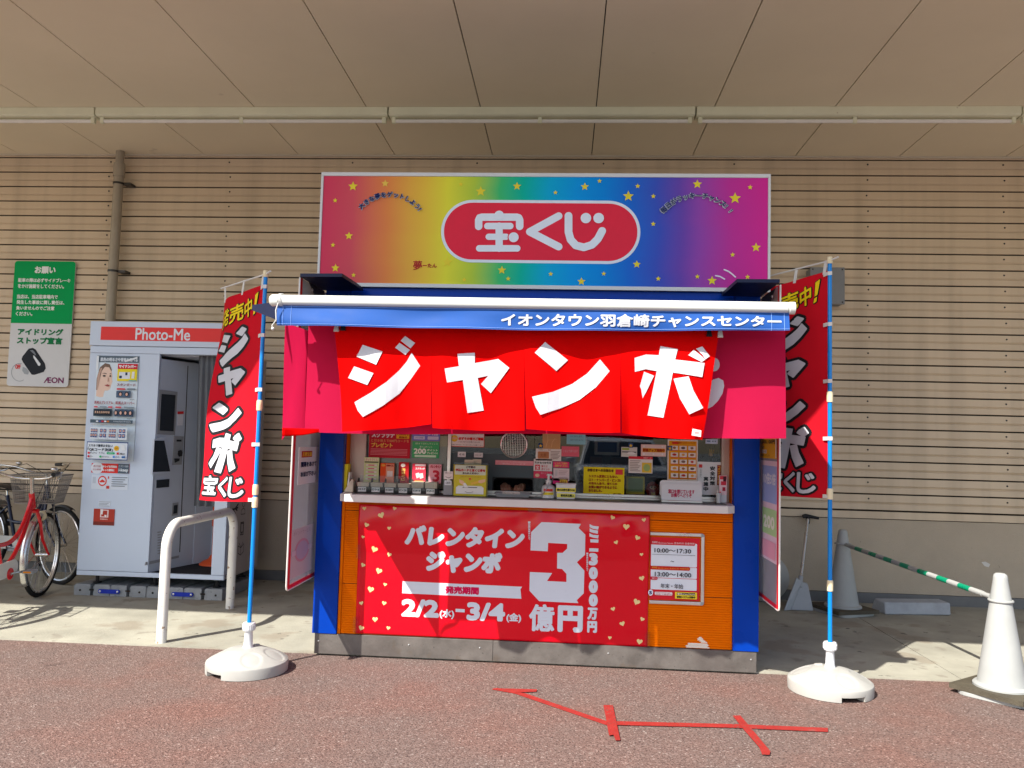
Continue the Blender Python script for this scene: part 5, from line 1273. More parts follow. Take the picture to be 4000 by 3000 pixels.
# ------------------------------------------------------------------ photo booth on its concrete blocks
PY0 = 6.55
X0, X1 = -4.02, -2.765
ZB, ZT = .182, 2.305
pby = PlY(PY0)
t = thing('photo_booth', 'white photo booth with red header and grey curtain against the wall', 'photo booth', ((X0+X1)/2, 6.9, .10))
booth = t
xo0 = W(607, 1700, Y=PY0).x; xo1 = W(831, 2100, Y=PY0).x
zh0 = W(500, 1352, Y=PY0).z; zh1 = W(500, 1368, Y=PY0).z; zh2 = W(700, 1384, Y=PY0).z
zb1 = W(420, 2232, Y=PY0).z
b = MB(MT['booth_white']); b.box(X0-.004, X1+.004, PY0-.012, PY0+.11, zh0, ZT); hd = build(b, 'header', t, bevel=.004)
q0, q1 = pby.uv(398, 1300), pby.uv(870, 1300)
_, za = pby.uv(600, 1332); _, zb_ = pby.uv(600, 1280)
b = MB(); b.m('c83c3a').box(q0[0], X1-.09, PY0-.0155, PY0-.0125, za, zb_); build(b, 'header_strip', hd)
b = MB(); zph = crop(340, 1230, .3618)
u0, v0 = pby.uv(532, 1330-2); u1, v1 = pby.uv(748, 1286)
b.text('Photo-Me', PlY(PY0-.0165).P, u0, v0, u1, v1, 'dfe4e8', .002, .0004); build(b, 'lettering', hd)
b = MB(MT['booth_white']); b.box(X0, X1, PY0, PY0+.10, zh2, zh0-.004); build(b, 'lintel', t, bevel=.002)
b = MB(MT['booth_white']); b.box(X0, xo0, PY0, PY0+.03, zb1+.003, zh2-.002); build(b, 'front_panel', t, bevel=.003)
b = MB(MT['booth_white']); b.box(X0, X1, PY0, PY0+.03, ZB, zb1); build(b, 'kick_plate', t, bevel=.003)
b = MB(MT['booth_white']); b.box(xo1, X1, PY0, PY0+.06, zb1+.003, zh2-.002); build(b, 'jamb', t, bevel=.003)
YB = 7.28
b = MB(MT['booth_side']); b.box(X1-.03, X1, PY0+.062, YB, ZB, 2.06); side = build(b, 'side_panel', t, bevel=.003)
b = MB(MT['booth_side']); b.box(X0, X0+.03, PY0+.032, YB, ZB, 2.06); build(b, 'side_panel', t, bevel=.003)
b = MB(MT['booth_inner']); b.box(X0+.031, X1-.031, YB-.03, YB, ZB, 2.06); build(b, 'back_panel', t)
b = MB(MT['booth_inner']); b.box(X0+.031, X1-.031, PY0+.112, YB-.031, 2.03, 2.06); build(b, 'ceiling', t)
b = MB(MT['booth_mat']); b.box(xo0-.1, X1-.031, PY0+.005, YB-.031, ZB+.002, zb1-.004); build(b, 'floor_mat', t)
# machine face inside, turned towards the seat
m0, m1 = Vector((xo0, PY0+.032, 0)), Vector((-3.27, 7.06, 0))
mu = (m1-m0).normalized(); mn = Vector((mu.y, -mu.x, 0))
pm = Pl(m0, mu, mn); ml = (m1-m0).length
b = MB(MT['booth_inner']); b.prism([pm.P(0, zb1), pm.P(ml, zb1), pm.P(ml, 2.0), pm.P(0, 2.0)], mn*-.05); mach = build(b, 'machine_face', t)
b = MB(MT['booth_inner']); b.add([pm.P(ml, zb1, -.001), (-3.2, YB-.032, zb1), (-3.2, YB-.032, 2.0), pm.P(ml, 2.0, -.001)], [(0, 1, 2, 3)]); build(b, 'machine_return', t, solid=.01)
zin = crop(560, 1350, .5722)
def mpts(pts): return [pm.uv(*zin(x, y)) for x, y in pts]
def mpan(name, pts, n, mt, parent=mach, thick=.006):
    b = MB(); b.m(mt); uv_ = mpts(pts); b.prism([pm.P(u, v, n-thick) for u, v in uv_], mn*thick); return build(b, name, parent)
mpan('edge_groove', [(302, 137), (306, 138), (250, 1410), (245, 1410)], .002, 'siding_gap')
mpan('screen_frame', [(107, 300), (230, 316), (212, 610), (92, 605)], .006, 'grey_plastic')
mpan('screen', [(120, 330), (214, 338), (200, 585), (107, 580)], .010, 'screen_dark')
mpan('slant_shelf', [(62, 640), (135, 625), (185, 870), (48, 880)], .02, 'booth_inner', thick=.02)
mpan('slant_screen', [(64, 648), (128, 648), (168, 858), (52, 862)], .024, 'screen_dark')
mpan('coin_panel', [(206, 616), (272, 620), (258, 812), (196, 815)], .006, 'grey_plastic')
mpan('coin_slot', [(224, 642), (255, 642), (254, 655), (223, 655)], .010, 'black_plastic')
mpan('coin_knob', [(232, 718), (250, 712), (260, 728), (256, 752), (238, 758), (229, 742)], .014, 'black_plastic')
mpan('card_slot', [(206, 770), (242, 770), (240, 785), (210, 800)], .010, 'black_plastic')
mpan('delivery_slot', [(90, 917), (175, 910), (172, 965), (88, 972)], .006, 'screen_dark')
mpan('return_tray', [(196, 1077), (236, 1070), (231, 1156), (190, 1162)], .006, 'grey_plastic')
mpan('return_hole', [(204, 1090), (228, 1086), (224, 1144), (200, 1148)], .010, 'screen_dark')
mpan('instruction_strip', [(233, 450), (274, 448), (273, 466), (233, 468)], .003, 'c03030')
mpan('instruction_sheet', [(233, 470), (272, 468), (266, 545), (232, 545)], .003, 'c8c8cc')
for k_ in range(9):
    y = 1268+k_*18; mpan('vent_slit', [(97, y+4), (120, y), (120, y+6), (97, y+10)], .003, 'grey_plastic')
mpan('skirting', [(14, 1478), (242, 1432), (240, 1448), (10, 1500)], .004, 'grey_plastic')
# curtain
cu0, cu1 = W(752, 1980, Y=PY0+.075).x, W(856, 1980, Y=PY0+.075).x
ct0, ct1 = W(772, 1400, Y=PY0+.075).x, W(842, 1400, Y=PY0+.075).x
zc0, zc1 = W(800, 1979, Y=PY0+.075).z, W(800, 1388, Y=PY0+.075).z
b = MB(MT['curtain_grey'])
def cur(u, v):
    xa = ct0+(cu0-ct0)*v**1.3; xb = ct1+(cu1-ct1)*v
    return Vector((xa+(xb-xa)*u, PY0+.10+.025*math.sin(u*22+.6*math.sin(v*3))*(.4+.6*v), zc1+(zc0-zc1)*v))
b.grid(cur, 60, 16); cu_ = build(b, 'curtain', t, smooth=True)
b = MB(MT['chrome']); b.tube([(xo0+.02, PY0+.10, zc1+.012), (xo1, PY0+.10, zc1+.012)], .007, 8); build(b, 'curtain_rail', t)
b = MB(MT['black_plastic'])
for k_ in range(5): b.tube([Vector((ct0+.01+k_*.03, PY0+.10, zc1+.010))+.014*Vector((0, math.cos(j), math.sin(j))) for j in [i*.785 for i in range(8)]], .003, 5, closed=True)
build(b, 'curtain_ring', t)
# poster panel on the front
zp = crop(340, 1230, .3618)
fx = lambda x, y: ((x-(105-.066*(y-440)))/458, (y-440)/1140)
it = [('r', 0, 0, 1, .065, '55616a'), ('t', '肌色の明るさや背景を選べる', .08, .018, .97, .055, 'b4bcc2', .002),
      ('r', 0, .065, 1, 1, 'c9d6dc')]
face = [(.03, .20), (.10, .12), (.20, .085), (.30, .095), (.36, .14), (.385, .19), (.385, .225), (.40, .25), (.385, .26), (.38, .275), (.37, .29), (.345, .325), (.29, .335), (.23, .335), (.21, .36), (.20, .395), (.12, .40), (.03, .39)]
it += [('p', face, 'c8ae9c'), ('p', [(.02, .22), (.08, .115), (.2, .072), (.31, .082), (.37, .135), (.36, .15), (.30, .112), (.2, .108), (.13, .15), (.09, .25), (.05, .33), (.02, .33)], '6a584c'), ('p', [(.03, .20), (.10, .12), (.14, .12), (.10, .18), (.09, .26), (.06, .32), (.03, .33)], 'a88c7c'), ('p', [(.14, .175), (.20, .165), (.255, .172), (.25, .178), (.20, .172)], '4a3a32'), ('p', [(.325, .172), (.365, .17), (.365, .176), (.33, .178)], '4a3a32'), ('o', .20, .195, .035, .009, '3c3838'), ('o', .345, .195, .02, .009, '3c3838'), ('p', [(.295, .20), (.325, .24), (.315, .252), (.285, .248)], 'b08c7a'), ('p', [(.22, .284), (.30, .275), (.345, .284), (.33, .296), (.28, .296)], '8e4a48'), ('r', .0, .005, .055, .135, 'd8dee0'), ('p', [(.67, .045), (.97, .005), (.97, .022), (.69, .06)], 'd8dee0')]
it += [('r', .52, .075, .985, .125, 'b02030'), ('t', 'マイナンバー', .54, .083, .96, .118, 'e8e0e0', .003), ('r', .52, .126, .985, .24, 'd8c830'), ('r', .56, .155, .82, .22, 'c8ccd0'), ('r', .57, .19, .63, .215, '303c50'), ('r', .71, .158, .76, .185, '303c50'), ('p', [(.87, .15), (.93, .15), (.93, .215), (.86, .215)], 'e0e0d8'), ('r', .8, .232, .98, .24, '3090a0')]
it += [('t', 'スタンダード', .53, .262, .97, .29, '804850', .001), ('rr', .53, .31, .73, .325, 'b84048', .4), ('rr', .78, .31, .98, .325, '68747c', .4), ('rr', .53, .335, .87, .40, '48586c', .1), ('o', .63, .365, .05, .022, '22242c'), ('o', .63, .368, .028, .015, 'c09a8a'), ('o', .78, .365, .05, .022, '22242c'), ('o', .78, .368, .028, .015, 'c09a8a'), ('t', '800円', .86, .41, .97, .423, '40484c')]
it += [('t', '肌美人プレミアム', .03, .435, .47, .465, '905058', .001), ('t', '肌美人スーパー', .53, .435, .98, .465, '905058', .001), ('rr', .03, .485, .12, .5, 'b85058', .4), ('rr', .17, .485, .33, .5, '78848c', .4), ('rr', .37, .485, .47, .5, 'b85058', .4), ('rr', .54, .485, .68, .5, 'b85058', .4), ('rr', .74, .485, .98, .5, '78848c', .4), ('rr', .03, .51, .47, .58, '303c46', .08), ('rr', .53, .51, .98, .58, '48586c', .08)]
for i in range(8): it += [('o', .08+.048*i, .545, .02, .022, '16181c'), ('o', .08+.048*i, .543, .012, .012, 'c0a08a')]
for i in range(4): it += [('o', .58+.115*i, .545, .042, .024, '22242c'), ('o', .58+.115*i, .546, .026, .016, 'c09a8a')]
it += [('t', '1,000円', .31, .592, .47, .607, '40484c'), ('t', '900円', .86, .592, .98, .607, '40484c'), ('r', 0, .613, 1, .645, '46545e'), ('t', '8 Languages Available', .55, .622, .95, .637, 'c0c8cc')]
for i in range(5): it.append(('r', .14+.065*i, .622, .19+.065*i, .637, ('c8ccd0', '405080', 'b03040', 'd0d0d0', 'c07030')[i]))
for i, (x, nn) in enumerate(((.04, 3), (.27, 2), (.50, 3), (.74, 2))):
    it += [('t', 'パスポート', x, .655, x+.16, .666, 'a06048'), ('r', x-.02, .685, x+.19, .80, 'd6dee2')]
    for k_ in range(2):
        for j in range(nn): it += [('r', x+(.17/nn)*j, .70+.045*k_, x+(.17/nn)*j+.13/nn, .735+.045*k_, '2c4c80'), ('o', x+(.17/nn)*j+.065/nn, .716+.045*k_, .02, .011, 'b89080')]
it += [('r', .02, .822, .985, .99, '203870'), ('r', .035, .830, .97, .982, 'd2dae0'), ('t', 'スマホで簡単お支払い', .06, .845, .63, .872, '283038', .001), ('t', '「QRコード決済」', .05, .88, .64, .912, '283038', .0015), ('o', .72, .88, .06, .024, 'd8b030'), ('t', '簡単便利', .68, .87, .76, .89, 'a04020'), ('p', [(.82, .85), (.90, .845), (.93, .895), (.85, .90)], 'e0e4e6'), ('rr', .50, .917, .69, .937, '2c9868', .5), ('t', 'LINE Pay', .54, .921, .65, .933, 'd0e8d8'), ('t', 'PayPay', .12, .92, .28, .936, '484c54'), ('r', .06, .919, .11, .937, 'b83038'), ('t', 'R Pay', .33, .918, .46, .938, '585c64'), ('r', .74, .918, .79, .938, 'b03038'), ('t', 'd払い', .81, .92, .93, .937, '303038', .001), ('o', .09, .96, .025, .011, 'b02840'), ('t', 'Pay', .13, .952, .19, .968, '484c54'), ('o', .37, .96, .025, .011, '2c9860'), ('t', '銀行口座支払', .41, .953, .58, .967, '586068'), ('r', .66, .951, .71, .969, '3070b8'), ('t', '銀聯', .72, .953, .82, .967, '406088'), ('r', .87, .951, .95, .969, '285890')]
poster('price_poster', None, None, PlY(PY0-.004), (368, 1390, 533, 1800), '8c979c', it, .0035, parent=t)
poster('sticker', None, None, PlY(PY0-.003), (357, 1811, 505, 1848), 'c03028', [('o', .15, .5, .16, .62, 'd8dce0'), ('t', '再印刷', .05, .2, .25, .45, '903030'), ('t', '対応機種', .04, .55, .26, .75, '903030'), ('t', 'キレイな写真を', .3, .18, .68, .45, 'e8d8d4', .02), ('t', 'もっと便利に', .3, .55, .62, .82, 'e8d8d4', .02), ('r', .71, 0, 1, 1, '4c5862'), ('t', 'クラウド保存', .73, .12, .98, .35, 'c0c8cc'), ('t', 'i-keep', .73, .45, .98, .9, 'dce2e4', .015)], .002, parent=t)
poster('sticker', None, None, PlY(PY0-.003), (357, 1856, 500, 1912), 'c6ced6', [('r', .03, .15, .12, .6, 'a8b0b8'), ('o', .30, .42, .12, .36, 'c03830'), ('o', .30, .42, .09, .27, 'd0d8dc'), ('p', [(.22, .45), (.30, .3), (.38, .45), (.36, .52), (.24, .52)], 'c03830'), ('r', .45, .08, .48, .25, 'b03830'), ('r', .42, .75, .5, .95, 'b03830')]+lines(.56, .98, (.12, .27, .42, .57, .72), .05, '70787e'), .002, parent=t)
poster('caption', None, None, PlY(PY0-.003), (384, 1957, 432, 1980), 'bac2ca', lines(.05, .95, (.1, .35, .55, .8), .1, '8a9298'), .002, parent=t)
poster('delivery_flap', None, None, PlY(PY0-.006), (365, 1988, 446, 2052), '98382c', [('r', 0, .78, 1, 1, '6c3028'), ('r', .32, .04, .72, .52, 'd8c4c0'), ('r', .38, .1, .66, .46, '98382c'), ('p', [(.32, .02), (.46, .02), (.44, .35), (.36, .3)], 'dcd8d6'), ('p', [(.52, .36), (.64, .36), (.62, .52), (.56, .5)], 'e0d8d4'), ('t', '写真取出口', .34, .58, .70, .66, 'd8b8b0', .005)], .006, parent=t)
# line icons on the side panel
psd = Pl((X1+.0008, 0, 0), (0, 1, 0), (1, 0, 0))
zi = crop(840, 1900, .3015)
def icon(name, strokes_, w_=.006, fills=()):
    b = MB()
    for s_ in strokes_: b.flat(stroke2([psd.uv(*zi(x, y)) for x, y in s_], w_), psd.P, .0004, '2a2624')
    for s_ in fills: b.flat(tess([psd.uv(*zi(x, y)) for x, y in s_]), psd.P, .0004, '2a2624')
    build(b, name, side)
icon('plane_icon', [[(208, 310), (295, 275)], [(300, 230), (262, 285), (285, 310)], [(230, 290), (262, 355)]], .016)
icon('nurse_icon', [[(355, 215), (360, 185), (378, 180), (388, 210), (385, 245), (370, 270), (355, 250), (352, 215)], [(335, 362), (342, 305), (370, 280), (385, 300), (387, 355), (335, 362)], [(365, 200), (378, 200)]])
icon('phone_icon', [[(332, 470), (372, 460), (365, 620), (325, 628), (332, 470)], [(338, 482), (366, 476), (360, 590), (334, 596), (338, 482)], [(340, 608), (352, 606)]], .008)
icon('book_icon', [[(297, 770), (333, 795), (372, 740), (366, 845), (328, 890), (295, 865), (297, 770)], [(333, 795), (328, 890)], [(310, 735), (335, 790), (360, 718)]])
zi = crop(750, 1000, .30147)
icon('woman_icon', [[(845, 1530), (850, 1470), (868, 1460), (885, 1480), (888, 1530), (868, 1555), (845, 1530)], [(838, 1625), (845, 1565), (868, 1555), (885, 1565), (888, 1630)]], .006, [[(838, 1625), (843, 1570), (855, 1560), (866, 1600), (878, 1560), (888, 1572), (888, 1630)], [(845, 1510), (850, 1470), (870, 1460), (887, 1480), (888, 1510), (870, 1490)]])
zi = crop(750, 1480, .30147)
icon('passport_icon', [[(838, 175), (865, 160)]], .004, [[(832, 115), (880, 112), (875, 252), (828, 250)]])
icon('bag_icon', [[(835, 420), (855, 320), (850, 525), (830, 528)]], .008)
for x in (X0+.12, X1-.10, -3.4):
    for y in (6.66, 7.18): b = MB(MT['black_plastic']); b.lathe([(.035, .105), (.035, .115), (.015, .118), (.015, .178)], (x, y, 0), 12); build(b, 'foot', t)
# orange pedestal inside the booth
pc_ = W(832, 2212, Z=.20)
t = thing('pedestal_post', 'orange red post with flared round base inside the photo booth', 'post', (pc_.x, pc_.y, .19))
b = MB(MT['orange_plastic']); zf = zb1-.003
b.lathe([(.12, zf), (.118, zf+.012), (.085, zf+.035), (.045, zf+.05), (.032, zf+.075), (.022, zf+.085)], (pc_.x, pc_.y, 0), 28); build(b, 'base', t, smooth=True)
b = MB(MT['orange_plastic']); b.tube([(pc_.x, pc_.y, zf+.08), (pc_.x, pc_.y, zf+.34)], .018, 16); build(b, 'lower_tube', t, smooth=True)
b = MB(MT['orange_plastic']); b.tube([(pc_.x, pc_.y, zf+.34), (pc_.x, pc_.y, zf+.78)], .026, 16); build(b, 'upper_tube', t, smooth=True)
# concrete blocks under the booth
xb_ = [W(283, 2320, Y=6.58).x, W(425, 2324, Y=6.58).x, W(567, 2328, Y=6.58).x, W(712, 2334, Y=6.58).x, W(866, 2338, Y=6.58).x]
ords = ['leftmost', 'second from the left', 'third from the left', 'rightmost']
for i in range(4):
    a0, a1 = xb_[i]+.002, xb_[i+1]-.002; am = (a0+a1)/2
    t = thing('base_block', 'grey concrete base block under the photo booth, '+ords[i], 'block', (am, 6.9, .008), 'concrete blocks under the photo booth')
    b = MB(MT['block_concrete'])
    for c0_, c1_ in ((a0, am-.012), (am+.012, a1)):
        b.prism([(c0_, 6.59, .008), (c1_, 6.59, .008), (c1_, 6.59, .085), (c1_-.008, 6.60, .10), (c0_+.008, 6.60, .10), (c0_, 6.59, .085)], (0, .62, 0))
    b.box(am-.014, am+.014, 6.66, 7.15, .008, .07)
    build(b, 'block_body', t, bevel=.004)
    b = MB(MT['siding_gap'])
    for xx in (a0+.055, a1-.055): b.lathe([(.009, 0), (.009, .002)], (xx, 6.591, .05), 10, (0, -1, 0))
    b.box(am-.02, am+.02, 6.587, 6.589, .05, .064); build(b, 'socket_hole', t)
    if i in (0, 2):
        xc = xb_[i+1]
        b = MB(MT['joiner_blue']); b.prism([(u, 6.583, v) for u, v in ([(xc+.075*c_+.018*math.cos(R(a_)), .05+.018*math.sin(R(a_))) for c_, rng in ((1, range(-70, 71, 20)), (-1, range(110, 251, 20))) for a_ in rng])], (0, -.008, 0)); jn = build(b, 'joiner_plate', t)
        b = MB(MT['alu'])
        for c_ in (-1, 1): b.lathe([(.009, 0), (.009, .004), (.004, .006)], (xc+c_*.075, 6.575, .05), 10, (0, -1, 0))
        build(b, 'bolt', jn)

# ------------------------------------------------------------------ white hoop guard rail
gx = -2.612; ya, yb = 5.245, 6.335
t = thing('guard_rail', 'chipped white steel hoop rail standing on the pavement by the photo booth', 'guard rail', (gx, (ya+yb)/2, .008))
pth = [(gx, ya, .006), (gx, ya, .62)]+[(gx, ya+.155-.155*math.cos(R(a_)), .62+.155*math.sin(R(a_))) for a_ in range(10, 91, 10)]
pth += [(gx, yb-.155+.155*math.sin(R(a_)), .62+.155*math.cos(R(a_))) for a_ in range(0, 91, 10)]+[(gx, yb, .006)]
b = MB(MT['white_pipe']); b.tube(pth, .033, 18); build(b, 'hoop', t, smooth=True)

# ------------------------------------------------------------------ banner stands (nobori)
NOB = {}
def letters():
    """big katakana, normalised to their own boxes"""
    out = []
    for polys in (JI, YA, NN, BO):
        xs = [p[0] for q_ in polys for p in q_]; ys = [p[1] for q_ in polys for p in q_]
        x0, x1, y0, y1 = min(xs), max(xs), min(ys), max(ys)
        out.append([[((p[0]-x0)/(x1-x0), (y1-p[1])/(y1-y0)) for p in q_] for q_ in polys])
    return out
LET = letters()
def banner_stand(loc, label, top, fbot, dirt, dirb, lt, lb, colz, base_rot):
    bx_, by_ = loc
    t = thing('banner_stand', label, 'banner', (bx_, by_, 0), 'red banner stands beside the kiosk')
    # water-filled plastic base
    b = MB(MT['base_white']); Rb = .232; nr, na = 36, 120
    pet = [(R(a_+base_rot), .16) for a_ in range(0, 360, 60)]
    def dome(i, j):
        a_ = 2*math.pi*i; r_ = .028+(Rb-.028)*j
        x, y = r_*math.cos(a_), r_*math.sin(a_)
        z = .062+.072*(1-j**2.1)
        for pa, pr in pet:
            d_ = math.hypot(x-pr*math.cos(pa), y-pr*math.sin(pa))
            if d_ < .060: z -= .0055*min(1, (.060-d_)/.006)
        d_ = math.hypot(x-.08*math.cos(R(base_rot+200)), y-.08*math.sin(R(base_rot+200)))
        if d_ < .024: z += .006
        z = min(z, .062+.072*(1-j**2.1)+.007)
        return Vector((bx_+x, by_+y, z))
    b.grid(dome, na, nr)
    # skirt with two cut-outs
    for i in range(na):
        a0, a1 = 2*math.pi*i/na, 2*math.pi*(i+1)/na
        def zb2(a_):
            d_ = min(abs(((a_-R(base_rot+c_)+math.pi) % (2*math.pi))-math.pi) for c_ in (0, 180))
            return .003 if d_ > .30 else .030
        am_ = (a0+a1)/2; z_ = zb2(am_)
        p = lambda a_, r_, z: (bx_+r_*math.cos(a_), by_+r_*math.sin(a_), z)
        b.add([p(a0, Rb, .062), p(a1, Rb, .062), p(a1, Rb+.003, .052), p(a0, Rb+.003, .052), p(a1, Rb+.001, z_), p(a0, Rb+.001, z_), p(a1, Rb-.05, z_), p(a0, Rb-.05, z_)], [(0, 1, 2, 3), (3, 2, 4, 5), (5, 4, 6, 7)])
        z2 = zb2(am_+2*math.pi/na)
        if z2 != z_: b.add([p(a1, Rb+.001, z_), p(a1, Rb+.001, z2), p(a1, Rb-.05, z2), p(a1, Rb-.05, z_)], [(0, 1, 2, 3)])
    bs_ = build(b, 'base', t, smooth=True, auto=35)
    b = MB(MT['white_paint']); b.lathe([(.033, .128), (.026, .15), (.023, .225), (.030, .235)], (bx_, by_, 0), 20); build(b, 'neck', bs_, smooth=True)
    b = MB(MT['white_paint'])
    nn = 20
    b.lathe([(.034, .232), (.036, .238), (.036, .272), (.033, .277), (.016, .277)], (bx_, by_, 0), 28)
    for k_ in range(20): b.obox((bx_+.0365*math.cos(k_*.314), by_+.0365*math.sin(k_*.314), .254), .002, .002, .014, Matrix.Rotation(k_*.314, 3, 'Z'))
    build(b, 'collar', bs_)
    b = MB(MT['pole_blue']); b.tube([(bx_, by_, .24), (bx_, by_, top-.02)], .0125, 14); build(b, 'pole', t, smooth=True)
    b = MB(MT['cream_plastic']); b.lathe([(.016, top-.03), (.017, top-.028), (.017, top+.008), (.012, top+.012)], (bx_, by_, 0), 16); build(b, 'pole_cap', t, smooth=True)
    for z in colz:
        b = MB(MT['cream_plastic']); b.lathe([(.0145, z-.034), (.0175, z-.032), (.0185, z), (.0175, z+.024), (.0145, z+.03)], (bx_, by_, 0), 12); build(b, 'pole_joint', t, smooth=True)
    P0 = Vector((bx_, by_, top-.012))
    dT, dB = Vector((*dirt, 0)), Vector((*dirb, 0))
    b = MB(MT['clip_white']); b.tube([P0-dT.normalized()*.06+Vector((0, 0, .012)), P0, P0+dT*1.02+Vector((0, 0, -.02))], .0055, 8); build(b, 'crossbar', t, smooth=True)
    ztop = top-.07; h_ = ztop-fbot
    Wf = .45
    def flag(u, v, n=0.0):
        """u 0..1 free edge -> pole, v 0..1 bottom -> top"""
        s = 1-u; k_ = (1-v)
        e = k_**2.2
        d_ = dT.lerp(dB, e)
        x = .018+s*1.0
        nrm = Vector((d_.y, -d_.x, 0)).normalized()
        if nrm.y > 0: nrm = -nrm
        wv_ = .018*math.sin(s*5.5+v*5)*s+.012*math.sin(s*11-v*7)*s+.03*math.sin(s*3.1)*e
        p = Vector((bx_, by_, 0))+d_.normalized()*.016+d_*s*.98+nrm*(wv_+n)
        p.z = ztop-h_*k_-.035*s*(v**2)-.012*s
        return p
    b = MB(MT['flag_red']); b.grid(lambda u, v: flag(u, v), 36, 70); fl = build(b, 'flag', t, smooth=True)
    # print: u and v are stretched separately, so outlines are widened in both
    au, av = 1/.47, 1/h_
    def put(polys, u0, v0, u1, v1, oc, ow, fc, tilt=0, fat=.0045):
        b = MB(); pcs = [([(u0+p[0]*(u1-u0), v0+p[1]*(v1-v0)+tilt*p[0]) for p in pc_[0]], pc_[1]) for pc_ in polys]
        b.m(oc); k_ = 0
        for pc_ in pcs:
            pc2 = cut2(pc_, .06)
            for j in range(12):
                du, dv = ow*au*math.cos(j*.5236), ow*av*math.sin(j*.5236)
                b.add([flag(min(1, max(0, p[0]+du)), p[1]+dv, .0018+k_*.00002) for p in pc2[0]], pc2[1]); k_ += 1
        b.m(fc)
        for j in range(7):
            du, dv = (0, 0) if j == 0 else (fat*au*math.cos(j*1.047), fat*av*math.sin(j*1.047))
            for pc_ in pcs:
                pc2 = cut2(pc_, .06); b.add([flag(min(1, max(0, p[0]+du)), p[1]+dv, .0048+.0002*j) for p in pc2[0]], pc2[1])
        build(b, 'character', fl)
    tx_ = [(.05, .840, .31, .925, '発'), (.33, .852, .58, .937, '売'), (.61, .862, .77, .945, '中'), (.80, .868, .90, .955, '!')]
    for u0, v0, u1, v1, ch_ in tx_:
        g = glyphs(ch_); vv = fit(g[0], 0, 0, 1, 1)
        if ch_ == '!': put([tess([(.42, 1), (1, 1), (.62, .32), (.28, .32)]), tess([(.2, .2), (.56, .2), (.46, 0), (.1, 0)])], u0, v0, u1, v1, '181618', .0085, 'e0c418', .015, fat=.002); continue
        put([(vv, g[1])], u0, v0, u1, v1, '181618', .0085, 'e0c418', .015, fat=.003)
    for k_, (u0, v0, u1, v1) in enumerate(((.05, .648, .70, .825), (.13, .500, .68, .635), (.09, .322, .70, .462), (.15, .128, .76, .312))):
        put([tess(q_) for q_ in LET[k_]], u0, v0, u1, v1, '1c1a1c', .022, 'cloth_white', fat=.004)
    for u0, v0, u1, v1, ch_ in ((.06, .030, .38, .112, '宝'), (.42, .022, .58, .108, 'く'), (.62, .020, .86, .108, 'じ')):
        g = glyphs(ch_); vv = fit(g[0], 0, 0, 1, 1); put([(vv, g[1])], u0, v0, u1, v1, '1c1a1c', .017, 'cloth_white', fat=.005)
    # loops that tie the flag to the pole and crossbar
    for v in (.985, .76, .51, .26, .01):
        z = flag(1, v).z
        b = MB(MT['clip_white'])
        d_ = (flag(.93, v)-flag(1, v)).normalized(); nrm = Vector((d_.y, -d_.x, 0)).normalized()
        c_ = Vector((bx_, by_, z))
        lp = [c_+d_*.04+nrm*.008, c_+d_*.0+nrm*.0165, c_-d_*.0165, c_-nrm*.0165, c_+d_*.04-nrm*.008]
        for q_ in range(4): b.add([lp[q_]+Vector((0, 0, -.011)), lp[q_+1]+Vector((0, 0, -.011)), lp[q_+1]+Vector((0, 0, .011)), lp[q_]+Vector((0, 0, .011))], [(0, 1, 2, 3)])
        build(b, 'tie_loop', t, solid=.0015)
    for u in (.06, .52, .95):
        p = flag(u, 1); q_ = P0+dT*(1-u)*.98+Vector((0, 0, -.02*(1-u)+.008))
        b = MB(MT['clip_white']); s_ = dT.normalized()*.011
        b.add([p-s_+Vector((0, 0, -.015)), p+s_+Vector((0, 0, -.015)), q_+s_, q_-s_], [(0, 1, 2, 3)]); build(b, 'tie_loop', t, solid=.0015)
    return t
eL = W(866, 1140, Y=5.14)-Vector((-1.838, 4.755, 0)); fL = W(772, 1940, Y=4.88)-Vector((-1.838, 4.755, 0))
banner_stand((-1.838, 4.755), 'red lottery banner with white katakana on a blue pole, left of the kiosk', 2.375, .985, (eL.x, eL.y), (fL.x, fL.y), 0, 0, (1.565, 1.06, .985), 238)
banner_stand((1.560, 4.875), 'red lottery banner half hidden behind the kiosk side screen, on its right', 2.525, 1.10, (-.29, .43), (-.30, .42), 0, 0, (1.70, 1.13, .60), 285)

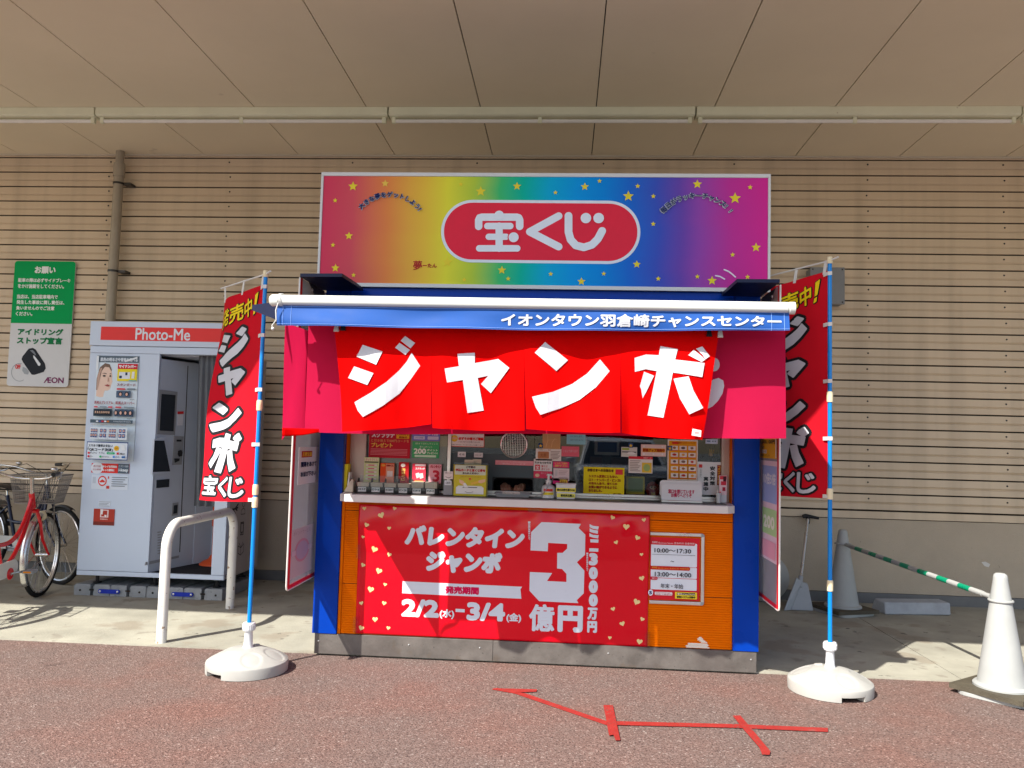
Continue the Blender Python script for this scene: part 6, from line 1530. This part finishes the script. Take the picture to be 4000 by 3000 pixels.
# ------------------------------------------------------------------ traffic cones, bar
def cone(loc, h, label, rot, plate_white):
    x, y = loc
    t = thing('traffic_cone', label, 'cone', (x, y, 0), 'white traffic cones holding the bar')
    zb = 0 if y < 5.17 else .008
    b = MB(MT['cone_white']); s_ = .19; c, s2 = math.cos(rot+.12), math.sin(rot+.12)
    pc = rrect2(-s_, -s_, s_, s_, .07, 5)[0]
    b.prism([(x+u*c-v*s2, y+u*s2+v*c, zb+.001) for u, v in pc], (0, 0, .022)); build(b, 'foot_plate', t, bevel=.003)
    b = MB(MT['weight_rubber']); s_ = .20; c, s2 = math.cos(rot), math.sin(rot)
    pc = rrect2(-s_, -s_, s_, s_, .02, 3)[0]; lo_, hi = zb+.024, zb+.052
    n = 40; n0 = len(b.v)
    ring = [(.152*math.cos(2*math.pi*k/n), .152*math.sin(2*math.pi*k/n)) for k in range(n)]
    sq = []
    for u, v in ring:
        k_ = s_/max(abs(u), abs(v)); sq.append((u*k_, v*k_))
    tr = lambda p, z: (x+p[0]*c-p[1]*s2, y+p[0]*s2+p[1]*c, z)
    vs = [tr(p, hi) for p in sq]+[tr(p, hi) for p in ring]+[tr(p, lo_) for p in sq]+[tr(p, lo_) for p in ring]
    fs = []
    for k in range(n):
        j = (k+1) % n; fs += [(k, j, n+j, n+k), (2*n+k, 2*n+j, j, k), (n+k, n+j, 3*n+j, 3*n+k), (2*n+k, 3*n+k, 3*n+j, 2*n+j)]
    b.add(vs, fs); build(b, 'weight', t)
    b = MB(MT['cone_white']); z0 = zb+.022
    prof = [(.150, 0), (.150, .040), (.143, .048), (.128, .052), (.126, .058)]+[(.126-(.126-.040)*k/10, .058+(h-.07-.058)*k/10) for k in range(1, 11)]+[(.038, h-.05), (.034, h-.034), (.024, h-.026), (.006, h-.024)]
    b.lathe(prof, (x, y, z0), 36); build(b, 'cone_body', t, smooth=True)
    return t
c1 = (2.545, 4.93); c2 = (2.385, 7.12)
cone(c1, .70, 'white traffic cone on a dark rubber weight at the right edge of the asphalt', R(38), 1)
cone(c2, .70, 'white traffic cone in the shade against the wall', R(20), 0)
t = thing('cone_bar', 'green and white striped bar hooked between the two cones', 'bar', ((c1[0]+c2[0])/2, (c1[1]+c2[1])/2, .5))
A, B_ = Vector((c2[0], c2[1]-.03, .585)), Vector((c1[0]-.01, c1[1]+.04, .545))
d_ = (B_-A).normalized(); L_ = (B_-A).length
def seg(a0, a1, mt, r_, nm):
    b = MB(MT[mt]); b.tube([A+d_*a0, A+d_*a1], r_, 14); build(b, nm, t, smooth=True)
s0 = .12; per_ = (L_-.24)/15
for k in range(15): seg(s0+k*per_, s0+(k+1)*per_, 'stripe_green' if k % 2 == 1 else 'cone_white', .0175, 'stripe')
seg(.045, s0, 'cone_white', .0145, 'end_sleeve'); seg(L_-s0, L_-.045, 'cone_white', .0145, 'end_sleeve')
for c_, z in ((c2, .585), (c1, .540)):
    b = MB(MT['cone_white']); b.tube([(c_[0]+.060*math.cos(k*.26), c_[1]+.060*math.sin(k*.26), z+.0) for k in range(24)], .008, 8, closed=True); build(b, 'ring', t, smooth=True)
pq_ = [W(x, y, Y=WY-.0135) for x, y in ((3834, 2196), (3850, 2194), (3868, 2204), (3862, 2216), (3846, 2211))]
b = MB(); b.m('b8b4ac').prism(pq_, (0, .001, 0)); build(b, 'tape_scrap', label='torn scrap of white tape on the concrete wall above the near cone', cat='tape')

# ------------------------------------------------------------------ dustpan, spare base, stop block, wall box, tape
t = thing('dustpan', 'grey long-handled dustpan with black grip leaning on the wall', 'dustpan', (2.07, 7.2, .008))
zc = crop(2900, 1900, .6027)
def cp(x, y, Y): return W(*zc(x, y), Y=Y)
b = MB(MT['pan_grey'])
a0, a1, a2, a3 = cp(385, 620, 7.22), cp(425, 632, 7.22), cp(462, 806, 7.12), cp(315, 795, 7.12)
for p_ in (a2, a3): p_.z = .012
b.prism([a0, a1, a2, a3], (0, .035, .004)); pan_ = build(b, 'pan', t, bevel=.006)
a4, a5, a6 = cp(352, 592, 7.20), cp(386, 620, 7.20), cp(270, 792, 7.08)
a6.z = .012
b = MB(MT['pan_grey']); b.prism([a4, a5, a3, a6], (0, .02, .002)); build(b, 'side_wall', t, bevel=.004)
h0, h1 = cp(375, 618, 7.23), cp(424, 205, 7.52)
b = MB(MT['alu']); b.tube([h0, h1], .013, 12); build(b, 'handle', t, smooth=True)
b = MB(MT['pan_grey']); b.tube([h0-(h1-h0).normalized()*.05, h0+(h1-h0).normalized()*.05], .02, 12); build(b, 'socket', t, smooth=True)
b = MB(MT['black_plastic']); g = h1; b.tube([g+Vector((-.045, 0, .012)), g+Vector((-.02, 0, .02)), g+Vector((.03, 0, .012)), g+Vector((.095, -.01, .002))], [.018, .019, .016, .013], 10); b.tube([g+Vector((0, 0, -.05)), g+Vector((0, 0, .012))], .017, 10); build(b, 'grip', t, smooth=True)
sc_ = W(2992, 2281, Y=7.42)
t = thing('spare_banner_base', 'pale round plastic banner base stood on edge behind the kiosk', 'banner base', (sc_.x, 7.45, .008))
b = MB(MT['foam_grey']); b.lathe([(.205, 0), (.212, -.012), (.212, -.05), (.206, -.056), (.15, -.085), (.07, -.105), (.03, -.11)], (sc_.x, 7.50, .222), 40, (0, 1, 0)); b.mats[0] = MT['base_white']; build(b, 'base', t, smooth=True, auto=30)
b = MB(MT['base_white']); b.lathe([(.03, 0), (.026, -.04), (.02, -.04)], (sc_.x, 7.395, .222), 16, (0, 1, 0)); build(b, 'neck', t, smooth=True)
b = MB(MT['foam_grey']); s0_, s1_ = W(3458, 2400, Z=.01), W(3716, 2405, Z=.01)
b.prism([(s0_.x, s0_.y, .008), (s0_.x+.01, s0_.y+.03, .105), (s0_.x-.03, s0_.y+.16, .115), (s0_.x-.05, s0_.y+.2, .008)], (s1_.x-s0_.x, s1_.y-s0_.y, .005)); build(b, 'wheel_stop', bevel=.012, label='grey foam wheel-stop block lying at the foot of the wall', cat='wheel stop')
t = thing('wall_box', 'grey electrical box on the siding behind the right banner', 'box', (2.36, 7.5, 2.70))
b = MB(MT['wall_box_grey']); b.box(2.215, 2.512, 7.46, 7.60, 2.705, 3.035); build(b, 'case', t, bevel=.006)
b = MB(MT['wall_box_grey']); b.box(2.210, 2.517, 7.445, 7.459, 2.70, 3.04); build(b, 'lid', t, bevel=.004)
b = MB(MT['steel_dark'])
for x in (2.232, 2.495):
    for z in (2.72, 3.02): b.lathe([(.008, 0), (.006, .004)], (x, 7.445, z), 8, (0, -1, 0))
build(b, 'screw', t)
za_ = crop(1850, 2600, .6781)
t = thing('tape_arrow', 'red adhesive tape arrow with two waiting marks on the asphalt', 'tape', W(2400, 2830, Z=0))
def strip(pts, z):
    q_ = [W(*za_(x, y), Z=0) for x, y in pts]; b = MB(MT['tape_red']); b.prism([(p.x, p.y, z) for p in q_], (0, 0, .0016)); build(b, 'tape_strip', t)
strip([(105, 140), (135, 133), (300, 165), (775, 328), (768, 347), (240, 165)], .003)
strip([(115, 137), (365, 143), (362, 156), (240, 160)], .005)
strip([(770, 326), (1530, 345), (2040, 366), (2042, 388), (1500, 364), (772, 347)], .005)
strip([(748, 237), (802, 237), (845, 440), (818, 440), (805, 408), (780, 412)], .0075)
strip([(1493, 298), (1536, 297), (1600, 372), (1710, 505), (1705, 524), (1662, 522), (1645, 480), (1560, 382)], .0075)

# ------------------------------------------------------------------ bicycles
def bicycle(label, hub, heading, frame, fender, basket, steer=0, rear_basket=False):
    t = thing('bicycle', label, 'bicycle', (0, 0, 0), 'bicycles parked against the wall')
    FM = MT[frame]; Rw = .325; fh = Vector((.56, 0, Rw+.012)); rh = Vector((-.53, 0, Rw+.012)); bb = Vector((-.07, 0, .285))
    st_b, st_t = Vector((.335, 0, .74)), Vector((.295, 0, .86))
    b = MB(FM)
    for off, lo in ((0, .0), (.075, .05)):
        p0 = Vector((.31, 0, .835-off)); p3 = bb+Vector((-.02-.10*(1 if off == 0 else 0), 0, .03+.20*(1 if off == 0 else 0)))
        pts = []
        for k in range(13):
            u = k/12; p1, p2 = Vector((.20, 0, .56-off)), Vector((.08, 0, .34 if off else .46))
            pts.append(p0*(1-u)**3+p1*3*u*(1-u)**2+p2*3*u*u*(1-u)+p3*u**3)
        b.tube(pts, .017, 10)
    b.tube([bb, (-.235, 0, .74)], .017, 10); b.tube([st_b, st_t], .022, 12)
    for s in (-1, 1):
        b.tube([bb+Vector((-.02, s*.03, 0)), rh+Vector((0, s*.055, 0))], .010, 8); b.tube([(-.20, s*.02, .64), (-.42, s*.05, .46), rh+Vector((0, s*.055, 0))], .008, 8)
    b.tube([bb+Vector((0, -.035, 0)), bb+Vector((0, .035, 0))], .024, 12)
    build(b, 'frame', t, smooth=True)
    M = Matrix.Rotation(R(steer), 3, 'Z'); piv = Vector((.335, 0, 0))
    S = lambda p: piv+M @ (Vector(p)-piv)
    b = MB(FM)
    for s in (-1, 1): b.tube([S((.345, s*.028, .71)), S((.365, s*.05, .62)), S((.42, s*.052, .48)), S(fh+Vector((0, s*.052, 0)))], [.014, .013, .012, .009], 8)
    b.tube([S((.345, -.04, .715)), S((.345, .04, .715))], .017, 8); build(b, 'fork', t, smooth=True)
    def wheel(h, Tf, nm):
        b = MB(MT['rubber']); n = 48
        b.tube([Tf(h+Vector((Rw*math.cos(2*math.pi*k/n), 0, Rw*math.sin(2*math.pi*k/n)))) for k in range(n)], .0185, 10, closed=True); w = build(b, nm, t, smooth=True)
        b = MB(MT['fender_steel']); rr = Rw-.022
        for s in (-1, 1): b.tube([Tf(h+Vector((rr*math.cos(2*math.pi*k/n), s*.008, rr*math.sin(2*math.pi*k/n)))) for k in range(n)], .009, 6, closed=True)
        build(b, 'rim', w, smooth=True)
        b = MB(MT['chrome'])
        for k in range(36):
            a_ = 2*math.pi*k/36; s = 1 if k % 2 else -1; a2 = a_+(.9 if k % 4 < 2 else -.9)
            b.tube([Tf(h+Vector((.02*math.cos(a2), s*.028, .02*math.sin(a2)))), Tf(h+Vector((rr*math.cos(a_), 0, rr*math.sin(a_))))], .0011, 4, cap=False)
        b.tube([Tf(h+Vector((0, -.05, 0))), Tf(h+Vector((0, .05, 0)))], .014, 10); build(b, 'spokes', w)
        return w
    fw = wheel(fh, S, 'front_wheel'); I = lambda p: Vector(p); wheel(rh, I, 'rear_wheel')
    def fend(h, Tf, a0, a1, nm):
        b = MB(MT[fender]); n = 26; Rf = Rw+.034; prof = [(-.026, -.014), (-.018, 0), (0, .006), (.018, 0), (.026, -.014)]
        vs = []
        for k in range(n+1):
            a_ = R(a0+(a1-a0)*k/n)
            for y, dr in prof: vs.append(Tf(h+Vector(((Rf+dr)*math.cos(a_), y, (Rf+dr)*math.sin(a_)))))
        b.add(vs, [(k*5+j, k*5+j+1, (k+1)*5+j+1, (k+1)*5+j) for k in range(n) for j in range(4)]); f_ = build(b, nm, t, smooth=True, solid=.0012)
        b = MB(MT['chrome']); a_ = R(a1-20)
        for s in (-1, 1): b.tube([Tf(h+Vector((0, s*.05, 0))), Tf(h+Vector(((Rf)*math.cos(a_), s*.028, (Rf)*math.sin(a_))))], .0025, 5)
        build(b, 'stay', f_)
    fend(fh, S, 65, 215, 'front_fender'); fend(rh, I, 20, 190, 'rear_fender')
    b = MB(MT['chrome'])
    b.tube([S((.30, 0, .84)), S((.275, 0, .955)), S((.27, 0, .985))], [.014, .014, .016], 10)
    b.tube([S(p) for p in ((.02, .29, 1.035), (.10, .285, 1.04), (.20, .24, 1.03), (.275, .13, .985), (.285, .06, .975), (.285, -.06, .975), (.275, -.13, .985), (.20, -.24, 1.03), (.10, -.285, 1.04), (.02, -.29, 1.035))], .0115, 10)
    hb = build(b, 'handlebar', t, smooth=True)
    for s in (-1, 1):
        b = MB(MT['bike_black']); b.tube([S((.03, s*.29, 1.036)), S((-.07, s*.292, 1.03))], .017, 10); build(b, 'grip', hb, smooth=True)
        b = MB(MT['chrome']); b.tube([S((.15, s*.262, 1.02)), S((.10, s*.275, .995)), S((.02, s*.285, .985))], .0055, 6); build(b, 'brake_lever', hb, smooth=True)
    b = MB(MT['chrome']); b.ball(S((.18, -.20, 1.06)), .026, 12, 1, 1, .75); build(b, 'bell', hb, smooth=True)
    b = MB(MT['black_plastic'])
    for s in (-1, 1): b.tube([S((.16, s*.255, 1.02)), S((.30, s*.20, 1.06)), S((.40, s*.05, .95)), S((.36, s*.01, .80)), S((.37, s*.02, .70))], .0028, 5)
    build(b, 'cable', t, smooth=True)
    if basket:
        b = MB(MT[basket]); x0, x1 = .335, .60; zt_, zb_ = 1.0, .775
        def bkp(u, v, k):      # u across, v height
            g = .80+.20*v; return u*g
        cs = lambda v: [(x0+.01*(1-v), -.19*(.78+.22*v)), (x0+.01*(1-v), .19*(.78+.22*v)), (x1-.06*(1-v), .19*(.78+.22*v)), (x1-.06*(1-v), -.19*(.78+.22*v))]
        for v, r_ in ((1, .0055), (.80, .002), (.62, .002), (.45, .003), (.28, .002), (.12, .002), (0, .0045)):
            c_ = cs(v); z = zb_+(zt_-zb_)*v; b.tube([S((*p, z)) for p in c_], r_, 6, closed=True)
        for e in range(4):
            for k in range(20):
                u = k/20; q0, q1 = cs(0), cs(1)
                p0 = Vector((*q0[e], zb_)).lerp(Vector((*q0[(e+1) % 4], zb_)), u); p1 = Vector((*q1[e], zt_)).lerp(Vector((*q1[(e+1) % 4], zt_)), u)
                b.tube([S(p0), S(p1)], .0017, 4, cap=False)
        for k in range(11):
            y = -.14+.028*k; b.tube([S((x0+.012, y, zb_)), S((x1-.06, y, zb_))], .0017, 4, cap=False)
        bk_ = build(b, 'basket', t)
        b = MB(MT['basket_steel'])
        for s in (-1, 1): b.tube([S(fh+Vector((0, s*.06, 0))), S((.585, s*.07, .60)), S((.53, s*.08, .775))], .0045, 6)
        build(b, 'basket_stay', t, smooth=True)
        b = MB(MT['cream_plastic']); b.ball(S((.50, 0, .66)), .042, 14, .75, 1, 1); build(b, 'lamp', t, smooth=True)
    b = MB(MT['bike_black'])
    b.grid(lambda u, v: Vector((-.36+.27*u, (v-.5)*.2*(1-.75*u**.7)*1.0, .815+.02*math.sin(math.pi*v)+.018*(1-u)-.03*abs(v-.5)*2*(.4))), 14, 8); b.grid(lambda u, v: Vector((-.36+.27*u, (v-.5)*.2*(1-.75*u**.7), .812-.045*math.sin(math.pi*v)*(1-.5*u)+.018*(1-u)-.012*abs(v-.5)*2)), 14, 8); build(b, 'saddle', t, smooth=True)
    b = MB(MT['chrome']); b.tube([(-.232, 0, .73), (-.247, 0, .81)], .0125, 10); build(b, 'seat_post', t, smooth=True)
    b = MB(MT['cone_white']); pc = rrect2(-.58, .265, .04, .385, .058, 6)[0]; b.prism([(u, -.062, v-.02*(u < -.3)) for u, v in pc], (0, .006, 0)); b.mats[0] = MT['clip_white']; build(b, 'chain_guard', t, bevel=.002)
    b = MB(FM); b.lathe([(.045, 0), (.043, .004)], bb+Vector((0, -.064, 0)), 20, (0, -1, 0)); b.m('chrome'); b.tube([bb+Vector((0, -.07, 0)), bb+Vector((.10, -.075, -.005)), bb+Vector((.165, -.078, -.008))], .010, 8); b.tube([bb+Vector((0, .07, 0)), bb+Vector((-.165, .078, .008))], .010, 8); b.tube([bb+Vector((0, -.075, 0)), bb+Vector((0, .075, 0))], .012, 8); build(b, 'crank', t, smooth=True)
    for x, s in ((.165, -1), (-.165, 1)):
        b = MB(MT['grey_plastic']); c_ = bb+Vector((x, s*.125, -s*-.008)); b.obox(c_, .045, .038, .012); pd = build(b, 'pedal', t, bevel=.004)
        b = MB(); b.m('e08a20'); b.obox(c_+Vector((.0462, 0, 0)), .001, .028, .006); b.obox(c_+Vector((-.0462, 0, 0)), .001, .028, .006); build(b, 'reflector', pd)
    b = MB(MT['basket_steel'])
    for s in (-1, 1): b.tube([rh+Vector((0, s*.065, 0)), rh+Vector((-.05, s*.11, -.18)), rh+Vector((-.075, s*.13, -.328))], .009, 8)
    b.tube([rh+Vector((-.075, -.13, -.328)), rh+Vector((-.075, .13, -.328))], .009, 8); build(b, 'stand', t, smooth=True)
    b = MB(MT['basket_steel'])
    for s in (-1, 1): b.tube([(-.24, s*.05, .70), (-.38, s*.06, .735), (-.70, s*.06, .735)], .006, 6); b.tube([rh+Vector((0, s*.062, 0)), (-.62, s*.06, .735)], .005, 6)
    for k in range(4): b.tube([(-.40-.09*k, -.06, .735), (-.40-.09*k, .06, .735)], .005, 6)
    build(b, 'carrier', t, smooth=True)
    hx = S(fh); a_ = math.radians(90)+heading
    t.rotation_euler = (0, 0, a_)
    rot = Matrix.Rotation(a_, 3, 'Z') @ Vector((hx.x, hx.y, 0))
    t.location = (hub[0]-rot.x, hub[1]-rot.y, .008)
    return t
bicycle('red city bicycle with silver fender and wire basket, nearest of the parked bicycles', (-4.295, 6.50), R(8), 'bike_red', 'fender_steel', 'basket_steel', steer=4)
bicycle('dark navy bicycle parked behind the red one', (-4.47, 7.02), R(-110), 'bike_navy', 'bike_black', None, steer=-6)
bicycle('black bicycle with black wire basket cut by the left edge of the frame', (-5.22, 6.82), R(4), 'bike_black', 'bike_black', 'bike_black', steer=0)

# ------------------------------------------------------------------ parked car behind the viewer, mirrored in the kiosk window
mat('car_white', (.70, .71, .72), .2, var=.02, coat=.5, spec=.5)
mat('car_glass', (.02, .035, .05), .05, spec=.6)
cx, cy = 1.05, -3.2
t = thing('parked_car', 'white compact car parked in the lot, mirrored in the kiosk window', 'car', (cx, cy, .006))
side_ = [(-3.9, .32), (-3.95, .75), (-3.3, .92), (-2.9, 1.40), (-1.6, 1.50), (-.85, 1.42), (-.25, .98), (.0, .90), (.08, .62), (.05, .30)]
b = MB(MT['car_white']); b.prism([(cx-.82, cy+y-.6, z) for y, z in side_[:2]+side_[2:3]+side_[6:]], (1.64, 0, 0)); build(b, 'body', t, bevel=.06, smooth=True)
b = MB(MT['car_white']); lo = [(-3.3, .92), (-2.9, 1.40), (-1.6, 1.50), (-.95, 1.42), (-.3, .97)]
n = len(lo); vs = [(cx-.78+(.14 if z > 1.2 else 0), cy+y-.6, z) for y, z in lo]+[(cx+.78-(.14 if z > 1.2 else 0), cy+y-.6, z) for y, z in lo]
b.add(vs, [tuple(range(n)), tuple(range(n, 2*n))[::-1]]+[(i, i+n, i+n+1, i+1) for i in range(n-1)]+[(n-1, 2*n-1, n, 0)]); build(b, 'cabin', t, bevel=.03)
b = MB(MT['car_glass']); b.add([(cx-.70, cy-.345-.6, 1.005), (cx+.70, cy-.345-.6, 1.005), (cx+.57, cy-.90-.6, 1.395), (cx-.57, cy-.90-.6, 1.395)], [(0, 1, 2, 3)]); build(b, 'windscreen', t, solid=.012)
for s in (-1, 1):
    b = MB(MT['car_glass']); b.add([(cx+s*.765, cy-.55-.6, 1.0), (cx+s*.645, cy-1.0-.6, 1.37), (cx+s*.645, cy-2.75-.6, 1.37), (cx+s*.765, cy-3.1-.6, 1.0)], [(0, 1, 2, 3)]); build(b, 'side_window', t, solid=.012)
    b = MB(MT['car_white']); b.ball((cx+s*.92, cy-.62-.6, 1.03), .10, 12, 1, .6, .7); build(b, 'wing_mirror', t, smooth=True)
    b = MB(MT['clear_plastic']); b.obox((cx+s*.60, cy+.03-.6, .74), .17, .05, .07); build(b, 'headlight', t, bevel=.02)
    for yw in (-.75, -3.15):
        b = MB(MT['rubber']); b.lathe([(.30, 0), (.31, .03), (.31, .17), (.30, .2)], (cx+s*.66, cy+yw-.6, .316), 28, (s, 0, 0)); wh_ = build(b, 'wheel', t, smooth=True)
        b = MB(MT['alu']); b.lathe([(.20, .19), (.19, .205), (.05, .21)], (cx+s*.66, cy+yw-.6, .316), 20, (s, 0, 0)); build(b, 'rim', wh_)
b = MB(MT['black_plastic']); b.box(cx-.45, cx+.45, cy+.055-.6, cy+.10-.6, .40, .58); build(b, 'grille', t, bevel=.02)
